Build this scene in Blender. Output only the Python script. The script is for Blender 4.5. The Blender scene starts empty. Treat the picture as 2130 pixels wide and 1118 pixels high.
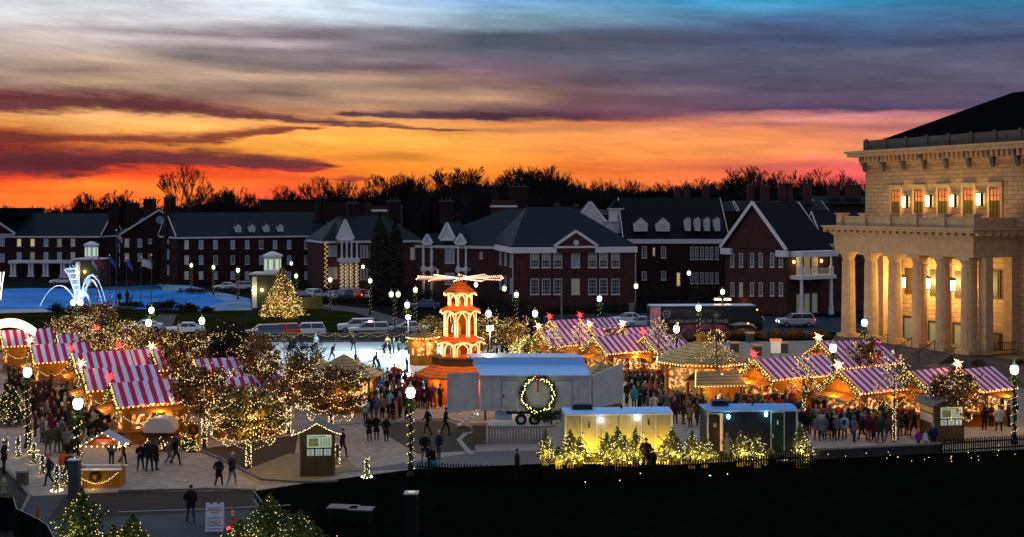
import bpy, math, random
from math import sin, cos, pi, radians, atan2, hypot, sqrt
from mathutils import Vector, Matrix
R = random.Random(7)
SC = bpy.context.scene
COL = SC.collection
# ------------------------------------------------------------------ camera
F, HZ, CX, H = 2500.0, 430.0, 1065.0, 15.5
cam = bpy.data.cameras.new('camera')
cam.sensor_width = 36.0
cam.lens = F / 2130 * 36
cam.shift_y = -(559 - HZ) / 2130
cam.clip_end = 5000
camo = bpy.data.objects.new('camera', cam)
COL.objects.link(camo)
camo.location = (0, 0, H)
camo.rotation_euler = (radians(90), 0, 0)
SC.camera = camo
SC.view_settings.view_transform = 'Standard'
SC.view_settings.look = 'None'
SC.view_settings.exposure = 0
SC.view_settings.gamma = 1
SC.render.engine = 'CYCLES'
cy = SC.cycles
cy.max_bounces = 4
cy.diffuse_bounces = 2
cy.glossy_bounces = 2
cy.transparent_max_bounces = 4
cy.sample_clamp_indirect = 1.2
cy.sample_clamp_direct = 0
cy.use_light_tree = True
cy.use_denoising = True
cy.caustics_reflective = False
cy.caustics_refractive = False
SC.render.filter_size = 1.3

def lin(c):
    def g(v):
        v /= 255.0
        return v / 12.92 if v <= .04045 else ((v + .055) / 1.055) ** 2.4
    return (g(c[0]), g(c[1]), g(c[2]), 1)

# ------------------------------------------------------------------ sky (world): dusk sky as colour columns by compass direction
SKY = [
 (0, [(0,205,215,222),(30,210,212,215),(60,175,165,165),(90,190,172,165),(120,170,150,140),(150,165,140,125),(175,150,120,105),(200,190,125,90),(226,215,140,80),(240,243,172,105),(260,225,140,65),(275,190,90,55),(300,180,60,45),(340,170,50,45),(362,215,60,40),(378,240,95,35),(400,240,115,45)]),
 (200, [(0,215,222,228),(40,205,205,208),(62,165,155,158),(75,190,180,180),(95,170,158,155),(125,195,170,145),(150,150,125,115),(170,190,160,130),(185,150,120,100),(230,245,180,118),(255,253,190,112),(275,243,160,80),(300,225,120,55),(330,190,60,45),(358,235,70,35),(385,252,130,45),(420,242,100,40)]),
 (400, [(0,220,228,235),(50,205,205,210),(70,150,140,145),(80,185,175,178),(100,130,120,122),(118,120,112,112),(140,160,140,125),(160,190,160,138),(185,140,115,100),(200,130,105,92),(225,170,110,85),(240,243,175,112),(265,253,182,95),(300,248,160,65),(320,230,110,50),(345,235,75,40),(365,245,85,38),(390,252,120,45)]),
 (600, [(0,215,228,238),(30,205,215,225),(55,150,150,155),(65,140,130,140),(78,120,105,115),(90,165,155,160),(105,120,110,115),(125,125,115,118),(145,115,100,100),(158,188,160,138),(175,150,125,108),(195,118,95,84),(215,165,132,108),(240,190,130,90),(258,235,165,90),(270,240,160,80),(290,250,172,75),(318,250,165,62),(332,225,110,50),(350,225,70,42),(372,245,105,45),(400,235,80,50)]),
 (800, [(0,165,195,220),(30,185,205,222),(50,165,175,190),(65,120,120,130),(85,135,130,138),(105,110,105,115),(125,130,120,125),(140,95,80,88),(150,125,105,105),(165,175,145,120),(180,155,130,110),(200,180,145,118),(215,150,120,100),(232,190,140,105),(250,225,160,95),(262,235,155,80),(285,250,165,70),(305,250,165,65),(325,225,138,55),(340,245,150,50),(360,245,140,45),(380,240,120,45)]),
 (1000, [(0,120,165,205),(30,130,165,190),(55,125,150,165),(70,80,88,102),(90,75,82,95),(110,95,100,112),(140,110,90,105),(160,130,100,105),(185,150,120,110),(205,190,150,120),(222,130,100,90),(235,85,60,65),(243,75,45,60),(250,200,130,80),(262,230,150,80),(272,185,122,75),(285,245,165,80),(310,250,165,75),(340,250,150,55),(365,240,130,45)]),
 (1200, [(0,95,150,190),(25,115,160,190),(45,110,140,160),(65,75,90,110),(80,80,85,100),(100,72,76,92),(125,82,85,100),(145,100,90,100),(165,95,82,92),(185,110,85,90),(205,110,80,85),(225,110,75,85),(240,90,55,75),(250,85,55,65),(256,220,135,80),(268,195,125,80),(280,240,150,80),(310,240,145,75),(330,230,130,60),(350,235,120,50)]),
 (1400, [(0,65,140,185),(20,80,140,175),(45,85,120,150),(65,75,90,115),(85,72,76,100),(105,80,82,105),(130,82,85,105),(150,80,78,98),(170,85,78,95),(190,110,95,105),(205,90,70,85),(225,105,75,90),(240,115,75,90),(250,190,110,90),(258,220,130,95),(270,225,140,90),(300,240,150,80),(330,240,140,70),(345,225,120,70),(360,235,115,60)]),
 (1600, [(0,60,150,195),(15,70,140,180),(35,75,110,150),(60,70,88,120),(80,65,72,105),(100,75,80,105),(125,85,85,110),(145,80,80,105),(170,80,75,100),(195,85,75,95),(215,90,75,95),(228,80,60,85),(235,190,120,120),(248,215,140,110),(260,160,98,100),(270,220,130,90),(290,240,145,85),(320,240,145,85),(340,225,115,80),(347,190,92,85),(360,230,100,75)]),
 (1800, [(0,50,130,175),(25,65,115,155),(50,70,100,135),(75,65,85,120),(100,75,85,110),(110,95,100,125),(130,90,90,115),(160,90,85,108),(190,90,80,103),(215,85,72,98),(230,75,62,88),(238,190,120,130),(252,220,140,120),(265,180,108,105),(278,230,140,110),(300,240,145,100),(325,240,135,100),(342,205,95,95),(355,225,90,90)]),
 (2130, [(0,50,115,155),(30,60,100,140),(55,75,95,125),(75,60,70,105),(95,80,85,115),(130,90,90,115),(170,90,85,110),(200,90,80,105),(230,80,68,92),(240,150,105,120),(300,220,130,100),(360,215,95,90)]),
]
world = bpy.data.worlds.new('World')
SC.world = world
world.use_nodes = True
nt = world.node_tree
nt.nodes.clear()
N = nt.nodes.new
def LK(a, b): nt.links.new(a, b)
def wmath(op, a, b=None, clamp=False):
    n = N('ShaderNodeMath'); n.operation = op; n.use_clamp = clamp
    for i, v in enumerate((a, b)):
        if v is None: continue
        if isinstance(v, (int, float)): n.inputs[i].default_value = v
        else: LK(v, n.inputs[i])
    return n.outputs[0]
def wmix(f, a, b, bt='MIX'):
    n = N('ShaderNodeMix'); n.data_type = 'RGBA'; n.blend_type = bt
    if isinstance(f, (int, float)): n.inputs[0].default_value = f
    else: LK(f, n.inputs[0])
    for i, v in ((6, a), (7, b)):
        if isinstance(v, tuple): n.inputs[i].default_value = v
        else: LK(v, n.inputs[i])
    return n.outputs[2]
def wrange(v, a, b, c=0., d=1., smooth=False):
    n = N('ShaderNodeMapRange'); n.clamp = True
    if smooth: n.interpolation_type = 'SMOOTHSTEP'
    LK(v, n.inputs[0])
    for i, x in enumerate((a, b, c, d)): n.inputs[i + 1].default_value = x
    return n.outputs[0]
tc = N('ShaderNodeTexCoord'); sp = N('ShaderNodeSeparateXYZ'); LK(tc.outputs['Generated'], sp.inputs[0])
X_, Y_, Z_ = sp.outputs
az = wmath('ARCTAN2', X_, Y_)
hor = wmath('SQRT', wmath('ADD', wmath('MULTIPLY', X_, X_), wmath('MULTIPLY', Y_, Y_)))
el = wmath('DIVIDE', Z_, wmath('MAXIMUM', hor, .001))
cmb = N('ShaderNodeCombineXYZ'); LK(az, cmb.inputs[0]); LK(el, cmb.inputs[1])
def wnoise(sx, sy, det, rough=.55, off=0):
    mp = N('ShaderNodeMapping'); mp.inputs['Scale'].default_value = (sx, sy, 1); mp.inputs['Location'].default_value = (off, off * .7, off)
    mp.inputs['Rotation'].default_value = (0, 0, 0)
    rot = N('ShaderNodeVectorRotate'); rot.rotation_type = 'Z_AXIS'; rot.inputs['Angle'].default_value = .05
    LK(cmb.outputs[0], rot.inputs[0]); LK(rot.outputs[0], mp.inputs[0])
    n = N('ShaderNodeTexNoise'); n.inputs['Scale'].default_value = 1; n.inputs['Detail'].default_value = det; n.inputs['Roughness'].default_value = rough
    LK(mp.outputs[0], n.inputs[0]); return n.outputs[0]
warp = wmath('MULTIPLY', wmath('SUBTRACT', wnoise(6, 26, 4, .6), .5), .007)
warp2 = wmath('MULTIPLY', wmath('SUBTRACT', wnoise(22, 150, 4, .65, 3), .5), .008)
# warps fade near the horizon so the sunset bands keep their place
elw = wmath('ADD', el, wmath('ADD', warp, warp2))
V0, V1 = -.01, .19
t = wrange(elw, V0, V1)
prev = None; pa = None
for px, stops in SKY:
    a = atan2(px - CX, F)
    n = N('ShaderNodeValToRGB'); cr = n.color_ramp
    st = sorted([(((HZ - s[0]) / F * cos(a) - V0) / (V1 - V0), lin(s[1:])) for s in stops])
    while len(cr.elements) < len(st): cr.elements.new(.5)
    for e, (p, c) in zip(cr.elements, st): e.position = 0.0
    for i, (p, c) in enumerate(st):
        cr.elements[i].position = min(1, max(0, p))
    for i, (p, c) in enumerate(st): cr.elements[i].color = c
    LK(t, n.inputs[0])
    if prev is None: prev = n.outputs[0]
    else:
        prev = wmix(wrange(az, pa, a), prev, n.outputs[0])
    pa = a
# long dark cloud bars: (column, height, half thickness) along each bar
BARS = [((88,42,55), [(-60,204,22),(200,208,20),(330,217,16),(450,232,12),(560,246,9),(680,255,6),(745,257,1)]),
 ((76,50,66), [(680,237,1),(740,238,6),(820,239,9),(1000,241,8),(1100,243,1)]),
 ((100,62,60), [(660,262,1),(740,261,4),(800,263,4),(900,270,3),(1000,273,.6)]),
 ((122,54,46), [(-60,286,14),(150,288,8),(300,290,8),(400,291,10),(450,287,12),(520,277,9),(600,271,5),(690,267,1)]),
 ((80,40,47), [(-60,333,27),(100,332,27),(170,337,27),(240,329,20),(330,326,18),(420,325,17),(480,330,18),(540,335,14),(600,340,12),(660,342,8),(720,345,1)]),
 ((140,50,50), [(555,350,1),(600,353,5),(650,352,5),(700,348,1)]),
 ((165,62,55), [(675,370,1),(730,369,5),(790,371,1)])]
rag = wmath('ADD', wmath('MULTIPLY', wmath('SUBTRACT', wnoise(16, 90, 7, .65, 21), .5), 2.6), wmath('MULTIPLY', wmath('SUBTRACT', wnoise(60, 300, 4, .6, 2), .5), .9))
for c, pts_ in BARS:
    n = N('ShaderNodeValToRGB'); cr = n.color_ramp
    while len(cr.elements) < len(pts_): cr.elements.new(.5)
    for i, (px, py, hh) in enumerate(pts_):
        a = atan2(px - CX, F); cr.elements[i].position = (a + .5) / 1.0
    for i, (px, py, hh) in enumerate(pts_):
        a = atan2(px - CX, F); cr.elements[i].color = (((HZ - py) / F * cos(a)) / .2, hh / F / .02, 1, 1)
    LK(wmath('ADD', az, .5), n.inputs[0])
    sc_ = N('ShaderNodeSeparateColor'); LK(n.outputs[0], sc_.inputs[0])
    d = wmath('ADD', rag, wmath('DIVIDE', wmath('SUBTRACT', elw, wmath('MULTIPLY', sc_.outputs[0], .2)), wmath('MULTIPLY', sc_.outputs[1], .02)))
    m1 = wrange(d, 1.9, .1, smooth=True); m2 = wrange(d, -1.5, -.5, smooth=True)
    e0 = wrange(az, atan2(pts_[0][0] - CX, F) - .001, atan2(pts_[0][0] - CX, F) + .012); e1 = wrange(az, atan2(pts_[-1][0] - CX, F), atan2(pts_[-1][0] - CX, F) - .012)
    m_ = wmath('MULTIPLY', wmath('MULTIPLY', m1, m2), wmath('MULTIPLY', e0, e1))
    prev = wmix(wmath('MULTIPLY', m_, .93), prev, lin(c))
# fine streaks of high thin cloud
st1 = wrange(wnoise(9, 75, 10, .68, 11), .34, .66, .80, 1.20)
st0 = wrange(wnoise(4.5, 42, 5, .55, 31), .35, .65, .84, 1.15)
st2 = wrange(wnoise(34, 190, 7, .72, 5), .3, .7, .93, 1.07)
cc = N('ShaderNodeCombineXYZ'); s12 = wmath('MULTIPLY', wmath('MULTIPLY', st1, st0), st2)
for i in range(3): LK(s12, cc.inputs[i])
front = wmix(1.0, prev, cc.outputs[0], 'MULTIPLY')
# the rest of the dome: dusk blue overhead, darker behind
front = wmix(1.0, front, (1.16, 1.13, 1.12, 1), 'MULTIPLY')
over = wmix(wrange(el, .17, .9, smooth=True), front, (.54, .62, .84, 1))
sky = N('ShaderNodeTexSky'); sky.sky_type = 'NISHITA'; sky.sun_disc = False
sky.sun_elevation = radians(1.0); sky.sun_rotation = radians(-8)
nish = wmix(1.0, sky.outputs[0], (.05, .05, .05, 1), 'MULTIPLY')
back = wmix(.12, (.30, .34, .48, 1), nish)
aabs = wmath('ABSOLUTE', az)
full = wmix(wrange(aabs, .55, 1.9, smooth=True), over, back)
below = wmix(wrange(el, -.03, -.005), (.01, .01, .012, 1), full)
bg = N('ShaderNodeBackground'); LK(below, bg.inputs[0]); bg.inputs[1].default_value = 1.0
out = N('ShaderNodeOutputWorld'); LK(bg.outputs[0], out.inputs[0])
world.cycles.sampling_method = 'MANUAL'; world.cycles.sample_map_resolution = 512

# ------------------------------------------------------------------ placing
def G(px, py):                      # point of the ground seen at this pixel of the photograph
    Y = F * H / (py - HZ)
    return ((px - CX) * Y / F, Y)
def XA(px, Y): return (px - CX) * Y / F
def ZA(py, Y): return H - (py - HZ) * Y / F
def YG(py): return F * H / (py - HZ)

# ------------------------------------------------------------------ materials
MATS = {}
def mat(name, col, rough=.8, emit=None, es=1.0, noise=0.0, nscale=3.0, metal=0.0, spec=.3, sample=False, bump=0):
    if name in MATS: return MATS[name]
    m = bpy.data.materials.new(name); m.use_nodes = True
    t = m.node_tree; b = t.nodes['Principled BSDF']
    b.inputs['Base Color'].default_value = (*col, 1)
    b.inputs['Roughness'].default_value = rough
    b.inputs['Metallic'].default_value = metal
    b.inputs['Specular IOR Level'].default_value = spec
    if noise:
        tc = t.nodes.new('ShaderNodeTexCoord'); n = t.nodes.new('ShaderNodeTexNoise')
        n.inputs['Scale'].default_value = nscale; n.inputs['Detail'].default_value = 5
        t.links.new(tc.outputs['Object'], n.inputs['Vector'])
        r = t.nodes.new('ShaderNodeMapRange'); r.inputs[1].default_value = .3; r.inputs[2].default_value = .7
        r.inputs[3].default_value = 1 - noise; r.inputs[4].default_value = 1 + noise
        t.links.new(n.outputs[0], r.inputs[0])
        h = t.nodes.new('ShaderNodeMix'); h.data_type = 'RGBA'; h.blend_type = 'MULTIPLY'; h.inputs[0].default_value = 1
        h.inputs[6].default_value = (*col, 1)
        cb = t.nodes.new('ShaderNodeCombineXYZ')
        for i in range(3): t.links.new(r.outputs[0], cb.inputs[i])
        t.links.new(cb.outputs[0], h.inputs[7]); t.links.new(h.outputs[2], b.inputs['Base Color'])
    if emit:
        b.inputs['Emission Color'].default_value = (*emit, 1)
        b.inputs['Emission Strength'].default_value = es
        m.cycles.emission_sampling = 'FRONT' if sample else 'NONE'
    MATS[name] = m
    return m
def pattern(name, kind, c1, c2, rough=.8, scale=1.0, axis=0, extra=.15):
    """kind: stripes (along an axis), brick, planks, shingle"""
    if name in MATS: return MATS[name]
    m = bpy.data.materials.new(name); m.use_nodes = True
    t = m.node_tree; b = t.nodes['Principled BSDF']; b.inputs['Roughness'].default_value = rough
    b.inputs['Specular IOR Level'].default_value = .08
    tc = t.nodes.new('ShaderNodeTexCoord')
    sp = t.nodes.new('ShaderNodeSeparateXYZ'); t.links.new(tc.outputs['Object'], sp.inputs[0])
    def mth(op, a, bb=None):
        n = t.nodes.new('ShaderNodeMath'); n.operation = op
        for i, v in enumerate((a, bb)):
            if v is None: continue
            if isinstance(v, (int, float)): n.inputs[i].default_value = v
            else: t.links.new(v, n.inputs[i])
        return n.outputs[0]
    def mx(f, a, c, bt='MIX'):
        n = t.nodes.new('ShaderNodeMix'); n.data_type = 'RGBA'; n.blend_type = bt
        if isinstance(f, (int, float)): n.inputs[0].default_value = f
        else: t.links.new(f, n.inputs[0])
        for i, v in ((6, a), (7, c)):
            if isinstance(v, tuple): n.inputs[i].default_value = (*v, 1)
            else: t.links.new(v, n.inputs[i])
        return n.outputs[2]
    if kind == 'stripes':
        fr = mth('FRACT', mth('MULTIPLY', sp.outputs[axis], 1 / scale))
        f = mth('GREATER_THAN', fr, .5)
        c = mx(f, c1, c2)
    elif kind in ('brick', 'paver'):
        cb = t.nodes.new('ShaderNodeCombineXYZ')
        if kind == 'brick':
            t.links.new(mth('ADD', sp.outputs[0], sp.outputs[1]), cb.inputs[0]); t.links.new(sp.outputs[2], cb.inputs[1])
        else:
            t.links.new(sp.outputs[0], cb.inputs[0]); t.links.new(sp.outputs[1], cb.inputs[1])
        br = t.nodes.new('ShaderNodeTexBrick'); t.links.new(cb.outputs[0], br.inputs['Vector'])
        br.inputs['Color1'].default_value = (*c1, 1); br.inputs['Color2'].default_value = (*[v * .75 for v in c1], 1)
        br.inputs['Mortar'].default_value = (*c2, 1); br.inputs['Scale'].default_value = 1
        br.inputs['Brick Width'].default_value = .24 * scale; br.inputs['Row Height'].default_value = .085 * scale
        br.inputs['Mortar Size'].default_value = .012 * scale
        c = br.outputs[0]
    elif kind == 'planks':
        fr = mth('FRACT', mth('MULTIPLY', sp.outputs[axis], 1 / scale))
        c = mx(mth('LESS_THAN', fr, .1), c1, c2)
    else:
        fr = mth('FRACT', mth('MULTIPLY', sp.outputs[2], 1 / scale))
        c = mx(mth('LESS_THAN', fr, .22), c1, c2)
    n = t.nodes.new('ShaderNodeTexNoise'); n.inputs['Scale'].default_value = 1.7; n.inputs['Detail'].default_value = 6
    n.inputs['Roughness'].default_value = .65
    t.links.new(tc.outputs['Object'], n.inputs['Vector'])
    r = t.nodes.new('ShaderNodeMapRange'); r.inputs[1].default_value = .3; r.inputs[2].default_value = .7
    r.inputs[3].default_value = 1 - extra; r.inputs[4].default_value = 1 + extra
    t.links.new(n.outputs[0], r.inputs[0])
    cb = t.nodes.new('ShaderNodeCombineXYZ')
    for i in range(3): t.links.new(r.outputs[0], cb.inputs[i])
    t.links.new(mx(1.0, c, cb.outputs[0], 'MULTIPLY'), b.inputs['Base Color'])
    MATS[name] = m
    return m

# ------------------------------------------------------------------ mesh builder
class MB:
    def __init__(s): s.v = []; s.f = []; s.m = []
    def add(s, vs, fs, m=0):
        o = len(s.v); s.v.extend(vs); s.f.extend([tuple(i + o for i in f) for f in fs]); s.m.extend([m] * len(fs)); return s
    def box(s, x0, x1, y0, y1, z0, z1, m=0):
        v = [(x, y, z) for z in (z0, z1) for y in (y0, y1) for x in (x0, x1)]
        return s.add(v, [(0, 2, 3, 1), (4, 5, 7, 6), (0, 1, 5, 4), (2, 6, 7, 3), (0, 4, 6, 2), (1, 3, 7, 5)], m)
    def bar(s, p, q, w, h=None, m=0):          # square bar between points
        h = h or w
        p = Vector(p); q = Vector(q); d = (q - p).normalized()
        u = d.cross(Vector((0, 0, 1)))
        if u.length < .01: u = Vector((1, 0, 0))
        u.normalize(); n = u.cross(d)
        vs = [tuple(c + u * (a * w / 2) + n * (b * h / 2)) for c in (p, q) for a, b in ((-1, -1), (1, -1), (1, 1), (-1, 1))]
        return s.add(vs, [(0, 1, 2, 3), (7, 6, 5, 4), (0, 4, 5, 1), (1, 5, 6, 2), (2, 6, 7, 3), (3, 7, 4, 0)], m)
    def tube(s, pts, rs, n=6, m=0, cap=True):
        pts = [Vector(p) for p in pts]; k = len(pts)
        if isinstance(rs, (int, float)): rs = [rs] * k
        vs = []; ref = Vector((.31, .95, .1)).normalized()
        for i, p in enumerate(pts):
            d = (pts[min(i + 1, k - 1)] - pts[max(i - 1, 0)])
            if d.length < 1e-6: d = Vector((0, 0, 1))
            d.normalize()
            u = d.cross(ref)
            if u.length < .1: u = d.cross(Vector((1, 0, 0)))
            u.normalize(); w = d.cross(u)
            r = rs[i]
            rx, ry = r if isinstance(r, tuple) else (r, r)
            for j in range(n):
                a = 2 * pi * j / n
                vs.append(tuple(p + u * (cos(a) * rx) + w * (sin(a) * ry)))
        fs = [(i * n + j, i * n + (j + 1) % n, (i + 1) * n + (j + 1) % n, (i + 1) * n + j) for i in range(k - 1) for j in range(n)]
        if cap: fs += [tuple(range(n - 1, -1, -1)), tuple((k - 1) * n + j for j in range(n))]
        return s.add(vs, fs, m)
    def lathe(s, prof, n=12, c=(0, 0, 0), m=0, sx=1, sy=1, ph=0):
        vs = [(c[0] + r * sx * cos(ph + 2 * pi * j / n), c[1] + r * sy * sin(ph + 2 * pi * j / n), c[2] + z) for r, z in prof for j in range(n)]
        k = len(prof)
        fs = [(i * n + j, i * n + (j + 1) % n, (i + 1) * n + (j + 1) % n, (i + 1) * n + j) for i in range(k - 1) for j in range(n)]
        fs += [tuple(range(n - 1, -1, -1)), tuple((k - 1) * n + j for j in range(n))]
        return s.add(vs, fs, m)
    def prism(s, poly, a, b, axis='y', m=0):   # poly in the other two axes, extruded from a to b
        def P(u, v, w): return (u, w, v) if axis == 'y' else ((w, u, v) if axis == 'x' else (u, v, w))
        n = len(poly)
        vs = [P(u, v, a) for u, v in poly] + [P(u, v, b) for u, v in poly]
        fs = [tuple(range(n)), tuple(range(2 * n - 1, n - 1, -1))] + [(i, (i + 1) % n, n + (i + 1) % n, n + i) for i in range(n)]
        return s.add(vs, fs, m)
    def octa(s, p, r, m=0):
        x, y, z = p
        return s.add([(x + r, y, z), (x - r, y, z), (x, y + r, z), (x, y - r, z), (x, y, z + r), (x, y, z - r)],
                     [(0, 2, 4), (2, 1, 4), (1, 3, 4), (3, 0, 4), (2, 0, 5), (1, 2, 5), (3, 1, 5), (0, 3, 5)], m)
    def card(s, p, r, m=0, rnd=None):          # a small bent leaf at p
        rnd = rnd or R
        a = rnd.uniform(0, 2 * pi); b = rnd.uniform(-1, 1); c = sqrt(1 - b * b)
        u = Vector((cos(a) * c, sin(a) * c, b)); w = u.cross(Vector((rnd.uniform(-1, 1), rnd.uniform(-1, 1), rnd.uniform(-1, 1))))
        if w.length < .05: w = u.orthogonal()
        w.normalize(); n = u.cross(w) * (.25 * r); p = Vector(p)
        return s.add([tuple(p - u * r), tuple(p + w * r * .6 + n), tuple(p + u * r), tuple(p - w * r * .6 + n)], [(0, 1, 2), (0, 2, 3)], m)
    def slab(s, quad, th, m=0):                # thick panel: quad of 4 points, thickness along its normal (downwards)
        q = [Vector(p) for p in quad]; n = (q[1] - q[0]).cross(q[3] - q[0]).normalized()
        if n.z > 0: n = -n
        vs = [tuple(p) for p in q] + [tuple(p + n * th) for p in q]
        return s.add(vs, [(0, 1, 2, 3), (7, 6, 5, 4), (0, 4, 5, 1), (1, 5, 6, 2), (2, 6, 7, 3), (3, 7, 4, 0)], m)
    def mesh(s, name, mats, smooth=False):
        me = bpy.data.meshes.new(name)
        me.from_pydata(s.v, [], s.f)
        for mm in (mats if isinstance(mats, (list, tuple)) else [mats]): me.materials.append(mm)
        if len(me.polygons):
            me.polygons.foreach_set('material_index', s.m)
            if smooth: me.polygons.foreach_set('use_smooth', [True] * len(me.polygons))
        me.update()
        return me
    def build(s, name, mats, parent=None, smooth=False, loc=None, rz=0):
        return link(name, s.mesh(name, mats, smooth), parent, loc, rz)
def link(name, data, parent=None, loc=None, rz=0):
    o = bpy.data.objects.new(name, data); COL.objects.link(o)
    if parent: o.parent = parent
    if loc: o.location = loc
    if rz: o.rotation_euler = (0, 0, rz)
    return o
def tag(o, label=None, cat=None, group=None, kind=None):
    if label: o['label'] = label
    if cat: o['category'] = cat
    if group: o['group'] = group
    if kind: o['kind'] = kind
    return o
def thing(name, loc, label, cat, group=None, rz=0):
    return tag(link(name, None, None, loc, rz), label, cat, group)
def copy_tree(o, parent=None, name=None):
    c = o.copy(); COL.objects.link(c); c.parent = parent
    for ch in list(o.children): copy_tree(ch, c)
    return c
def lamp(name, loc, power, col=(1, .6, .25), r=.05, parent=None, kind='POINT', spot=None, target=None):
    l = bpy.data.lights.new(name, kind); l.energy = power; l.color = col; l.shadow_soft_size = r
    o = bpy.data.objects.new(name, l); COL.objects.link(o); o.location = loc
    if parent: o.parent = parent
    if kind == 'SPOT':
        l.spot_size = spot or 1.5; l.spot_blend = 1
    if target:
        o.rotation_euler = (Vector(target) - Vector(loc)).to_track_quat('-Z', 'Y').to_euler()
    return o
def text_mesh(s, size, extrude=.004):
    cu = bpy.data.curves.new('lettering', 'FONT'); cu.body = s; cu.size = size; cu.align_x = 'CENTER'; cu.align_y = 'CENTER'; cu.extrude = extrude
    cu.resolution_u = 3
    o = bpy.data.objects.new('tmp', cu); COL.objects.link(o)
    dg = bpy.context.evaluated_depsgraph_get(); dg.update()
    me = bpy.data.meshes.new_from_object(o.evaluated_get(dg)); me.name = 'lettering'
    bpy.data.objects.remove(o); bpy.data.curves.remove(cu)
    return me
def text(s, size, m, parent, loc, rx=pi / 2, rz=0, label=None):
    me = text_mesh(s, size); me.materials.clear(); me.materials.append(m)
    o = link('lettering', me, parent, loc); o.rotation_euler = (rx, 0, rz)
    if label: o['label'] = label
    return o
def line_pts(a, b, step, sag=0, jit=0):
    a = Vector(a); b = Vector(b); n = max(1, int((b - a).length / step)); out = []
    for i in range(n + 1):
        t = i / n; p = a.lerp(b, t); p.z -= sag * 4 * t * (1 - t)
        if jit: p += Vector((R.uniform(-jit, jit), R.uniform(-jit, jit), R.uniform(-jit, jit)))
        out.append(p)
    return out
def bulbs(mb, pts, r=.04, m=0):
    for p in pts: mb.octa(p, r, m)

def shop_mat():
    m = mat('lit_stall_interior', (.4, .2, .05), .6, emit=(1, .5, .1), es=1.0)
    t = m.node_tree; b = t.nodes['Principled BSDF']; tc = t.nodes.new('ShaderNodeTexCoord'); v = t.nodes.new('ShaderNodeTexVoronoi'); v.inputs['Scale'].default_value = 4.2
    mp = t.nodes.new('ShaderNodeMapping'); mp.inputs['Scale'].default_value = (1, 1, 1.3)
    t.links.new(tc.outputs['Object'], mp.inputs[0]); t.links.new(mp.outputs[0], v.inputs['Vector'])
    sp = t.nodes.new('ShaderNodeSeparateColor'); t.links.new(v.outputs['Color'], sp.inputs[0])
    r = t.nodes.new('ShaderNodeValToRGB'); cr = r.color_ramp; cr.interpolation = 'CONSTANT'
    for i, (q, c) in enumerate([(0, (.10, .03, .004, 1)), (.3, (.9, .38, .06, 1)), (.5, (1.0, .75, .35, 1)), (.62, (.45, .06, .02, 1)), (.72, (.95, .55, .15, 1)), (.86, (.06, .05, .02, 1))]):
        e = cr.elements[i] if i < 2 else cr.elements.new(q)
        e.position = q; e.color = c
    t.links.new(sp.outputs[0], r.inputs[0]); t.links.new(r.outputs[0], b.inputs['Emission Color'])
    return m
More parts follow.
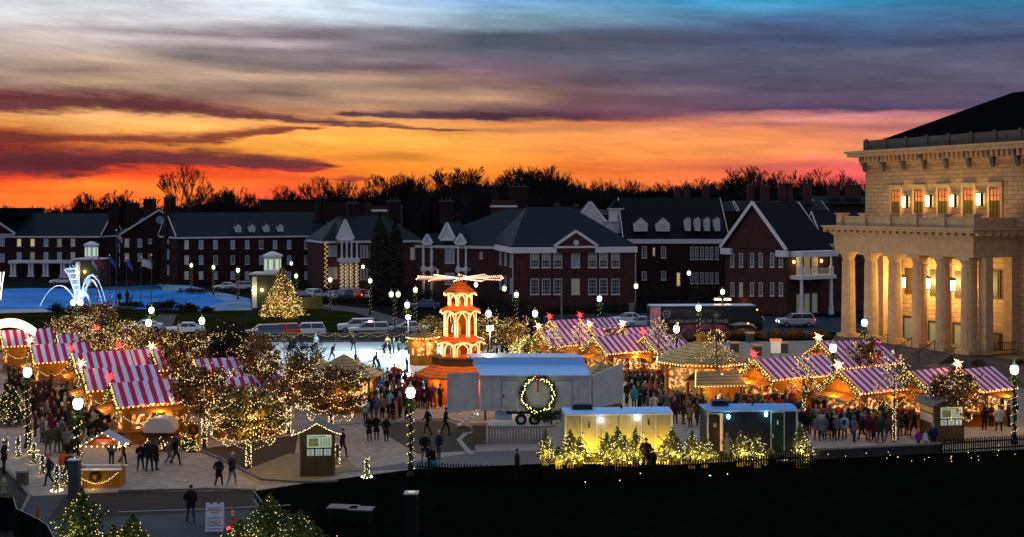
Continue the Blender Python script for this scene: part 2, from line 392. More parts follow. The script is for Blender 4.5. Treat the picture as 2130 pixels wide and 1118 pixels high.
M = dict(
 black=mat('black_iron', (.012, .012, .013), .5),
 darkgreen=mat('dark_green_paint', (.01, .03, .02), .6),
 white=mat('white_paint', (.80, .78, .75), .6, noise=.06),
 whited=mat('white_trim', (.66, .63, .60), .7, noise=.08),
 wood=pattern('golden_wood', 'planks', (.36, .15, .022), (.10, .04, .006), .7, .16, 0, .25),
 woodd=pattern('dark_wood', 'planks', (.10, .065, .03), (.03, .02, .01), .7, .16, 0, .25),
 glow=mat('warm_bulb', (1, .7, .4), emit=(1, .58, .20), es=6),
 fairy=mat('fairy_bulb', (1, .8, .5), emit=(1, .70, .28), es=3.2),
 fairyw=mat('white_fairy_bulb', (1, .9, .8), emit=(1, .86, .52), es=3.8),
 stripes=pattern('striped_canvas', 'stripes', (.64, .65, .80), (.44, .025, .10), .7, .66, 0, .08),
 fir=mat('fir_needles', (.03, .06, .015), .8, noise=.4, nscale=9),
 yellow_lit_leaf=mat('yellow_lit_leaf', (.20, .20, .03), .8, noise=.4, nscale=9),  # yellow glow on the potted firs is put into the leaf colour
 lit_fir=mat('lit_fir_needles', (.07, .11, .02), .8, noise=.4, nscale=9),  # lighter copy of the fir needles, with bulb light in the colour
 brown_leaf=mat('brown_leaf', (.26, .12, .03), .8, noise=.5, nscale=2),
 gold_leaf=mat('golden_leaf', (.36, .25, .05), .8, noise=.5, nscale=2),
 dark_leaf=mat('dark_leaf', (.025, .02, .012), .9),
 bark=mat('bark', (.05, .035, .02), .95, noise=.3, nscale=8),
 barkd=mat('dark_bark', (.018, .013, .011), .95),
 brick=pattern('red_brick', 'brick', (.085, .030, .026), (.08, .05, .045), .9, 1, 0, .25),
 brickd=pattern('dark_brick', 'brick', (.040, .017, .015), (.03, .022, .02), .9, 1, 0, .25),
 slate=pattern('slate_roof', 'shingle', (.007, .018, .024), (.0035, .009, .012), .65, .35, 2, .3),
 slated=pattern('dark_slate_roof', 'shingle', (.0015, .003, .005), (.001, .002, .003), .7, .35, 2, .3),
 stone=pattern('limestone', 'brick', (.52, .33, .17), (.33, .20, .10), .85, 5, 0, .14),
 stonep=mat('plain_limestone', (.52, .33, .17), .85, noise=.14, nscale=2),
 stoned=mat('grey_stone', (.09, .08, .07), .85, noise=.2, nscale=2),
 pane=mat('window_glass', (.02, .03, .04), .15, spec=.6),
 pane_blue=mat('pale_blind', (.22, .34, .42), .5),
 pane_lit=mat('lit_window', (.3, .2, .1), .5, emit=(1, .72, .25), es=.55),
 pane_dim=mat('dim_lit_window', (.2, .2, .15), .5, emit=(.7, .7, .4), es=.11),
 shop=shop_mat(),
 red_star=mat('red_star_paper', (.8, .1, .1), emit=(1, .07, .07), es=1.5),
 white_star=mat('white_star_paper', (.9, .8, .6), emit=(1, .50, .22), es=3.2),
 globe=mat('lamp_globe', (.9, .9, .9), emit=(1, .98, .86), es=9, sample=True),
 globew=mat('cold_lamp_globe', (.9, .9, .9), emit=(.82, .9, 1), es=10, sample=True),
 globeg=mat('greenish_lamp_globe', (.9, .9, .8), emit=(.92, 1, .55), es=4, sample=True),
)
# ================================================================== SETTING
def struct(o, kind='structure', label=None):
    o['kind'] = kind
    if label: o['label'] = label
    return o
asph = mat('asphalt', (.006, .006, .006), .95, noise=.3, nscale=.4, spec=.02)
g = MB(); S_ = 3000
g.add([(-S_, -300, 0), (S_, -300, 0), (S_, S_, 0), (-S_, S_, 0)], [(0, 1, 2, 3)])
struct(g.build('ground', asph))
def patch(name, pts, m, z, ground=True, kind='structure', thick=0):
    P = [G(*p) for p in pts] if ground else pts
    b = MB(); n = len(P)
    vs = [(x, y, z) for x, y in P]
    if thick:
        vs += [(x, y, z - thick) for x, y in P]
        b.add(vs, [tuple(range(n))] + [(i, (i + 1) % n, n + (i + 1) % n, n + i) for i in range(n)])
    else: b.add(vs, [tuple(range(n))])
    return struct(b.build(name, m), kind)
pav = pattern('plaza_pavers', 'paver', (.43, .37, .30), (.18, .155, .13), .85, 1.6, 0, .28)
conc = mat('concrete_path', (.09, .087, .08), .85, noise=.18, nscale=.8, spec=.05)
bluepath = mat('worn_asphalt_path', (.026, .040, .048), .85, noise=.25, nscale=.5)
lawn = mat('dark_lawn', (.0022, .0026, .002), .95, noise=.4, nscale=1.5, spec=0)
lawn2 = mat('winter_lawn', (.018, .022, .005), .95, noise=.35, nscale=.25, spec=0)
soil = mat('bare_planting_bed', (.020, .015, .011), .95, noise=.4, nscale=1.3)
patch('plaza', [(-60, 735), (2300, 700), (2300, 928), (1700, 955), (1120, 1000), (860, 985), (640, 1005), (528, 1022), (250, 1024), (62, 1033), (8, 975), (-60, 960)], pav, .012)
patch('asphalt_path', [(62, 1033), (140, 1024), (100, 1082), (430, 1066), (760, 1050), (900, 1300), (-50, 1300), (30, 1075)], bluepath, .008)
patch('verge', [(140, 1024), (250, 1024), (528, 1022), (600, 1012), (760, 1050), (430, 1066), (100, 1082)], soil, .004)
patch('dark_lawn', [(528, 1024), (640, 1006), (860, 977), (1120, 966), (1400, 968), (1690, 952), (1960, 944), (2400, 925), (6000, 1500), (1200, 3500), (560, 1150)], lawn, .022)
patch('lower_lawn', [(-400, 985), (8, 978), (58, 1034), (20, 1080), (-20, 1500), (-900, 1500)], soil, .016)
patch('planting_bed', [(410, 935), (495, 925), (620, 905), (604, 1000), (575, 1000), (500, 975)], mat('mulch', (.04, .026, .018), .95, noise=.3), .016)
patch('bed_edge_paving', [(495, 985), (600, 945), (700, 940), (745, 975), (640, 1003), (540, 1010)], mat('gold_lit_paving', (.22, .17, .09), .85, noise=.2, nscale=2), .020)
patch('park_lawn', [(430, 702), (515, 662), (545, 641), (640, 640), (720, 650), (800, 672), (842, 700)], lawn2, .006)
patch('lawn_beyond_shrubs', [(-200, 700), (-200, 655), (120, 645), (520, 648), (430, 702)], lawn2, .005)
patch('curved_path', [(655, 634), (680, 634), (760, 642), (850, 668), (850, 702), (818, 676), (735, 650), (650, 641)], conc, .012)
patch('sloping_path', [(330, 655), (368, 655), (350, 700), (300, 700)], mat('dark_pavement', (.05, .05, .052), .9, noise=.2), .012)
patch('park_road', [(430, 704), (900, 700), (905, 716), (430, 716)], mat('road', (.03, .03, .033), .8, noise=.2), .010)
patch('street', [(1255, 650), (1760, 662), (1830, 690), (1240, 700)], mat('blue_grey_road', (.03, .045, .055), .9, noise=.3, spec=.02), .012)
patch('side_street', [(1130, 655), (1420, 650), (1425, 668), (1130, 676)], mat('blue_grey_road', (.03, .045, .055)), .016)
icem = mat('rink_ice', (.80, .92, .92), .30, noise=.14, nscale=.25, spec=.5, emit=None)
patch('ice_rink', [(555, 713), (900, 712), (945, 738), (930, 812), (640, 812), (560, 770)], icem, .03)
water = mat('blue_lit_frozen_pool', (.008, .20, .62), .6, noise=.4, nscale=.12, spec=.03)  # blue light on the frozen water is put into the base colour
waterd = mat('pool_dark_water', (.012, .06, .11), .6, noise=.4, nscale=.1, spec=.05)
frost = mat('frosted_pool_edge', (.17, .30, .46), .8, noise=.35, nscale=.2, spec=.02)
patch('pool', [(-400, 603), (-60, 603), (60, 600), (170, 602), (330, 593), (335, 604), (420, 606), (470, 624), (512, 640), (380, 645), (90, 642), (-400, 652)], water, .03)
patch('pool_terrace', [(330, 591), (395, 595), (520, 622), (524, 646), (400, 648), (470, 628), (425, 610), (338, 607)], frost, .04)
patch('pool_channel', [(200, 597), (335, 597), (338, 603), (200, 605)], waterd, .05)
patch('pool_edge', [(-400, 652), (90, 643), (115, 650), (-400, 662)], mat('pale_stone_edge', (.30, .33, .38), .7, noise=.2), .05)
# kerbs
def kerb(name, pts, m=None, w=.18, h=.12, z0=0):
    b = MB(); P = [Vector((*G(*p), 0)) for p in pts]
    for a, c in zip(P, P[1:]):
        d = (c - a).normalized() * .09
        b.bar(a - d + Vector((0, 0, h / 2 + z0)), c + d + Vector((0, 0, h / 2 + z0)), w, h)
    return struct(b.build(name, m or mat('kerb_stone', (.15, .14, .12), .9, noise=.2)))
kerb('kerb', [(8, 975), (40, 1005), (62, 1033)])
kerb('kerb', [(62, 1034), (40, 1075)])
kerb('kerb', [(250, 1024), (430, 1020), (528, 1022)])
kerb('kerb', [(410, 936), (455, 955), (500, 977), (545, 1000), (640, 1006), (700, 1003)])
kerb('kerb', [(250, 1066), (430, 1060), (600, 1052)], mat('pale_line', (.22, .25, .26)), .12, .03)
kerb('kerb', [(700, 885), (790, 880), (930, 872), (960, 880)], mat('pale_kerb', (.3, .31, .27)), .2, .1)

# ------------------------------------------------------------------ far wood: one mass of branches behind the roofs
def branch(mb, p, d, L, r, depth, rnd, up=.12, spread=.55, taper=.68, thin=.012, m=0):
    q = p + d * L * .5 + Vector((rnd.uniform(-1, 1), rnd.uniform(-1, 1), 0)) * L * .05
    e = q + (d + Vector((rnd.uniform(-.15, .15), rnd.uniform(-.15, .15), .05))).normalized() * L * .5
    mb.tube([p, q, e], [r, r * .85, r * .7], 4 if depth < 2 else 3, m, cap=False)
    if depth <= 0: return
    k = 3 if depth > 1 else 4
    for i in range(k):
        a = rnd.uniform(0, 2 * pi); s = rnd.uniform(.6, 1) * spread
        nd = (d + Vector((cos(a) * s, sin(a) * s, up * rnd.uniform(.2, 1)))).normalized()
        st = q.lerp(e, rnd.uniform(.2, 1)) if i else e
        branch(mb, st, nd, L * taper * rnd.uniform(.8, 1.1), max(thin, r * .6), depth - 1, rnd, up, spread, taper, thin, m)
def bare_mesh(h, seed, depth=5, thin=.03, spread=.6, trunk=.25, r0=None):
    rnd = random.Random(seed); mb = MB()
    r0 = r0 or h * .018
    t = Vector((rnd.uniform(-.02, .02) * h, rnd.uniform(-.02, .02) * h, h * trunk))
    mb.tube([(0, 0, -.05), t * .5, t], [r0 * 1.3, r0, r0 * .9], 6)
    for i in range(4):
        a = rnd.uniform(0, 6.28)
        d = Vector((cos(a) * spread * .7, sin(a) * spread * .7, 1)).normalized()
        branch(mb, t, d, h * (1 - trunk) * .36, r0 * .7, depth - 1, rnd, .15, spread, .72, thin)
    for i, (x, y, z) in enumerate(mb.v):
        if z < h * .3: continue
        dx, dy, dz = x / (h * .36), y / (h * .36), (z - h * .60) / (h * .40); q = sqrt(dx * dx + dy * dy + dz * dz)
        if q > 1:
            k = (1 + (q - 1) * .22) / q; mb.v[i] = (x * k, y * k, h * .60 + (z - h * .60) * k)
    return mb
# the mass: overlapping crowns from x=-60 to 1900 px at Y 380..520 m
tops = [(-60,418),(0,422),(60,432),(130,425),(180,420),(240,416),(300,420),(380,415),(450,405),(520,414),(600,412),(650,398),(700,396),(760,398),(800,390),(850,380),(900,380),(950,366),(1000,370),(1060,368),(1100,356),(1160,362),(1210,378),(1270,378),(1330,382),(1400,378),(1460,376),(1520,378),(1560,370),(1620,378),(1700,374),(1760,382),(1900,378)]
def topy(px):
    for (a, b), (c, d) in zip(tops, tops[1:]):
        if a <= px <= c: return b + (d - b) * (px - a) / (c - a)
    return 400
wr = random.Random(3)
woodmat = mat('far_wood', (.010, .007, .008), .95)
wood = MB()
protos = [bare_mesh(1.0, 50 + i, depth=5, thin=.0022, spread=.55, trunk=.2, r0=.012) for i in range(5)]
def stamp(dst, src, loc, s, rz, sxy=1.0):
    c, sn = cos(rz), sin(rz)
    dst.add([(loc[0] + (x * c - y * sn) * s * sxy, loc[1] + (x * sn + y * c) * s * sxy, loc[2] + z * s) for x, y, z in src.v], src.f, 0)
px = -80
while px < 1900:
    Y = wr.uniform(400, 500)
    ty = topy(px) + wr.uniform(-9, 12)
    hh = ZA(ty, Y)
    if hh > 3: stamp(wood, wr.choice(protos), (XA(px, Y), Y, 0), hh * 1.05, wr.uniform(0, 6), wr.uniform(.8, 1.1))
    px += wr.uniform(9, 17)
# the dense understorey ridge (many small leafless twig clumps)
for px in range(-80, 1900, 5):
    Y = 520 + wr.uniform(-6, 6)
    ty = topy(px) + 14 + wr.uniform(-3, 5)
    z1 = ZA(ty, Y)
    x0 = XA(px, Y); x1 = XA(px + 6.5, Y)
    if z1 > 1:
        wood.add([(x0, Y, 0), (x1, Y + 1, 0), (x1, Y + 1, z1 - wr.uniform(0, 1.2)), ((x0 + x1) / 2, Y, z1), (x0, Y, z1 - wr.uniform(0, 1.2)),
                  (x0, Y + 9, 0), (x1, Y + 10, 0), (x1, Y + 10, z1 - 2), ((x0 + x1) / 2, Y + 9, z1 - 2), (x0, Y + 9, z1 - 2)],
                 [(0, 1, 2, 3, 4), (5, 6, 7, 8, 9), (4, 3, 8, 9), (3, 2, 7, 8), (1, 2, 7, 6), (0, 4, 9, 5)])
tag(wood.build('far_wood', woodmat), 'dark leafless wood along the horizon behind the roofs', 'wood', kind='stuff')
# single bare trees that stand clear of the wood
bt = [(382, 352, 300, 'tallest bare tree standing alone above the long slate roof on the left', .78),
      (255, 402, 330, 'bare tree above the square chimneys of the left brick building', 1.0),
      (186, 404, 360, 'small bare tree above the roof of the far left building', .8),
      (440, 388, 330, 'bare tree just right of the tallest lone tree', .9),
      (490, 394, 330, 'round topped bare tree above the four dormers', 1.0),
      (586, 390, 330, 'bare tree above the right end of the dormer roof', .9),
      (660, 377, 340, 'bare tree left of the twin stack chimney', 1.0),
      (715, 380, 340, 'bare tree right of the twin stack chimney', 1.1),
      (812, 366, 350, 'bare tree at the left end of the high dark wood', 1.0),
      (870, 360, 350, 'broad bare tree left of the tallest crown on the wood', 1.1),
      (955, 346, 360, 'tallest rounded bare crown above the middle of the wood', 1.1),
      (1120, 346, 340, 'wide bare tree above the pair of dark chimney stacks', 1.3),
      (1170, 354, 340, 'bare tree with drooping right side above the white gable', 1.2),
      (1545, 356, 340, 'bare tree above the brick gable with white rakes', 1.2),
      (1640, 362, 340, 'bare tree above the twin brick chimneys on the right', 1.0),
      (1720, 360, 340, 'bare tree next to the limestone hall', 1.1)]
for i, (px, ty, Y, lab, w) in enumerate(bt):
    hgt = ZA(ty, Y)
    b = MB(); stamp(b, bare_mesh(1.0, 80 + i, depth=6, thin=.0018, spread=.50, trunk=.22, r0=.012), (0, 0, 0), hgt * 1.06, i, w)
    t = thing('bare_tree', (XA(px, Y), Y, 0), lab, 'tree', 'bare trees on the skyline')
    nf = 0
    tr = MB(); tr.tube([(0, 0, 0), (0, 0, hgt * .3)], [hgt * .02, hgt * .016], 6)
    tr.build('trunk', woodmat, t); b.build('crown', woodmat, t)

# ------------------------------------------------------------------ brick buildings
WIN = {}
def win_mesh(w, h, style):
    k = (round(w, 2), round(h, 2), style)
    if k in WIN: return WIN[k]
    f = MB(); t = .11 if style != 'thin' else .09
    f.box(-w/2, -w/2 + t, -.07, .02, 0, h); f.box(w/2 - t, w/2, -.07, .02, 0, h)
    f.box(-w/2 + t, w/2 - t, -.07, .02, h - t, h); f.box(-w/2 + t, w/2 - t, -.07, .02, 0, t)
    f.box(-w/2 - .08, w/2 + .08, -.14, -.001, -.1, -.002)
    f.box(-w/2 + t, w/2 - t, -.065, .01, h * .48, h * .48 + .06)
    if style in ('sash', 'thin'):
        nx = 2 if w < 1.1 else 3
        for i in range(1, nx):
            x = -w/2 + w * i / nx; f.box(x - .02, x + .02, -.055, 0, t, h - t)
        for j in (.25, .72): f.box(-w/2 + t, w/2 - t, -.058, 0, h * j - .02, h * j + .02)
    p = MB(); p.box(-w/2 + .03, w/2 - .03, -.03, .0, .03, h - .03)
    fm = f.mesh('window', M['whited']); pm = {}
    WIN[k] = (fm, p, pm); return WIN[k]
def window(par, x, y, z, w, h, pane='pane', rz=0, style='sash'):
    fm, p, pm = win_mesh(w, h, style)
    if pane not in pm: pm[pane] = p.mesh('pane', M[pane])
    o = link('window', fm, par, (x, y, z), rz)
    link('pane', pm[pane], o)
    return o
def hip(mb, x0, x1, y0, y1, ze, zr, ix, oh=.35, m=0, ix2=None, rise=None):
    """roof on a rectangle; ix = how far the ridge ends come in (0 = gable)"""
    ix2 = ix if ix2 is None else ix2
    a, b, c, d = x0 - oh, x1 + oh, y0 - oh, y1 + oh; ym = (c + d) / 2
    v = [(a, c, ze), (b, c, ze), (b, d, ze), (a, d, ze), (a + ix, ym, zr), (b - ix2, ym, zr),
         (a, c, ze - .12), (b, c, ze - .12), (b, d, ze - .12), (a, d, ze - .12)]
    return mb.add(v, [(0, 1, 5, 4), (2, 3, 4, 5), (0, 4, 3), (1, 2, 5), (9, 8, 7, 6), (0, 6, 7, 1), (1, 7, 8, 2), (2, 8, 9, 3), (3, 9, 6, 0)], m)
class Bld:
    """facade from A to B on the ground (A left, B right), body going back by depth"""
    def __init__(s, name, A, B, depth, pye, label, walls='brick', group=None, ze=None):
        s.A, s.B = A, B
        s.L = hypot(B[0] - A[0], B[1] - A[1]); s.D = depth
        s.rz = atan2(B[1] - A[1], B[0] - A[0])
        s.ze = ze if ze else ZA(pye, A[1])
        s.o = thing(name, (A[0], A[1], 0), label, 'building', group, s.rz)
        s.walls = walls
    def lx(s, px):              # local x of a photograph column on the facade plane
        dx, dy = cos(s.rz), sin(s.rz); k = (px - CX) / F
        return (k * s.A[1] - s.A[0]) / (dx - k * dy)
    def lz(s, px, py):
        Y = s.A[1] + s.lx(px) * sin(s.rz); return ZA(py, Y)
    def body(s, z1=None):
        MB().box(0, s.L, 0, s.D, -.1, z1 or s.ze).build('wall', M[s.walls], s.o)
    def eaves(s, h=.5, oh=.3, m='whited', sides=True):
        b = MB(); z = s.ze
        b.box(-oh, s.L + oh, -oh, -.002, z - h, z - .13)
        if sides:
            b.box(-oh, -.002, 0, s.D, z - h, z - .13); b.box(s.L + .002, s.L + oh, 0, s.D, z - h, z - .13)
        b.build('cornice', M[m], s.o)
    def roof(s, zr, ix=0, oh=.35, m='slate', ix2=None):
        mb = MB(); hip(mb, 0, s.L, 0, s.D, s.ze, zr, ix, oh, 0, ix2); r = mb.build('roof', M[m], s.o); r2 = r
        for end, i in ((0, ix), (1, ix if ix2 is None else ix2)):
            if i == 0:
                x = .01 if end == 0 else s.L - .01
                g = MB(); g.prism([(0, s.ze - .3), (s.D, s.ze - .3), (s.D, s.ze - .13), (s.D / 2, zr - .35), (0, s.ze - .13)], x - .12 * (1 - end) + .0, x + .12 * end, 'x')
                g.build('gable', M[s.walls], s.o)
                t = MB(); xx = -oh - .05 if end == 0 else s.L + oh - .03
                for a, c in ((-oh, s.D / 2), (s.D + oh, s.D / 2)):
                    t.bar((xx + .04, a, s.ze - .1), (xx + .04, c, zr - .08), .10, .32)
                t.build('rake_board', M['whited'], s.o)
        return r2
    def rows(s, cols, rowys, wpx, hpx, style='sash', panes=None):
        """windows at photograph columns and (top, bottom) rows measured at the facade"""
        k = 0
        for (yt, yb) in rowys:
            for px in cols:
                x = s.lx(px); z0 = s.lz(px, yb); z1 = s.lz(px, yt)
                w = wpx * (s.A[1]) / F
                pn = 'pane'
                if panes: pn = panes[k % len(panes)]
                window(s.o, x, -.02, z0, w, z1 - z0, pn, 0, style); k += 1
    def side_rows(s, n, z0s, w, h, side='right', panes=('pane',), a=.12, b=.88):
        k = 0
        for z0 in z0s:
            for i in range(n):
                y = s.D * (a + (b - a) * (i / max(1, n - 1)))
                if side == 'right': window(s.o, s.L + .02, y, z0, w, h, panes[k % len(panes)], pi / 2)
                else: window(s.o, -.02, y, z0, w, h, panes[k % len(panes)], -pi / 2)
                k += 1
    def chimney(s, x, y, w, d, z0, z1, m='brickd', cap=True):
        b = MB(); b.box(x - w/2, x + w/2, y - d/2, y + d/2, z0, z1, 0)
        if cap:
            b.box(x - w/2 - .12, x + w/2 + .12, y - d/2 - .12, y + d/2 + .12, z1, z1 + .25, 1)
            for i in range(3): b.lathe([(.13, 0), (.11, .5)], 6, (x + (i - 1) * w * .3, y, z1 + .25), 1)
        b.build('chimney', [M[m], mat('chimney_cap', (.09, .07, .06), .9)], s.o)
    def pediment(s, px, wpx, pytop, pybase, m='whited', tymp=None, dy=-.5, depth=2.5, roofm='slate'):
        x = s.lx(px); w = wpx * s.A[1] / F; z1 = s.lz(px, pytop); z0 = s.lz(px, pybase)
        g = MB(); g.prism([(x - w/2, z0), (x + w/2, z0), (x, z1 - .2)], dy + .12, dy + .5, 'y'); g.build('gable', M[tymp or s.walls], s.o)
        t = MB()
        for sgn in (-1, 1): t.bar((x + sgn * (w/2 + .15), dy + .05, z0), (x, dy + .05, z1), .14, .38)
        t.box(x - w/2, x + w/2, dy, dy + .11, z0 - .3, z0 - .001)
        t.build('rake_board', M[m], s.o)
        r = MB()
        for sgn in (-1, 1): r.slab([(x + sgn * (w/2 + .25), dy + .13, z0 + .05), (x, dy + .13, z1 + .12), (x, dy + depth + 3, z1 + .12), (x + sgn * (w/2 + .25), dy + depth + 3, z0 + .05)], .12)
        r.build('roof', M[roofm], s.o)
    def dormer(s, px, pyt, pyb, wpx, y, roofm='slate', depth=3.0, pane='pane'):
        x = s.lx(px); Y = s.A[1] + y; w = wpx * Y / F
        z1 = ZA(pyt, Y); z0 = ZA(pyb, Y); x = x * Y / s.A[1] if abs(s.rz) < .05 else x
        b = MB(); zb = z1 - w * .45
        b.prism([(x - w/2, z0), (x + w/2, z0), (x + w/2, zb), (x, z1 - .06), (x - w/2, zb)], y, y + depth, 'y', 0)
        for sgn in (-1, 1):
            b.slab([(x + sgn * (w/2 + .12), y - .12, zb - .02), (x, y - .12, z1 + .06), (x, y + depth, z1 + .06), (x + sgn * (w/2 + .12), y + depth, zb - .02)], .1, 1)
        d = b.build('dormer', [M['whited'], M[roofm]], s.o)
        fm, p, pm = win_mesh(w * .55, (zb - z0) * .85, 'thin')
        o = link('window', fm, d, (x, y - .02, z0 + .12)); o.name = 'window'
        if pane not in pm: pm[pane] = p.mesh('pane', M[pane])
    def columns(s, xs, y, z0, z1, r, m='white', lit=False):
        for x in xs:
            b = MB(); b.box(x - r * 1.4, x + r * 1.4, y - r * 1.4, y + r * 1.4, z0, z0 + .25); b.lathe([(r, .25), (r * .85, z1 - z0 - .25)], 10, (x, y, z0))
            b.box(x - r * 1.3, x + r * 1.3, y - r * 1.3, y + r * 1.3, z1 - .25, z1); b.build('column', M[m], s.o)
ab = ['pane_blue', 'pane_dim', 'pane', 'pane_blue', 'pane', 'pane_dim', 'pane_blue']
# B1 far left
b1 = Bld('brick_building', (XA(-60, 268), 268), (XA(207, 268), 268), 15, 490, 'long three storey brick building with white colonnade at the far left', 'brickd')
b1.body(); b1.eaves(); b1.roof(13.9, 0)
b1.rows([5], [(496, 512), (528, 545)], 9, 0, panes=['pane_blue'])
b1.rows([40, 68, 96, 124, 152], [(497, 513), (525, 541)], 9, 0, panes=['pane_lit', 'pane_lit', 'pane_blue', 'pane_dim', 'pane_dim', 'pane_blue', 'pane_dim', 'pane_blue', 'pane_blue', 'pane_dim'])
b1.pediment(-12, 90, 455, 487, 'whited', 'brickd', -.6)
xa, xb = b1.lx(32), b1.lx(158)
MB().box(xa - .3, xb + .3, -3.2, -.6, 3.0, 3.6).build('portico_beam', M['white'], b1.o)
b1.columns([b1.lx(p) for p in (34, 41, 71, 77, 101, 108, 137, 143, 155)], -2.6, 0, 3.0, .3)
MB().box(b1.lx(-60), b1.lx(38), 0, 15, 13.2, 15.2).build('roof_block', M['slated'], b1.o)
# B1 wing with gable end
w1 = Bld('brick_building', (-82.5, 253), (-67.6, 258), 20, 490, 'brick wing whose gable end with round window faces the pool', 'brickd')
w1.body()
w1.ze = ZA(490, 253)
mb = MB(); zr = ZA(437, 256); L = w1.L
for a, b in ((-.4, L / 2), (L + .4, L / 2)):
    mb.slab([(a, -.4, w1.ze), (b, -.4, zr), (b, 20, zr), (a, 20, w1.ze)], .14)
mb.build('roof', M['slate'], w1.o)
MB().prism([(0, w1.ze - .15), (L, w1.ze - .15), (L / 2, zr - .2)], 0, 19, 'y').build('gable', M['brickd'], w1.o)
t = MB()
for a in (-.4, L + .4): t.bar((a, -.45, w1.ze - .05), (L / 2, -.45, zr - .02), .1, .35)
t.build('rake_board', M['whited'], w1.o)
MB().lathe([(.85, -.08), (.85, .08)], 20, (0, 0, 0)).build('round_window', M['pane_blue'], w1.o, loc=(w1.lx(333), -.05, ZA(458, 255))).rotation_euler = (pi / 2, 0, 0)
w1.rows([264, 291], [(497, 514), (527, 544)], 9, 0, panes=['pane_dim', 'pane_blue']); w1.rows([312], [(497, 507), (528, 542)], 7, 0, panes=['pane'])
w1.side_rows(5, (2.6, 5.8), 1, 1.7, 'left', ('pane',))
w1.chimney(w1.lx(312), 1.2, 2.6, 1.5, 10, ZA(416, 253)); w1.chimney(w1.lx(278), 8, 2.4, 1.5, 10, ZA(424, 260)); w1.chimney(w1.lx(237), 16, 2.3, 1.5, 10, ZA(424, 268))
# B2 long range with dormers
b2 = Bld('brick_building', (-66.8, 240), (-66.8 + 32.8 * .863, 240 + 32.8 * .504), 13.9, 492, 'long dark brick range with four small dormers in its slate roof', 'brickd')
b2.body(); b2.eaves(); b2.roof(ZA(443, 246), 0)
cols = [388, 418, 448, 484, 514, 543, 572, 601, 637]
b2.rows(cols, [(500, 518), (532, 550), (565, 581)], 9, 0, panes=['pane_dim', 'pane_blue', 'pane_blue', 'pane_blue', 'pane_blue', 'pane', 'pane_blue', 'pane_blue', 'pane', 'pane_dim', 'pane_blue', 'pane', 'pane', 'pane', 'pane_blue', 'pane', 'pane_blue', 'pane', 'pane_dim'])
for z in (1.6, 4.8, 8.0): window(b2.o, -.02, 7, z, 1.1, 1.9, 'pane_blue', -pi / 2)
for px in (498, 527, 557, 586): b2.dormer(px, 466, 488, 13, .7)
b2.chimney(-.2, 7, 1.0, 2.2, 9, ZA(413, 246)); b2.chimney(1.4, 9.5, 1.0, 2.2, 9, ZA(411, 250))
b2.chimney(b2.lx(676), 4, 1.0, 1.4, 12, ZA(413, 258)); b2.chimney(b2.lx(688), 4, 1.0, 1.4, 12, ZA(413, 258))
# dark block behind B2
bb = Bld('brick_building', (XA(540, 300), 300), (XA(760, 300), 300), 14, 418, 'dark flat roofed building seen over the dormer roof', 'brickd')
bb.body(); MB().box(-.3, bb.L + .3, -.3, 14, bb.ze, bb.ze + .35).build('parapet', M['slated'], bb.o)
# B3 with white pediment
b3 = Bld('brick_building', (XA(673, 225), 225), (XA(872, 232), 232), 14, 500, 'brick house with white two storey porch wound with lights', 'brick')
b3.body(); b3.eaves(.6); b3.roof(ZA(450, 232), 5, m='slate')
b3.rows([684, 689, 694, 699], [(511, 533), (556, 580)], 3.6, 0, 'thin'); b3.rows([751, 757, 763, 769], [(511, 536), (558, 582)], 3.6, 0, 'thin')
b3.rows([858], [(515, 540)], 10, 0, panes=['pane_dim'])
b3.pediment(714, 34, 457, 497, 'white', 'white', -1.6, 3)
xs = [b3.lx(p) for p in (706, 716, 726, 737)]
b3.columns(xs, -1.9, 0, ZA(545, 225), .24, 'white'); b3.columns(xs, -1.9, ZA(538, 225), ZA(502, 225), .18, 'white')
MB().box(xs[0] - .5, xs[3] + .5, -2.3, -.05, ZA(545, 225), ZA(538, 225)).build('balcony', M['white'], b3.o)
q = MB()
for x in xs:
    for i in range(60): q.octa((x + .32 * cos(i * .7), -1.9 + .32 * sin(i * .7), .3 + i * .075), .045)
for i in range(90): q.octa((b3.lx(677) + .25 * cos(i * .7), -.3 + .25 * sin(i * .7), .3 + i * .095), .045)
q.build('light_string', mat('gold_fairy_bulb', (1, .7, .3), emit=(1, .66, .22), es=2.5), b3.o)
lamp('porch_light', (xs[1], -1.2, 3.0), 60, (1, .7, .3), parent=b3.o)
b3.chimney(b3.lx(755), 8, 2.2, 1.2, 12, ZA(425, 234)); b3.chimney(b3.lx(844), 8, 2.4, 1.2, 12, ZA(420, 236))
# red brick parapet with white band behind
p3 = Bld('brick_building', (XA(775, 255), 255), (XA(830, 255), 255), 8, 427, 'red brick parapet wall with white band above the middle slate roof', 'brick')
p3.body(); MB().box(-.2, p3.L + .2, -.25, -.002, p3.ze - 1.4, p3.ze - .95).build('white_band', M['white'], p3.o)
MB().box(-.15, p3.L + .15, -.15, 8, p3.ze + .001, p3.ze + .2).build('coping', M['slated'], p3.o)
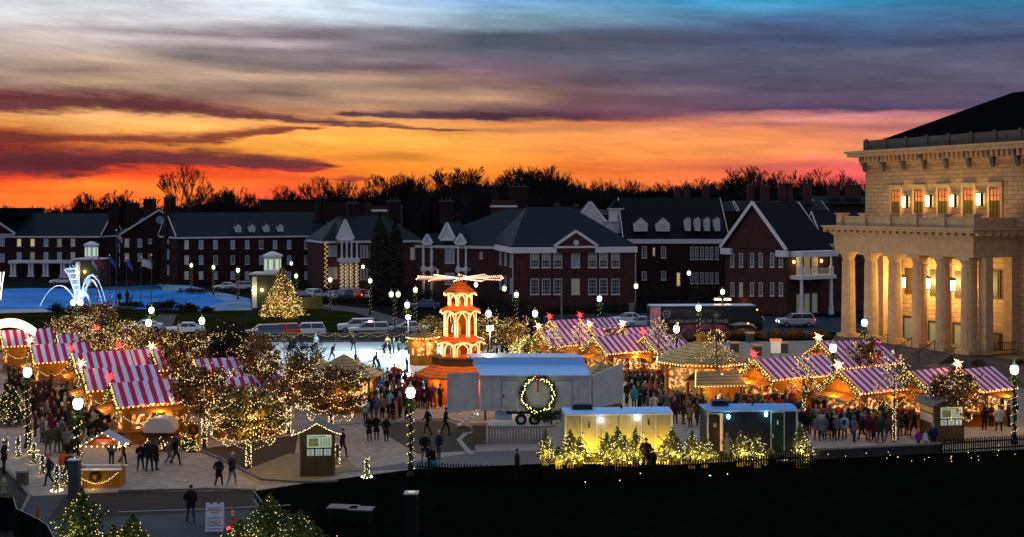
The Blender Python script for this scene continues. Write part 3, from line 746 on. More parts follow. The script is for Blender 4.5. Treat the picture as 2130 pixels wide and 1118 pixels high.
# B4 with three small white gables
b4 = Bld('brick_building', (XA(868, 196), 196), (XA(1040, 190), 190), 20, 508, 'brick building with three small white gables behind the wooden pyramid', 'brick')
b4.body(); b4.eaves(.6); b4.roof(ZA(434, 202), 12, m='slate', ix2=0.2)
for px, w, t_ in ((893, 20, 488), (934, 32, 464), (962, 22, 487)): b4.pediment(px, w, t_, 506 if w < 30 else 497, 'white', 'whited', -.8, 2)
b4.rows([881], [(518, 545), (568, 585)], 6, 0); b4.rows([929, 936, 943], [(517, 548)], 6, 0, panes=['pane_blue'])
b4.rows([929, 936, 943], [(568, 592)], 6, 0); b4.rows([1001], [(525, 538)], 6, 0)
for p_ in ((888, 905), (960, 976)):
    b4.columns([b4.lx(p_[0]), b4.lx(p_[1])], -1.2, ZA(556, 195), ZA(512, 195), .16); b4.columns([b4.lx(p_[0]), b4.lx(p_[1])], -1.2, 0, ZA(562, 195), .2)
    MB().box(b4.lx(p_[0]) - .3, b4.lx(p_[1]) + .3, -1.6, -.05, ZA(562, 195), ZA(556, 195)).build('balcony', M['white'], b4.o)
b4.rows([898], [(520, 545)], 7, 0); b4.rows([911], [(560, 580)], 5, 0, panes=['pane_lit'])
lamp('porch_light', (b4.lx(898), -.8, 3.4), 20, (1, .75, .4), parent=b4.o)
# brick parapet and stacks behind B4
p4 = Bld('brick_building', (XA(1022, 225), 225), (XA(1074, 225), 225), 6, 417, 'red brick parapet with white base between two tall chimney stacks', 'brick')
p4.body(); MB().box(-.2, p4.L + .2, -.25, -.002, p4.ze - 1.3, p4.ze - .95).build('white_band', M['white'], p4.o)
p4.chimney(.6, 2, 1.4, 1.2, 12, ZA(388, 226)); p4.chimney(p4.L + .4, 2, 3.6, 1.2, 12, ZA(390, 226)); p4.chimney(-8.5, 2, 2.6, 1.2, 12, ZA(420, 226))
# B5 main brick block
b5 = Bld('brick_building', (.2, 176), (.2 + 18.4 * .983, 176 + 18.4 * .184), 17, 513, 'large two storey brick hall with white sash windows and slate hip roof', 'brick')
b5.body(); b5.eaves(1.0, .35, 'white'); b5.roof(ZA(431, 184), 4, m='slate', ix2=8)
c5 = [1112, 1136, 1160, 1197, 1232, 1255, 1280]
b5.rows(c5, [(525, 557)], 18, 0, panes=['pane', 'pane', 'pane', 'pane_blue', 'pane', 'pane', 'pane'])
b5.rows(c5, [(580, 613)], 18, 0, panes=['pane', 'pane', 'pane', 'pane_dim', 'pane', 'pane', 'pane'])
# half-drawn blinds in the upper row
for px in c5:
    x = b5.lx(px); z1 = b5.lz(px, 525)
    MB().box(x - .5, x + .5, -.052, -.046, z1 - 1.15, z1 - .1).build('blind', mat('window_blind', (.32, .31, .30), .8), b5.o)
b5.side_rows(3, (2.7, 6.6), 1.1, 2.2, 'left', ('pane_blue', 'pane'), .1, .62)
b5.pediment(1197, 90, 481, 512, 'white', 'brick', -.5, 3)
x = b5.lx(1197); MB().box(x - 2.9, x + 2.9, -.4, -.06, b5.ze - 1.0, b5.ze - .02).build('gable', M['brick'], b5.o)
MB().lathe([(.42, -.05), (.42, .05), (.3, .06)], 16).build('round_window', M['whited'], b5.o, loc=(x, -.45, b5.lz(1197, 505))).rotation_euler = (pi / 2, 0, 0)
t = MB(); t.tube([(-.12, -.15, 0), (-.12, -.15, b5.ze - 1)], .07, 6); t.tube([(b5.L + .1, -.15, 0), (b5.L + .1, -.15, b5.ze - 1)], .07, 6); t.build('drainpipe', M['whited'], b5.o)
# B6 dark range behind, right of B5
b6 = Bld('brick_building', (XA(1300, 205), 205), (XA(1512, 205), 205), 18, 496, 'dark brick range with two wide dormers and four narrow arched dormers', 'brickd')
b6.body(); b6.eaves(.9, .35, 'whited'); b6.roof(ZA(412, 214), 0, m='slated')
b6.rows([1340, 1380], [(513, 537), (565, 583)], 10, 0); b6.rows([1360], [(515, 532)], 5, 0, panes=['pane_lit'])
b6.rows([1439, 1449, 1460, 1470, 1480, 1491], [(514, 540), (567, 590)], 6.5, 0, 'thin'); b6.rows([1411], [(567, 595)], 8, 0, panes=['pane_lit'])
for px in (1334, 1380): b6.dormer(px, 451, 482, 28, .7, 'slated')
for px in (1432, 1452, 1472, 1493): b6.dormer(px, 450, 481, 11, .5, 'slated', 2.2)
# white gable roof and cupola by B6
c6 = Bld('brick_building', (XA(1200, 212), 212), (XA(1262, 212), 212), 12, 470, 'white gabled block with a small white cupola above the hall roof', 'whited')
c6.body(ZA(470, 212)); x = c6.lx(1228); w = 7
c6.pediment(1228, 88, 420, 478, 'white', 'whited', -.3, 4, 'slated')
cu = MB(); x = c6.lx(1282)
cu.box(x - 1.9, x + 1.9, -2, 2, ZA(485, 212), ZA(462, 212)); cu.box(x - 2.2, x + 2.2, -2.3, 2.3, ZA(462, 212), ZA(460, 212))
cu.lathe([(1.35, 0), (1.35, 2.0), (1.6, 2.05), (1.6, 2.25)], 8, (x, 0, ZA(460, 212))); cu.build('cupola', M['whited'], c6.o)
MB().lathe([(1.6, 0), (1.0, .6), (.55, 1.1), (.15, 1.6), (.05, 2.2)], 8, (x, 0, ZA(460, 212) + 2.26)).build('roof', M['slated'], c6.o)
# B7 gabled brick house
b7 = Bld('brick_building', (31.9, 180), (38.8, 170), 18, 515, 'red brick house with steep gable and a lit white balcony at its side', 'brick')
zr = ZA(422, 175); L = b7.L
b7.body(); mb = MB()
for a, c in ((-.5, L / 2), (L + .5, L / 2)): mb.slab([(a, -.5, b7.ze), (c, -.5, zr), (c, 9.2, zr), (a, 9.2, b7.ze)], .16)
mb.build('roof', M['slated'], b7.o)
MB().prism([(0, b7.ze - .15), (L, b7.ze - .15), (L / 2, zr - .25)], -.0, 8.7, 'y').build('gable', M['brick'], b7.o)
t = MB()
for a in (-.5, L + .5): t.bar((a, -.55, b7.ze), (L / 2, -.55, zr + .05), .12, .5); t.bar((a * .96, 9.2, b7.ze), (L / 2, 9.2, zr), .12, .3)
t.box(-.5, 1.6, -.5, -.03, b7.ze - 1.0, b7.ze - .1); t.box(L - 1.6, L + .5, -.5, -.03, b7.ze - 1.0, b7.ze - .1)
t.build('rake_board', M['white'], b7.o)
b7.rows([1524, 1542, 1565, 1583, 1607, 1625], [(527, 556), (588, 616)], 10, 0, 'sash', panes=['pane'] * 7 + ['pane_dim'] + ['pane'] * 4)
# white porch on the right flank
yb = 1.2; pz = (ZA(580, 172), ZA(575, 172))
for zz0, zz1, r_ in ((0, pz[0], .26), (pz[1] + .2, b7.ze - 1.0, .16)):
    for y in (yb, 7.4):
        b = MB(); b.box(L + 1.5, L + 2.0, y - .25, y + .25, zz0, zz0 + 1.2); b.lathe([(r_, 0), (r_ * .85, zz1 - zz0 - 1.2)], 10, (L + 1.75, y, zz0 + 1.2)); b.build('column', M['white'], b7.o)
b = MB(); b.box(L + .02, L + 2.2, .7, 8, pz[0], pz[1] + .2); b.box(L + 2.0, L + 2.15, 1.5, 7.1, pz[1] + 1.1, pz[1] + 1.2)
for i in range(22): b.box(L + 2.04, L + 2.1, 1.55 + i * .26, 1.6 + i * .26, pz[1] + .2, pz[1] + 1.1)
b.build('balcony', M['white'], b7.o)
MB().box(L + .02, L + 2.4, .5, 8.2, b7.ze - 1.0, b7.ze - .2).build('porch_beam', M['white'], b7.o)
for y in (2.6, 4.2, 5.8):
    window(b7.o, L + .03, y, pz[1] + .3, 1.15, 2.6, 'pane_dim', pi / 2); window(b7.o, L + .03, y, .3, 1.1, 2.7, 'pane_dim', pi / 2)
for y in (1.4, 7.2):
    MB().box(L + .03, L + .25, y - .1, y + .1, pz[1] + 1.9, pz[1] + 2.3).build('wall_lantern', mat('lantern_glow', (1, .7, .3), emit=(1, .62, .2), es=6, sample=True), b7.o)
    lamp('porch_light', (L + .9, y * .8 + .9, pz[1] + 2.2), 45, (1, .65, .2), parent=b7.o)
lamp('wall_light', (b7.lx(1547), -.8, 1.2), 25, (1, .55, .15), parent=b7.o)
# dark block right of B7
b8 = Bld('brick_building', (XA(1716, 184), 184), (XA(1830, 184), 184), 14, 505, 'dark brick block between the gabled house and the limestone hall', 'brickd')
b8.body(); b8.eaves(.6); b8.roof(ZA(440, 191), 0, m='slated'); b8.rows([1731], [(527, 558), (592, 622)], 15, 0)
# distant dark ranges with chimneys
for k, (p0, p1, Y, pt, pe, lab) in enumerate([(1100, 1420, 280, 436, 448, 'distant dark roof left of the thin chimneys'), (1395, 1530, 300, 420, 440, 'distant dark roof with three thin brick chimneys'),
                                   (1540, 1720, 300, 418, 438, 'distant dark roof with paired brick chimneys'), (1700, 1830, 320, 408, 425, 'distant dark block next to the limestone hall')]):
    d = Bld('distant_building', (XA(p0, Y), Y), (XA(p1, Y), Y), 14, pe, lab, 'brickd', 'dark buildings behind the gabled house')
    d.body(); d.roof(ZA(pt, Y + 7), 0, m='slated')
    for px, t_, w_ in {0: [(1160, 428, 1.5), (1200, 430, 1.5)], 1: [(1415, 392, 1.4), (1434, 391, 1.4), (1475, 390, 1.6)], 2: [(1569, 388, 1.6), (1600, 388, 2), (1638, 384, 2), (1651, 384, 1.6), (1690, 384, 2)], 3: [(1745, 388, 3), (1785, 386, 4)]}[k]:
        d.chimney(d.lx(px), 5, w_, 1.5, 8, ZA(t_, Y + 5), 'brick')
# ================================================================== LIMESTONE HALL
hall = thing('concert_hall', (41.8, 110, 0), 'large limestone hall with a columned portico, lit windows and dark hipped roof', 'building', rz=atan2(-15, 6.8))
hd = (6.8 / 16.47, -15 / 16.47); hn = (15 / 16.47, 6.8 / 16.47)
def hloc(px, ly):              # hall-local x of a photograph column on the plane local y = ly
    k = (px - CX) / F
    ox, oy = 41.8 + hn[0] * ly, 110 + hn[1] * ly
    return (k * oy - ox) / (hd[0] - k * hd[1])
def hz(px, py, ly):
    x = hloc(px, ly); return ZA(py, 110 + hn[1] * ly + hd[1] * x)
def hcol(name, mb, m): return mb.build(name, M.get(m, m) if isinstance(m, str) else m, hall)
pod = 2.0
xl = hloc(1765, 0)
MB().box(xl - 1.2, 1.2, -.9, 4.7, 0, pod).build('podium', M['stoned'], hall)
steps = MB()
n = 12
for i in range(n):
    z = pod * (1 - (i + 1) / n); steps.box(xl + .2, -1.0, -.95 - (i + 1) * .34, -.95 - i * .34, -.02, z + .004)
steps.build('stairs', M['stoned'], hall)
px_cols = [1765, 1812, 1862, 1912, 1962, 2015]
for i, px in enumerate(px_cols):
    x = hloc(px, 0); b = MB(); r = .55
    b.box(x - .85, x + .85, -.85, .85, pod, pod + .35, 0); b.lathe([(.8, .35), (.8, .5), (.66, .6)], 16, (x, 0, pod))
    # fluted shaft
    vs = []; k = 24
    prof = [(.70, .6), (.70, 3), (.66, 6), (.61, 7.9)]
    b.lathe([(r_ , z) for r_, z in prof], k, (x, 0, pod))
    for j in range(12):
        a = 2 * pi * j / 12; b.tube([(x + .69 * cos(a), .69 * sin(a), pod + .65), (x + .60 * cos(a), .60 * sin(a), pod + 7.85)], .06, 4)
    b.lathe([(.56, 7.9), (.60, 8.0), (.60, 8.1), (.82, 8.6)], 16, (x, 0, pod)); b.box(x - .85, x + .85, -.85, .85, pod + 8.6, pod + 8.85)
    b.build('column', M['stonep'], hall, smooth=False)
# rear pilasters and square end pier
for px in (1838,): 
    x = hloc(px, 2.6)
    MB().box(x - .6, x + .6, 2.0, 3.2, pod, pod + 8.85).build('pier', M['stonep'], hall)
MB().box(.62, 1.5, .55, 1.45, pod, pod + 8.85).build('pier', M['stonep'], hall)
MB().box(.3, 1.25, 4.0, 4.698, pod, pod + 8.85).build('pilaster', M['stonep'], hall)
ent0, ent1 = pod + 8.85, 12.75
e = MB(); x0 = hloc(1752, 0) - .3; x1 = 1.3
e.box(x0, x1, -.75, 4.69, ent0 + .002, ent0 + .7); e.box(x0 - .07, x1 + .07, -.82, 4.69, ent0 + .702, ent1 - .2)
e.box(x0 - .25, x1 + .25, -1.0, 4.69, ent1 - .198, ent1)
e.build('entablature', M['stonep'], hall)
c = MB(); c.box(x0 - .85, x1 + .85, -1.6, 4.69, ent1 + .35, ent1 + .62); c.box(x0 - 1.0, x1 + 1.0, -1.75, 4.69, ent1 + .622, ent1 + .78)
c.box(x0 - .4, x1 + .4, -1.15, 4.69, ent1 + .002, ent1 + .348)
k = 0; x = x0 - .9
while x < x1 + 1.0:
    c.box(x, x + .34, -1.5, -1.152, ent1 + .1, ent1 + .34); x += .95
y = -.9
while y < 4.2:
    c.box(x1 + .402, x1 + 1.1, y, y + .34, ent1 + .1, ent1 + .34); y += .95
c.build('cornice', M['stonep'], hall)
zb = ent1 + .782
b = MB(); xs = [x0 + .5 + (x1 - x0 - 1.0) * i / 5 for i in range(6)]
for x in xs: b.box(x - .42, x + .42, -.6, .25, zb, zb + 1.15); b.box(x - .55, x + .55, -.72, .36, zb + 1.152, zb + 1.3)
for a, c_ in zip(xs, xs[1:]): b.box(a + .422, c_ - .422, -.38, .02, zb, zb + .85); b.box(a + .422, c_ - .422, -.46, .1, zb + .852, zb + .97)
b.box(x1 - .8, x1 - .3, .36, 4.69, zb, zb + .9)
b.build('balustrade', M['stonep'], hall)
# main block
XM0, XM1, DM = hloc(1800, 4.7), 26, 36
zc = hz(1800, 322, 4.7) - .3
MB().box(XM0, XM1, 4.7, 4.7 + DM, 0, zc).build('wall', M['stone'], hall)
c = MB(); c.box(XM0 - .35, XM1, 4.3, 4.698, zc - .9, zc - .3); c.box(XM0 - .35, XM0 - .002, 4.7, 4.7 + DM, zc - .9, zc - .3)
c.box(XM0 - 1.1, XM1, 3.1, 4.7 + DM, zc + .002, zc + .4); c.box(XM0 - 1.3, XM1, 2.85, 4.7 + DM, zc + .402, zc + .62)
x = XM0 + .4
while x < XM1 - 1: c.box(x, x + .3, 3.6, 4.298, zc - .62, zc - .02); x += .62
c.build('cornice', M['stonep'], hall)
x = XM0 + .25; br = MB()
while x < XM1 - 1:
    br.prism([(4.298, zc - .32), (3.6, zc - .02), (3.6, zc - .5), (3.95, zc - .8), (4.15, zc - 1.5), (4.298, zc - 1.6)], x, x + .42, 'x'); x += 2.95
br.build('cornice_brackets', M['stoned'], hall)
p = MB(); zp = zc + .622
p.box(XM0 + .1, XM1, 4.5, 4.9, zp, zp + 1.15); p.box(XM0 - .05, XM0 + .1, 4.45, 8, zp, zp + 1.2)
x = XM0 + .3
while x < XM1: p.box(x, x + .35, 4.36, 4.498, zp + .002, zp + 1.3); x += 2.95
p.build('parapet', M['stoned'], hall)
rf = MB(); zr0 = zp + 1.1; ap = 27.6
v = [(XM0 + 1.2, 5.4, zr0), (XM1, 5.4, zr0), (XM1, 4.7 + DM - 1, zr0), (XM0 + 1.2, 4.7 + DM - 1, zr0), (-11.2, 17.5, ap), (XM1, 17.5, ap), (XM1, 24, ap), (-11.2, 24, ap)]
rf.add(v, [(0, 1, 5, 4), (0, 4, 7, 3), (4, 5, 6, 7), (3, 7, 6, 2), (1, 2, 6, 5), (0, 3, 2, 1)])
rf.build('roof', mat('black_metal_roof', (.004, .004, .005), .95, spec=0), hall)
# upper windows with wooden shutters, hoods and lanterns
shut = pattern('gilt_shutter', 'planks', (.16, .11, .02), (.03, .02, .006), .6, .2, 0, .1)
redp = mat('red_lit_pane', (.4, .1, .03), .4, emit=(1, .25, .05), es=.45)
lant = mat('lantern_panel', (1, .9, .6), emit=(1, .86, .5), es=7, sample=True)
ups = [(1865, 399, 452), (1913, 398, 452), (1963, 397, 451), (2016, 395, 450), (2071, 394, 453)]
for i, (px, yt, yb_) in enumerate(ups):
    x = hloc(px, 4.7); z1 = hz(px, yt, 4.7); z0 = max(hz(px, yb_, 4.7), zb + .1)
    f = MB(); w = .66
    for sx in (-1, 1): f.box(x + sx * (w + .12) - .14, x + sx * (w + .12) + .14, 4.55, 4.698, z0, z1 + .25)
    f.box(x - w - .26, x + w + .26, 4.5, 4.698, z1 + .252, z1 + .55); f.box(x - w - .36, x + w + .36, 4.4, 4.698, z1 + .552, z1 + .68)
    wd = f.build('window', M['stonep'], hall)
    q = MB(); q.box(x - w + .03, x + w - .03, 4.62, 4.69, z0, z0 + (z1 - z0) * .6); q.build('shutter', shut, wd)
    q = MB(); q.box(x - w + .03, x + w - .03, 4.64, 4.69, z0 + (z1 - z0) * .6 + .01, z1); q.build('pane', redp, wd)
    q = MB()
    for j in range(4): q.box(x - w + .03 + j * (2 * w - .1) / 3, x - w + .07 + j * (2 * w - .1) / 3, 4.59, 4.618, z0, z1 + .2)
    q.box(x - w + .03, x + w - .03, 4.595, 4.615, z0 + (z1 - z0) * .78, z0 + (z1 - z0) * .8)
    q.build('glazing_bars', M['black'], wd)
for px, py in ((1883, 420), (1932, 419), (1983, 418), (2038, 415)):
    x = hloc(px, 4.4); z = hz(px, py, 4.4)
    q = MB(); q.box(x - .32, x + .32, 4.15, 4.6, z + .56, z + .64); q.box(x - .32, x + .32, 4.15, 4.6, z - .64, z - .56); q.box(x + .24, x + .30, 4.2, 4.55, z - .56, z + .56)
    wl = q.build('wall_lantern', M['black'], hall)
    MB().box(x - .23, x + .2, 4.22, 4.53, z - .55, z + .55).build('lantern_glass', lant, wl)
    lamp('wall_lantern_light', (x, 3.7, z + .1), 95, (1, .72, .22), parent=hall)
# doors and tall openings behind the columns
for px, yt, yb_ in ((1893, 662, 720), (1946, 672, 722), (1998, 676, 726)):
    x = hloc(px, 4.7); z1 = hz(px, yt, 4.7)
    f = MB(); f.box(x - .95, x - .75, 4.6, 4.698, pod, z1 + .2); f.box(x + .75, x + .95, 4.6, 4.698, pod, z1 + .2); f.box(x - .75, x + .75, 4.6, 4.698, z1, z1 + .2)
    d = f.build('door', mat('bronze_frame', (.05, .035, .02), .5), hall)
    q = MB(); q.box(x - .74, x + .74, 4.65, 4.69, pod + .01, z1 - .01); q.build('door_leaf', M['pane_dim'], d)
for px in (1893, 1946, 1998):
    x = hloc(px, 4.7)
    f = MB(); f.box(x - .75, x + .75, 4.66, 4.697, pod + 4.5, pod + 7.2); f.build('window', mat('dark_bronze', (.06, .04, .015), .4), hall)
for px in (1868, 1920, 1972, 2024):
    x = hloc(px, 4.7); MB().box(x - .5, x + .5, 4.45, 4.698, pod, pod + 8.8).build('pilaster', M['stonep'], hall)
# right flank window, door, railing
for px, yt, yb_, nm in ((2070, 562, 620, 'window'), (2072, 692, 738, 'door')):
    x = hloc(px, 4.7); z1 = hz(px, yt, 4.7); z0 = max(pod, hz(px, yb_, 4.7))
    f = MB(); f.box(x - .7, x + .7, 4.55, 4.698, z0, z1); w_ = f.build(nm, mat('bronze_frame', (.05, .035, .02)), hall)
    q = MB(); q.box(x - .5, x + .5, 4.5, 4.549, z0 + .15, z1 - .2); q.build('pane', mat('gold_dim_pane', (.12, .08, .02), .4), w_)
rl = MB()
for z in (.35, 1.05): rl.bar((1.25, 1.5, pod + z), (1.25, 4.4, pod + z), .06)
for i in range(14): rl.bar((1.25, 1.55 + i * .22, pod), (1.25, 1.55 + i * .22, pod + 1.05), .035)
rl.build('railing', M['black'], hall)
t = MB(); t.box(1.21, 9, -1.6, 4.6, 0, pod - .35); t.box(1.2, 9.1, -1.75, 4.6, pod - .348, pod - .12); t.build('terrace_wall', M['stoned'], hall)
MB().box(-1.0, 1.2, -4.9, -.95, 0, 1.1).build('stair_block', M['stoned'], hall)
for x in (-12.5, -9.5, -6.2, -3.2):
    h = MB(); a = (x, -1.0, pod + .95); b_ = (x, -4.9, 1.05); h.bar(a, b_, .06)
    for t_ in (0, .5, 1): q = Vector(a).lerp(Vector(b_), t_); h.bar((q.x, q.y, q.z - .95), tuple(q), .05)
    h.build('handrail', M['black'], hall)
# hanging lanterns of the portico
for px, py in ((1877, 588), (1928, 590), (1980, 594)):
    x = hloc(px, 2.2); z = hz(px, py, 2.2)
    q = MB(); q.lathe([(.34, 0), (.34, .1)], 8, (x, 2.2, z - .62)); q.lathe([(.36, 0), (.36, .12), (.1, .3)], 8, (x, 2.2, z + .48)); q.tube([(x, 2.2, z + .7), (x, 2.2, ent0)], .03, 4)
    wl = q.build('hanging_lantern', M['black'], hall)
    q = MB(); q.lathe([(.28, 0), (.28, .98)], 8, (x, 2.2, z - .51)); q.build('lantern_glass', lant, wl)
    lamp('lantern_light', (x, 2.75, z), 1000, (1, .66, .24), .15, parent=hall)
for x in (-15, -9.5, -4):
    MB().box(x - .2, x + .2, -10.2, -9.8, 0, .3).build('floodlight', M['black'], hall)
    lamp('flood_beam', (x, -10, .45), 620, (1, .60, .30), .2, parent=hall, kind='SPOT', spot=1.7).rotation_euler = (radians(118), 0, 0)
MB().box(6.3, 6.7, -6.2, -5.8, 0, .3).build('floodlight', M['black'], hall)
lamp('flood_beam', (6.5, -6, .45), 260, (1, .60, .30), .2, parent=hall, kind='SPOT', spot=1.8).rotation_euler = (radians(125), 0, 0)
# flood light washing the upper wall from behind the portico parapet
for x in (-15.5, -10.5, -5.5, -.5):
    MB().box(x - .18, x + .18, 1.2, 1.5, zb, zb + .25).build('floodlight', M['black'], hall)
    lamp('flood_beam', (x, 1.35, zb + .35), 210, (1, .62, .34), .1, parent=hall, kind='SPOT', spot=2.4).rotation_euler = (radians(148), 0, 0)
for px in (2036, 2125):                      # planters with clipped evergreen balls on the terrace
    Y = 104; x = XA(px, Y)
    t = thing('planter', (x, Y, 0), 'clipped ball shrub in a stone planter below the hall, %s' % ('left one' if px < 2100 else 'right one'), 'planter', 'planters by the hall')
    MB().lathe([(.35, 0), (.45, .9), (.55, 1.0), (.5, 1.05)], 8).build('pot', M['stoned'], t)
    q = MB()
    for i in range(350):
        d = Vector((R.gauss(0, 1), R.gauss(0, 1), R.gauss(0, 1))).normalized() * R.uniform(.4, .65); q.card((d.x, d.y, 1.7 + d.z), .1)
    q.build('foliage', M['dark_leaf'], t)

# ================================================================== LAMPS
def lamp_post(px, py, kind='plain', col='globe', ZC=4.9, lab=''):
    Y = 2500 * (H - ZC) / (py - HZ); X = XA(px, Y)
    t = thing('street_lamp', (X, Y, 0), lab, 'street lamp', 'acorn globe street lamps')
    p = MB(); p.lathe([(.24, 0), (.24, .15), (.16, .3), (.14, .7), (.08, .85), (.06, 2), (.05, ZC - .55), (.09, ZC - .5), (.09, ZC - .4)], 10)
    p.build('pole', M['black'], t)
    offs = [0] if kind != 'double' else [-.42, .42]
    if kind == 'double':
        a = MB(); a.bar((-.42, 0, ZC - .5), (.42, 0, ZC - .5), .06); a.build('arm', M['black'], t)
    for ox in offs:
        MB().lathe([(.10, -.36), (.20, -.28), (.26, -.05), (.24, .12), (.15, .24)], 12, (ox, 0, ZC)).build('globe', M[col], t, smooth=True)
        MB().lathe([(.17, .24), (.13, .34), (.05, .42), (.03, .55), (.0, .6)], 8, (ox, 0, ZC)).build('cap', mat('glowing_verdigris_cap', (.20, .26, .16), .6, emit=(.6, .75, .4), es=.25), t)  # faint emission in the green cap imitates light from the globe
        c = MB(); c.lathe([(.12, -.46), (.12, -.36)], 8, (ox, 0, ZC)); c.build('collar', M['darkgreen'], t)
    if kind in ('wound', 'double'):
        gb = MB(); q = MB(); n = int((ZC - 1.0) * 26); hz_ = .6
        for i in range(n):
            a = i * .42; z = .5 + (ZC - 1.2) * i / n; r = .13
            x, y = r * cos(a), r * sin(a)
            for _ in range(4): gb.card((x + R.uniform(-.05, .05), y + R.uniform(-.05, .05), z + R.uniform(-.04, .04)), .07)
            if i % (2 if Y < 100 else 4) == 0: q.octa((x * 1.55, y * 1.55, z), R.uniform(.016, .034) if Y < 100 else .032)
        gb.build('garland', M['fir'], t); q.build('light_string', M['fairy'] if Y < 130 else mat('dim_fairy_bulb', (1, .7, .4), emit=(1, .66, .30), es=1.5), t)
        w = MB()
        for i in range(90): w.card((R.gauss(0, .17), R.gauss(0, .17), ZC - .75 + R.gauss(0, .12)), .12)
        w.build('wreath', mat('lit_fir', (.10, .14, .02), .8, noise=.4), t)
    return t
LAMPS = [(162, 838, 'wound', 'globew', 'street lamp wound with lights, nearest the left edge of the market crowd'),
 (57, 773, 'wound', 'globew', 'street lamp standing in the left crowd below the first striped roofs'),
 (854, 815, 'wound', 'globe', 'street lamp with gold lit garland left of the grey stage trailer'),
 (2110, 768, 'wound', 'globew', 'street lamp at the right edge beyond the last market hut'),
 (1733, 723, 'wound', 'globe', 'street lamp among the striped huts left of the lit star'),
 (1407, 684, 'wound', 'globe', 'street lamp left of the octagonal pavilion cupola'),
 (1247, 621, 'wound', 'globew', 'cold white street lamp in front of the brick hall'),
 (1453, 640, 'wound', 'globew', 'street lamp in front of the middle of the tour bus'),
 (1798, 671, 'wound', 'globew', 'street lamp in front of the leftmost portico column'),
 (1113, 652, 'wound', 'globe', 'street lamp right of the pyramid before the first striped roof'),
 (1074, 613, 'wound', 'globeg', 'street lamp at the left foot of the brick hall'),
 (1049, 600, 'plain', 'globeg', 'plain lamp behind the end of the pyramid blades'),
 (990, 592, 'plain', 'globeg', 'small lamp just under the pyramid blades'),
 (847, 634, 'wound', 'globe', 'upper one of the stacked lamps left of the pyramid'),
 (864, 603, 'wound', 'globeg', 'street lamp under the left tip of the pyramid blades'),
 (821, 612, 'double', 'globeg', 'twin globe street lamp at the end of the curved path'),
 (825, 567, 'plain', 'globeg', 'lamp right of the tall dark evergreens'),
 (755, 555, 'plain', 'globeg', 'lamp in front of the porch house'),
 (770, 584, 'wound', 'globeg', 'lamp wound with lights left of the dark evergreens'),
 (687, 582, 'wound', 'globeg', 'lamp wound with lights before the parked cars'),
 (616, 574, 'wound', 'globeg', 'lamp right of the lit fir top'),
 (606, 548, 'plain', 'globeg', 'lamp above and right of the white gate lantern'),
 (495, 562, 'wound', 'globew', 'lamp at the right of three along the pool'),
 (444, 556, 'wound', 'globeg', 'middle one of three lamps along the pool'),
 (398, 552, 'wound', 'globeg', 'leftmost of three lamps along the pool'),
 (315, 645, 'wound', 'globe', 'lamp beside the sloping path behind the left huts'),
 (309, 671, 'plain', 'globe', 'lower lamp beside the sloping path'),
 (420, 667, 'plain', 'globe', 'lamp left of the dark tree'),
 (160, 629, 'double', 'globe', 'twin globe lamp before the light fountain'),
 (1323, 595, 'plain', 'globeg', 'lamp at the right corner of the brick hall'),
 (1433, 568, 'plain', 'globe', 'lamp by the dark brick range'),
 (1503, 607, 'wound', 'globeg', 'lamp left of the gabled brick house'),
 (1016, 652, 'plain', 'globe', 'lamp just right of the pyramid middle storey')]
for px, py, k, c, lab in LAMPS: lamp_post(px, py, k, c, lab=lab)
def flood(px, py, ZC, power, lab):
    Y = 2500 * (H - ZC) / (py - HZ); X = XA(px, Y)
    t = thing('floodlight_mast', (X, Y, 0), lab, 'floodlight', 'floodlights of the ice rink')
    MB().tube([(0, 0, 0), (0, 0, ZC)], .05, 6).build('pole', M['black'], t)
    MB().box(-.3, .3, -.1, .02, ZC - .2, ZC + .2).build('housing', M['black'], t)
    MB().lathe([(.23, -.04), (.23, .04)], 12).build('lens', mat('flood_lens', (1, 1, 1), emit=(.85, 1, .8), es=16, sample=True), t, loc=(0, -.16, ZC)).rotation_euler = (pi / 2, 0, 0)
    lamp('flood_beam', (0, -.4, ZC), power, (.8, 1, .95), .15, parent=t)
flood(1019, 683, 5.2, 6000, 'bright white floodlight right of the pyramid'); flood(849, 660, 3.9, 7000, 'bright greenish floodlight left of the pyramid')
t = thing('street_lamp', (XA(1503, 150), 150, 0), 'tall post with two orange lamps behind the bus', 'street lamp')
MB().tube([(0, 0, 0), (0, 0, ZA(618, 150))], .08, 6).build('pole', M['black'], t)
MB().bar((-.8, 0, ZA(620, 150)), (.8, 0, ZA(620, 150)), .1).build('arm', M['black'], t)
for s_ in (-.6, .6): MB().box(s_ - .4, s_ + .4, -.2, .2, ZA(623, 150) - .1, ZA(623, 150) + .1).build('lamp_head', mat('sodium_lamp', (1, .6, .3), emit=(1, .66, .32), es=9, sample=True), t)

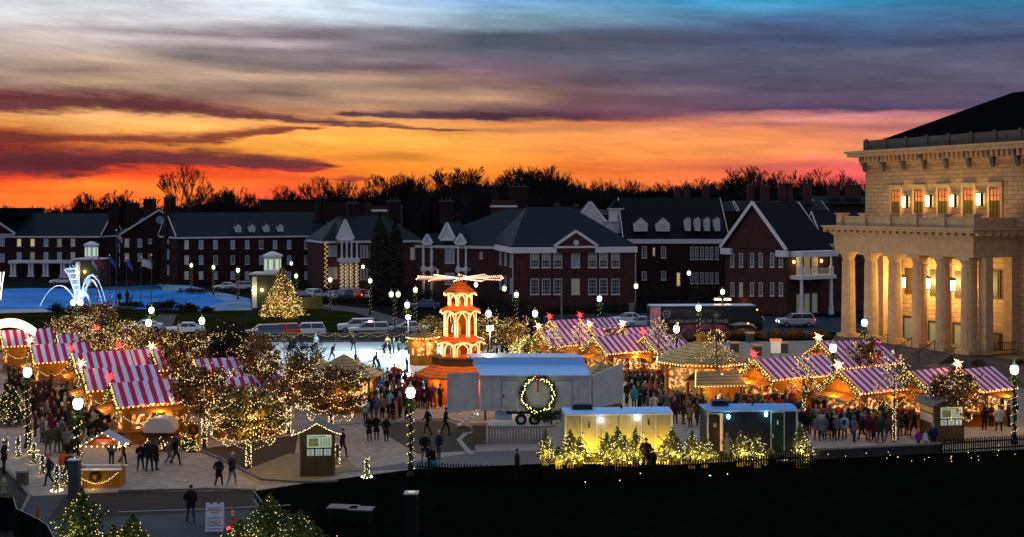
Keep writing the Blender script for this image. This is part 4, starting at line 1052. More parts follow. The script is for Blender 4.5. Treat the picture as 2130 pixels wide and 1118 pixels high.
# ================================================================== TREES
def crown_pts(rnd, c, rx, rz_, n, hollow=.35):
    out = []
    while len(out) < n:
        v = Vector((rnd.uniform(-1, 1), rnd.uniform(-1, 1), rnd.uniform(-1, 1)))
        if v.length > 1 or v.length < hollow: continue
        out.append(Vector((c[0] + v.x * rx, c[1] + v.y * rx, c[2] + v.z * rz_)))
    return out
def leafy_tree(px, Y, z_top, r, label, leaf, n_leaf=2600, lsz=.13, loops=5, lights=220, trunk_wrap=True, light=18, seed=1, zc_low=None, name='tree', bulbm='fairy', pts_extra=0):
    rnd = random.Random(seed); X = XA(px, Y)
    t = thing(name, (X, Y, 0), label, 'tree', 'decorated plaza trees')
    z0 = zc_low if zc_low else z_top * .32
    tr = MB(); tr.tube([(0, 0, 0), (.04, 0, z0), (0, .03, (z0 + z_top) / 2)], [.15, .12, .08], 7)
    tr.build('trunk', M['bark'], t)
    br = MB()
    for i in range(9):
        a = i * 2.4; z = z0 + (z_top - z0) * (.02 + .06 * i)
        d = Vector((cos(a) * .9, sin(a) * .9, .55)).normalized()
        branch(br, Vector((0, 0, z)), d, r * .62, .05, 3, rnd, .12, .6, .62, .010)
    br.build('branches', M['bark'], t)
    zc = (z0 + z_top) / 2; rz_ = (z_top - z0) / 2
    clumps = []
    for p in crown_pts(rnd, (0, 0, zc), r * .82, rz_ * .85, 46, .3):
        clumps.append((p, rnd.uniform(.28, .6) * r * .42))
    lf = MB()
    loops = int(loops * .7 + .5); lights = int(lights * (.5 if lights < 400 else 1.1))
    for i in range(int(n_leaf * 1.0)):
        c, cr = rnd.choice(clumps); p = c + Vector((rnd.gauss(0, .55), rnd.gauss(0, .55), rnd.gauss(0, .45))) * cr
        lf.card(p, lsz * rnd.uniform(.6, 1.3), 0 if rnd.random() < .72 else 1, rnd)
    lf.build('leaves', [M[leaf], M['dark_leaf']], t)
    q = MB()
    for k in range(loops):                     # swags of lights round the crown
        z = z0 + (z_top - z0) * (.05 + .75 * k / max(1, loops - 1)); rr = r * (1.0 - .5 * abs((z - zc) / rz_) ** 2.2)
        m = 9; a0 = rnd.uniform(0, 6)
        for i in range(m):
            a, b = a0 + 2 * pi * i / m, a0 + 2 * pi * (i + 1) / m
            for p in line_pts((rr * cos(a), rr * sin(a), z + rnd.uniform(-.2, .2)), (rr * cos(b), rr * sin(b), z), .17, .28, .03): q.octa(p, rnd.uniform(.018, .032))
    for p in crown_pts(rnd, (0, 0, zc), r * .95, rz_ * .95, lights, .5): q.octa(p, rnd.uniform(.014, .034))
    if br.v and lights > 25:
        for k in rnd.sample(range(len(br.v)), min(len(br.v), int(240 + lights * .6))): q.octa(br.v[k], rnd.uniform(.010, .024))
    if trunk_wrap:
        for i in range(90): a = rnd.uniform(0, 6.28); q.octa((.17 * cos(a), .17 * sin(a), .1 + i * z0 / 90), rnd.uniform(.016, .034))
    q.build('light_string', M[bulbm], t)
    if light:
        for zz in (zc - rz_ * .45, zc + rz_ * .1): lamp('tree_glow', (r * .35, -r * .95, zz), light * 2.2, (1, .62, .2), parent=t)
        lamp('tree_glow', (0, 0, zc), light * 2.0, (1, .55, .14), parent=t)
    return t
TR = [(517, YG(975), 4.9, 2.55, 'golden leaved tree with loops of lights, nearest in the middle left', 'gold_leaf', 5200, .12, 7, 160, 32),
 (425, YG(932), 5.6, 2.2, 'brown leaved tree right of the lit corner hut', 'brown_leaf', 4200, .12, 4, 140, 14),
 (600, 82, 5.6, 2.5, 'brown leaved tree behind the golden leaved tree', 'brown_leaf', 5000, .12, 4, 120, 10),
 (688, 79, 5.2, 2.5, 'brown leaved tree with light loops behind the map kiosk', 'brown_leaf', 5200, .12, 5, 170, 16),
 (540, 92, 6.2, 2.0, 'thin dark leaved tree in front of the ice rink', 'brown_leaf', 3400, .11, 2, 120, 3),
 (628, 96, 5.4, 1.9, 'sparse dark tree crossing the left side of the ice rink', 'dark_leaf', 1000, .10, 0, 40, 0),
 (475, 97, 6.4, 2.3, 'dense dark tree between the street lamp and the red car', 'dark_leaf', 5000, .14, 0, 90, 0),
 (388, 95, 6.0, 2.2, 'brown lit tree left of the dense dark tree', 'brown_leaf', 4200, .13, 3, 240, 16),
 (330, 104, 5.2, 2.2, 'brown tree over the back row of left huts', 'brown_leaf', 3400, .12, 2, 260, 12),
 (265, 110, 5.3, 2.3, 'sparkling tree above the middle of the left huts', 'brown_leaf', 3400, .12, 2, 420, 18),
 (205, 107, 4.9, 2.1, 'sparkling tree above the second striped roof', 'brown_leaf', 2800, .12, 2, 420, 18),
 (150, 118, 5.0, 2.4, 'sparkling tree right of the lit arch sign', 'brown_leaf', 2800, .12, 2, 420, 18),
 (195, 130, 5.6, 2.6, 'sparse tree with drooping lights before the pool shrubs', 'brown_leaf', 1600, .12, 2, 160, 6),
 (1000, 112, 6.0, 1.9, 'lit tree right behind the wooden pyramid', 'gold_leaf', 1600, .12, 3, 240, 14),
 (1062, 114, 5.2, 2.0, 'lit tree between the pyramid and the striped roofs', 'gold_leaf', 1800, .12, 3, 200, 14),
 (895, 118, 4.9, 1.7, 'lit tree left behind the pyramid by the round hut', 'gold_leaf', 1200, .12, 2, 160, 12),
 (1095, 104, 4.6, 1.5, 'small lit tree before the first right striped hut', 'gold_leaf', 1500, .12, 2, 120, 12),
 (1272, 112, 4.7, .8, 'narrow lit fir between two striped roofs', 'gold_leaf', 900, .10, 1, 60, 6),
 (1795, 96, 5.4, 1.6, 'brown leaved tree with red bows among the right huts', 'brown_leaf', 2600, .12, 0, 120, 4),
 (1985, 80, 4.6, 1.9, 'brown leaved tree over the last right hut', 'brown_leaf', 3000, .12, 2, 200, 12)]
for i, (px, Y, zt, r, lab, leaf, nl, ls, lo, li, pw) in enumerate(TR):
    tr_ = leafy_tree(px, Y, zt, r, lab, leaf, nl, ls, lo, li, True, pw, 100 + i)
    if px == 1795:
        for z_ in (3.6, 4.5): MB().prism([(.55, z_), (.55, z_ + .4), (.8, z_ + .25), (1.05, z_ + .4), (1.05, z_), (.8, z_ + .15)], -1.75, -1.6, 'y').build('bow', mat('bright_red_bow', (.75, .02, .06), .5), tr_)
# bare trees wound with bulbs
def lit_bare(px, Y, h, r, label, seed, bulbm='fairy', nmax=430, light=8):
    rnd = random.Random(seed); t = thing('bare_lit_tree', (XA(px, Y), Y, 0), label, 'tree', 'leafless trees wound with lights')
    tr = MB(); tr.tube([(0, 0, 0), (0, 0, h * .35), (.02, 0, h * .92)], [.09, .07, .02], 6); tr.build('trunk', M['bark'], t)
    br = MB()
    for i in range(20):
        a = i * 2.39; z = h * (.30 + .031 * i); L = r * .50 * (1 - .035 * i)
        branch(br, Vector((0, 0, z)), Vector((cos(a), sin(a), .95)).normalized(), L, .02, 3, rnd, .25, .5, .72, .006)
    br.build('branches', M['bark'], t)
    q = MB(); vs = br.v; idx = rnd.sample(range(len(vs)), min(nmax, len(vs)))
    for k in idx: q.octa(vs[k], rnd.uniform(.010, .026))
    for i in range(70): a = rnd.uniform(0, 6.28); q.octa((.11 * cos(a), .11 * sin(a), .1 + i * h * .38 / 70), rnd.uniform(.015, .03))
    q.build('light_string', M[bulbm], t)
    if light: lamp('tree_glow', (.3, -.8, h * .45), light, (1, .7, .3), parent=t)
for px, Y, h, r, lab, s_ in ((1490, 92, 6.2, 2.2, 'leafless tree with fine lights before the octagonal pavilion', 5),
                             (1860, 79, 6.0, 2.0, 'leafless tree with fine lights before the star topped striped roof', 6),
                             (1672, 84, 5.2, 1.7, 'leafless tree with fine lights before the plain yellow hut wall', 7),
                             (1370, 104, 6.0, 1.9, 'leafless tree with fine lights left of the pavilion roof', 8),
                             (1150, 106, 5.4, 1.7, 'leafless tree with fine lights before the first right striped hut', 9),
                             (1205, 108, 5.2, 1.5, 'leafless tree rising before the second right striped roof', 10)):
    lit_bare(px, Y, h, r, lab, s_)
# conifers: cone of needle clumps
def conifer(px, Y, h, r, label, n=2600, nb=500, size=.16, bulbm='fairy', light=0, cat='christmas tree', group=None, name='christmas_tree', z0=.35, pot=False, br=.03, leaf='fir', seed=2, bumpy=.12):
    rnd = random.Random(seed); t = thing(name, (XA(px, Y), Y, 0), label, cat, group)
    tr = MB(); tr.tube([(0, 0, 0), (0, 0, h * .9)], [.05 + h * .012, .01], 6); tr.build('trunk', M['bark'], t)
    lf = MB(); q = MB()
    def rad(z, a):
        k = (z - z0) / (h - z0); layer = (k * h * 1.6) % 1
        if bumpy > .3: return r * (.55 + .75 * sin(pi * min(1, .12 + .88 * k)) ** .9 * (1 - .45 * k)) * (1 + .35 * sin(a * 3 + k * 9 + seed) + .18 * sin(a * 7 - k * 23)) * .8 * (1 - k ** 3)
        return r * (1 - k) ** .8 * (1 + bumpy * sin(a * 5 + k * 20) * .6 + bumpy * (.5 - layer))
    for i in range(n):
        z = z0 + (h - z0) * (1 - sqrt(rnd.random())) if i % 3 else z0 + (h - z0) * rnd.random(); a = rnd.uniform(0, 2 * pi); rr = rad(z, a) * (rnd.uniform(.2, 1.35) if bumpy > .3 else rnd.uniform(.55, 1.05))
        lf.card((rr * cos(a), rr * sin(a), z - .12 * rr / max(r, .1)), size * rnd.uniform(.6, 1.2), 0, rnd)
    for i in range(nb):
        br_ = br * rnd.uniform(.5, 1.0); z = z0 + (h - z0) * (1 - sqrt(rnd.random())); a = rnd.uniform(0, 2 * pi); rr = rad(z, a) * rnd.uniform(.88, 1.08)
        q.octa((rr * cos(a), rr * sin(a), z), br_)
    lf.build('foliage', M[leaf], t); q.build('light_string', M[bulbm], t)
    if pot: MB().box(-.2, .2, -.2, .2, 0, .52).build('pot', mat('pale_wood_box', (.42, .30, .12), .8), t)
    if light: lamp('tree_glow', (0, -r * 1.25, h * .4), light, (1, .72, .16) if pot else (1, .78, .35), parent=t)
    return t
big = conifer(587, 168, 6.9, 2.75, 'tall fir covered with white lights on the lawn beyond the rink', 7000, 1500, .26, 'fairy', 90, br=.055, z0=.3, leaf='gold_leaf', seed=4, bumpy=.29)
lamp('tree_glow', (1.5, -3.5, .8), 40, (1, .6, .2), parent=big)
for i, (px, py, h, r, lab) in enumerate([(170, 1140, 2.7, 1.0, 'lit fir at the foot of the nearest street lamp'), (560, 1165, 2.9, 1.35, 'broad lit fir right of the orange traffic post'), (625, 1190, 2.6, 1.2, 'lit fir behind the railing at the bottom edge'), (276, 1160, 1.9, .6, 'small lit fir tip at the bottom edge left of the folding sign'), (235, 1165, 1.5, .5, 'smallest lit fir tip at the bottom edge'), (500, 1180, 2.0, .9, 'lit fir right under the traffic post')]):
    conifer(px, YG(py), h, r, lab, 2600, 210, .09, 'fairy', 14, group='lit firs at the bottom edge', seed=20 + i, leaf='lit_fir', name='small_christmas_tree', br=.022, bumpy=.4)
conifer(20, YG(885), 3.1, 1.3, 'lit fir in the left crowd at the picture edge', 2200, 330, .12, 'fairy', 10, seed=31, name='small_christmas_tree')
for i, px in enumerate([1135, 1162, 1186, 1205, 1262, 1284, 1300, 1322, 1398, 1408, 1440, 1466, 1540, 1556, 1576, 1664, 1674]):
    h = [1.9, 1.1, 2.0, 1.5, 1.8, 2.3, 1.7, 2.1, 2.1, 1.5, 2.0, 1.7, 2.0, 1.6, 1.9, 2.5, 2.0][i]; py = 968 + (i * 7) % 9
    o = ['first', 'second', 'third', 'fourth', 'fifth', 'sixth', 'seventh', 'eighth', 'ninth', 'tenth', 'eleventh', 'twelfth', 'thirteenth', 'fourteenth', 'fifteenth', 'sixteenth', 'last'][i]
    conifer(px, YG(py), h + .2, .42 + .1 * (i % 3), '%s potted fir with lights from the left along the toilet trailers' % o, 620, 90, .11, 'fairyw', 26, group='potted firs by the trailers', name='potted_fir', pot=True, seed=40 + i, z0=.5, br=.026, bumpy=.75, leaf='yellow_lit_leaf')
# light columns wound with bulbs
for i, (px, py, h) in enumerate([(88, 988, 1.1), (118, 1022, 1.35), (135, 1008, 1.0), (38, 950, 1.2), (70, 965, 1.2), (62, 945, 1.4), (12, 948, 1.1), (763, 994, 1.15), (702, 968, 1.25)]):
    lab = ['left bollard of the plaza edge wound with lights by the walking woman', 'bright bollard with lights at its foot near the left kerb', 'thin lit bollard beside the orange jacket', 'lit bollard at the left edge of the crowd', 'lit bollard near the barrow of lights', 'taller lit bollard by the left crowd', 'lit bollard at the picture edge', 'single lit bollard right of the map kiosk', 'lit bollard against the right side of the map kiosk'][i]
    t = thing('lit_bollard', (*G(px, py), 0), lab, 'bollard', 'bollards wound with fairy lights')
    MB().lathe([(.16, 0), (.12, .1), (.09, h - .1), (.05, h)], 8).build('post', M['fir'], t)
    q = MB()
    for k in range(int(h * 26)): a = R.uniform(0, 6.28); q.octa((.15 * cos(a), .15 * sin(a), .08 + k / 26), R.uniform(.014, .028))
    if i in (1, 7): 
        for k in range(9): q.octa((.3 * cos(k * .7), .3 * sin(k * .7), .05), .05)
    q.build('light_string', M['fairyw'], t)
    lamp('bollard_glow', (0, -.3, .25), 3.5, (1, .65, .2), parent=t)
# columnar evergreens
for i, (px, zt, w) in enumerate([(790, 442, 22), (822, 452, 17)]):
    Y = 192; h = ZA(zt, Y); r = w * Y / F
    t = thing('columnar_evergreen', (XA(px, Y), Y, 0), ['taller left one of two dark columnar evergreens', 'right one of two dark columnar evergreens'][i], 'tree', 'dark columnar evergreens')
    MB().tube([(0, 0, 0), (0, 0, h * .6)], [.2, .08], 6).build('trunk', M['barkd'], t)
    lf = MB(); rnd = random.Random(i)
    for k in range(5200):
        z = rnd.random(); a = rnd.uniform(0, 6.28); rr = r * (sin(pi * min(1, z * .92 + .16)) ** .55) * rnd.uniform(.5, 1.06) * (1 + .12 * sin(a * 4 + z * 9))
        lf.card((rr * cos(a), rr * sin(a), .5 + z * (h - .5)), .3, 0, rnd)
    lf.build('foliage', mat('dark_evergreen', (.040, .038, .024), .9, noise=.4, nscale=.7), t)
# shrubs
def shrub(px, py, w, h, label, n=420, m='dark_leaf', group='dark shrubs before the pool'):
    x, y = G(px, py); t = thing('shrub', (x, y, 0), label, 'shrub', group)
    s_ = MB()
    for i in range(6): s_.tube([(0, 0, 0), (R.uniform(-w, w) * .3, R.uniform(-w, w) * .3, h * .6)], .03, 4)
    s_.build('stems', M['barkd'], t)
    lf = MB(); cl = [(R.uniform(-.7, .7) * w, R.uniform(-.4, .4) * w, R.uniform(.3, .8) * h, R.uniform(.25, .45) * w) for _ in range(9)]
    for i in range(n):
        c = R.choice(cl); lf.card((c[0] + R.gauss(0, .5) * c[3], c[1] + R.gauss(0, .5) * c[3], max(.05, c[2] + R.gauss(0, .4) * h * .35)), .16)
    lf.build('foliage', M[m], t)
sh = [(130, 652, 2.2, 1.5), (175, 655, 2.2, 1.7), (222, 652, 2.4, 1.4), (262, 640, 1.8, .9), (282, 640, 1.8, .9), (345, 648, 1.8, 1.6), (372, 650, 2.0, 1.8), (400, 648, 1.2, 1.0), (430, 650, 1.0, .8), (320, 645, 1.5, 1.1)]
for i, (px, py, w, h) in enumerate(sh): shrub(px, py, w, h, '%s dark shrub from the left along the near edge of the pool' % ['first', 'second', 'third', 'fourth', 'fifth', 'sixth', 'seventh', 'eighth', 'ninth', 'tenth'][sorted(range(10), key=lambda k: sh[k][0]).index(i)], 520)
for i, px in enumerate([400, 455, 505, 640, 690, 740, 800]):
    shrub(px, 621 + abs(px - 600) * .02 + (6 if px > 600 else -14), 3.6, .9, '%s low hedge clump from the left in front of the parked cars' % ['first', 'second', 'third', 'fourth', 'fifth', 'sixth', 'last'][i], 500, 'dark_leaf', 'low hedge along the parking')
for i, px in enumerate([1345, 1385, 1425, 1500, 1550, 1600, 1650, 1700]):
    shrub(px, 706, 1.7, 1.1, '%s clipped shrub from the left in the border behind the right huts' % ['first', 'second', 'third', 'fourth', 'fifth', 'sixth', 'seventh', 'last'][i], 400, 'brown_leaf', 'shrubs behind the right huts')
for i, (px, py, w, h) in enumerate([(1340, 640, 3, 3.5), (1470, 640, 3.4, 3.2), (1400, 648, 4, 1.8), (1065, 655, 3, 2.6), (1010, 650, 3.5, 3.6), (900, 640, 4, 2.8), (300, 597, 5, 1.2), (1190, 652, 5, 1.2), (1270, 652, 5, 1.2)]):
    shrub(px, py, w, h, ['dark shrub at the right corner of the brick hall', 'dark shrub below the narrow windows', 'low dark shrub between the two buildings', 'russet shrub at the left corner of the brick hall', 'russet shrub behind the pyramid blades', 'dark shrub below the three small gables', 'low hedge before the round window wing', 'low hedge under the left hall windows', 'low hedge under the right hall windows'][i], 900, 'dark_leaf', 'dark shrubs by the buildings')
# ================================================================== MARKET HUTS
TH = radians(30)
def hut(px, py, label, L=4.8, star='white', ridge=3.9, eave=2.65, hw=2.1, rz=TH, front='wall', group='striped market huts', light=100, front_light=60, garl=True, awn=2, roofm='stripes', gable='wood', sign=None, bow=False, drop_star=False):
    """px,py = near ridge end (above the gable) in the photograph"""
    Y = 2500 * (H - ridge) / (py - HZ); X = XA(px, Y)
    t = thing('market_hut', (X, Y, 0), label, 'market stall', group, rz)
    wy = hw - .4
    w = MB(); w.box(.35, L - .3, -wy, wy, 0, eave + .02)
    wo = w.build('wall', M['wood'], t)
    for x in (.35, L - .38):
        MB().prism([(-wy, eave + .021), (wy, eave + .021), (0, ridge - .28)], x, x + .08, 'x').build('gable', M[gable], t)
    r = MB(); z0 = eave + .12
    r.slab([(0, -hw, eave), (L, -hw, eave), (L, 0, ridge), (0, 0, ridge)], .07); r.slab([(0, hw, eave), (L, hw, eave), (L, .0, ridge), (0, .0, ridge)], .07)
    r.build('roof', M[roofm], t)
    b = MB()
    for s_ in (-1, 1): b.bar((-.02, s_ * hw, eave - .02), (-.02, 0, ridge - .02), .06, .2)
    b.build('barge_board', M['wood'], t)
    # gable front: serving opening, counter, awning flaps
    o = MB(); o.box(.28, .345, -wy + .25, wy - .25, 1.05, 2.2); o.build('serving_opening', M['shop'], t)
    g = MB(); rr = random.Random(int(px)); cols = 5
    for i in range(14): 
        y = rr.uniform(-wy + .35, wy - .35); z = rr.choice((1.15, 1.5, 1.85)); g.box(.2, .275, y - .08, y + .08, z, z + rr.uniform(.12, .26), i % 3)
    g.build('goods', [mat('goods_red', (.4, .05, .03), .6), mat('goods_cream', (.6, .5, .35), .6), mat('goods_green', (.05, .12, .04), .6)], t)
    MB().box(-.15, .345, -wy, wy, .92, 1.0).build('counter', M['wood'], t)
    for k in range(awn):
        y0 = -wy + k * (2 * wy / awn) + .04; y1 = y0 + 2 * wy / awn - .08
        MB().slab([(.33, y0, 2.42), (.33, y1, 2.42), (-.75, y1, 2.12), (-.75, y0, 2.12)], .06).build('awning', M['wood'], t)
        if sign is not None:
            sg = MB().box(-.8, -.76, (y0 + y1) / 2 - .45, (y0 + y1) / 2 + .45, 1.82, 2.04).build('sign', M['stoned'], t)
    if front == 'window':
        for a, c in ((.9, 2.2), (2.6, 3.9)):
            MB().box(a, min(c, L - .6), -wy - .05, -wy - .003, 1.05, 2.15).build('serving_opening', M['shop'], t)
            f = MB(); f.box(a - .08, a, -wy - .09, -wy - .003, 1.0, 2.2); f.box(min(c, L - .6), min(c, L - .6) + .08, -wy - .09, -wy - .003, 1.0, 2.2); f.build('shutter', M['wood'], t)
        MB().slab([(.7, -wy - .02, 2.4), (L - .5, -wy - .02, 2.4), (L - .5, -wy - 1.0, 2.2), (.7, -wy - 1.0, 2.2)], .06).build('awning', M['wood'], t)
        MB().box(.6, L - .5, -wy - .4, -wy - .003, .9, .97).build('counter', M['wood'], t)
    else:
        wr_ = MB()
        for i in range(180):
            a = rr.uniform(0, 6.28); q_ = .34 + rr.gauss(0, .06); wr_.card((L * .75 + q_ * cos(a), -wy - .08 + rr.uniform(-.05, .05), 1.5 + q_ * sin(a)), .08, 0, rr)
        wr_.build('wreath', M['fir'], t)
        bw = MB(); bw.box(L * .75 - .08, L * .75 + .08, -wy - .16, -wy - .1, 1.55, 1.95); bw.build('bow', mat('red_ribbon', (.45, .02, .02), .6), t)
    q = MB()
    for p in line_pts((0, -hw - .03, eave - .1), (L, -hw - .03, eave - .1), .30, .0, .015): q.octa(p, .05)
    for s_ in (-1, 1):
        for p in line_pts((-.08, s_ * hw, eave - .08), (-.08, 0, ridge - .05), .24, 0, .02): q.octa(p, .045)
    q.build('light_string', M['glow'], t)
    if garl:
        q = MB(); gm = MB()
        for a, c in ((.4, L * .5), (L * .5, L - .4)):
            for p in line_pts((a, -wy - .08, 1.9), (c, -wy - .08, 1.9), .11, .5, .03):
                q.octa(p, .034); gm.card(p, .09); gm.card(p, .09)
        for s_ in (-1, 1):
            for k in range(55):
                u = rr.random(); p = (-.1, s_ * hw * u + rr.gauss(0, .08), ridge - (ridge - eave) * u - .28 + rr.gauss(0, .1)); q.octa(p, .03)
                for _ in range(3): gm.card((p[0] + rr.gauss(0, .05), p[1] + rr.gauss(0, .08), p[2] + rr.gauss(0, .08)), .1)
        gg = gm.build('garland', M['fir'], t); q.build('light_string', M['fairy'], t)
    # star
    sm = M['red_star'] if star == 'red' else M['white_star']
    if star:
        sb = MB(); c = Vector((-.1, 0, ridge + .42)); rs = random.Random(5)
        for i in range(18):
            ph = math.acos(1 - 2 * (i + .5) / 18); th_ = 2.4 * i; d = Vector((sin(ph) * cos(th_), sin(ph) * sin(th_), cos(ph)))
            u = d.orthogonal().normalized() * .06; w_ = d.cross(u).normalized() * .06
            L_ = .50 if i % 2 else .32
            sb.add([tuple(c + u + d * .05), tuple(c + w_ + d * .05), tuple(c - u + d * .05), tuple(c - w_ + d * .05), tuple(c + d * L_)], [(0, 1, 4), (1, 2, 4), (2, 3, 4), (3, 0, 4)])
        so = sb.build('star_lantern', sm, t)
        MB().tube([(-.1, 0, ridge - .1), (-.1, 0, ridge + .3)], .02, 4).build('bracket', M['black'], t)
        lamp('star_light', (-.35, 0, ridge + 1.0), 20 if star == 'red' else 60, (1, .15, .08) if star == 'red' else (1, .5, .2), parent=t)
    lamp('hut_light', (-.75, 0, eave - .15), light, (1, .47, .10), parent=t)
    lamp('hut_light', (-1.3, -wy * 1.2, 2.3), light * .9, (1, .47, .10), parent=t)
    lamp('hut_light', (L * .5, -wy - 1.1, eave - .35), front_light, (1, .50, .11), parent=t)
    return t
# left group
hut(2, 688, 'striped hut at the left picture edge under the lit arch sign', 4.6, None)
hut(65, 718, 'striped hut with a white star, second from the left edge', 4.6, 'white', front_light=40)
hut(152, 735, 'striped hut with a red star, third of the left row', 4.4, 'red')
hut(172, 768, 'striped hut with a white star, fourth of the left row', 5.2, 'white')
L5 = hut(232, 797, 'nearest left striped hut with a red star and bright orange counter', 5.0, 'red', light=80, front_light=150, front='window')
hut(120, 697, 'partly hidden striped hut behind the second left hut', 4.0, None, light=30)
hut(203, 692, 'striped hut hidden by the sparkling trees, top middle of the left group', 4.0, 'red', light=30)
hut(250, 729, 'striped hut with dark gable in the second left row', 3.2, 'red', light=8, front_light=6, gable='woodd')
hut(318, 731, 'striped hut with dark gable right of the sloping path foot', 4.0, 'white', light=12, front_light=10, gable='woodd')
hut(445, 788, 'striped hut half hidden behind the brown trees', 4.6, 'red', light=30)
hut(405, 748, 'striped hut seen through the brown leaves', 3.2, None, light=20)
# right group
hut(1145, 667, 'farthest striped hut right of the pyramid', 3.8, 'red', light=40)
hut(1208, 664, 'far striped hut with a red star before the brick hall', 4.2, 'red', light=40)
hut(1122, 688, 'first right striped hut beside the pyramid with a white star', 5.2, 'white', light=70)
hut(1228, 684, 'striped hut behind the fourth right roof', 3.6, 'white', light=40)
hut(1296, 683, 'striped hut with a white star left of the tour bus', 4.2, 'white', light=40)
hut(1235, 701, 'wide striped hut with a bright serving front above the crowd', 5.4, None, light=70, front_light=160, front='window')
hut(1340, 700, 'striped hut behind the left slope of the pavilion', 4.0, 'red', light=50)
hut(1570, 748, 'striped hut with a red star right of the pavilion', 4.9, 'red', light=130, front_light=70, sign=1)
BIG = hut(1704, 713, 'big striped hut with gingerbread hearts on its gable', 6.6, 'white', light=130, hw=2.7, ridge=4.6, eave=2.9, sign=1)
for y_, z_, s_ in ((-.35, 3.55, .34), (.45, 3.5, .34), (.7, 3.05, .28)):
    hp_ = [(y_ + s_ * 16 * sin(a) ** 3 / 17, z_ + s_ * (13 * cos(a) - 5 * cos(2 * a) - 2 * cos(3 * a) - cos(4 * a)) / 17) for a in [2 * pi * k / 20 for k in range(20)]]
    MB().prism(hp_, -.14, -.09, 'x').build('gingerbread_heart', mat('gingerbread', (.55, .20, .05), .6), BIG)
hut(1655, 742, 'striped hut between the red starred hut and the lamp post', 3.0, None, light=60)
hut(1746, 772, 'striped hut with a bright white star before the portico', 5.0, 'white', light=150, front_light=110, sign=1, front='window')
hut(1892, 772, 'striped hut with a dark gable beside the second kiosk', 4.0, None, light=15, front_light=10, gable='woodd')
hut(1994, 769, 'last striped hut on the right with a white star', 3.6, 'white', light=90, front_light=120, front='window')
# wooden huts with shingle roofs
shingle = pattern('wood_shingles', 'shingle', (.34, .25, .12), (.15, .11, .05), .85, .2, 2, .3); M['shingle'] = shingle  # wood shingles lightened to imitate golden string light on the pavilion roof
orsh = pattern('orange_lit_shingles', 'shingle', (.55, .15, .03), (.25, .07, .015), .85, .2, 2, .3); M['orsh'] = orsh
def round_hut(px, Y, r, eave, apex, label, n=8, cup=True, light=60, roofm='shingle', wallr=.8, bulb=True, lit=(1, .50, .11), opening=True):
    t = thing('round_hut', (XA(px, Y), Y, 0), label, 'pavilion', rz=.25)
    MB().lathe([(r * wallr, 0), (r * wallr, 1.0)], n).build('counter', M['wood'], t)
    if opening: MB().lathe([(r * wallr * .93, 1.0), (r * wallr * .93, eave - .3)], n).build('interior', M['shop'], t)
    p = MB()
    for i in range(n):
        a = 2 * pi * i / n; p.box(r * wallr * cos(a) - .1, r * wallr * cos(a) + .1, r * wallr * sin(a) - .1, r * wallr * sin(a) + .1, 0, eave)
    p.build('posts', M['wood'], t); 
    MB().lathe([(r * wallr + .03, eave - .35), (r * wallr + .03, eave)], n).build('fascia', M['wood'], t)
    top = .75 if cup else .02
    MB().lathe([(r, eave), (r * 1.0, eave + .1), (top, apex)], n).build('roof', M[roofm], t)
    if cup:
        MB().lathe([(.55, apex), (.55, apex + .45)], n).build('cupola', M['wood'], t)
        MB().lathe([(.85, apex + .45), (.02, apex + .85)], 4, ph=pi / 4).build('cupola_roof', M['wood'], t)
    if bulb:
        q = MB()
        for i in range(n):
            a, b = 2 * pi * i / n, 2 * pi * (i + 1) / n
            for pt in line_pts(((r + .04) * cos(a), (r + .04) * sin(a), eave - .03), ((r + .04) * cos(b), (r + .04) * sin(b), eave - .03), .3): q.octa(pt, .05)
        q.build('light_string', M['glow'], t)
    if cup: lamp('roof_fill_light', (-1.6, -1.6, apex + .9), 30, (1, .7, .3), parent=t); lamp('roof_fill_light', (1.9, -1.3, apex + .7), 30, (1, .7, .3), parent=t)  # added fill lamps above the roof, imitating strings in the trees
    for a in (-2.2, -1.3, -.5): lamp('hut_light', (r * cos(a) * 1.1, r * sin(a) * 1.1, eave - .5), light, lit, parent=t)
    return t
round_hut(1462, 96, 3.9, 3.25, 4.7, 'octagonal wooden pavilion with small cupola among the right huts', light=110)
round_hut(880, 118, 1.6, 2.7, 3.5, 'small round hut with lit counter left of the pyramid', 8, False, 60)
round_hut(1250, 91, 1.9, 2.7, 3.75, 'dark shingled round hut behind the right wing of the stage trailer', 8, False, 0.5, 'woodd' if False else 'shingle', bulb=False, opening=False)
round_hut(715, 92, 3.0, 2.6, 4.2, 'dark shingled round hut at the near edge of the ice rink', 8, False, 6, bulb=False)
round_hut(660, 96, 1.6, 2.5, 3.6, 'small dark pointed hut behind the brown trees by the rink', 8, False, 3, bulb=False, opening=False)
t = thing('wooden_kiosk', (XA(1482, 91.5), 91.5, 0), 'low wooden cabin with grey shingle roof in front of the pavilion', 'kiosk', rz=.12)
MB().box(-1.4, 1.8, -1.2, 1.2, 0, 2.2).build('wall', M['wood'], t)
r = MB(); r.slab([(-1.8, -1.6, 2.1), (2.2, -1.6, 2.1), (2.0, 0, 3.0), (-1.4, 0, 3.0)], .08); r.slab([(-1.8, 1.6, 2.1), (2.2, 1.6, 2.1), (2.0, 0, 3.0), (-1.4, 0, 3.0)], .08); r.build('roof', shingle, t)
q = MB()
for p in line_pts((-1.8, -1.65, 2.1), (-1.3, 0, 3.05), .14) + line_pts((-1.8, -1.65, 2.05), (2.2, -1.65, 2.05), .25): q.octa(p, .04)
q.build('light_string', M['fairy'], t); lamp('hut_light', (-1.0, -2.6, 1.6), 160, (1, .6, .2), parent=t)

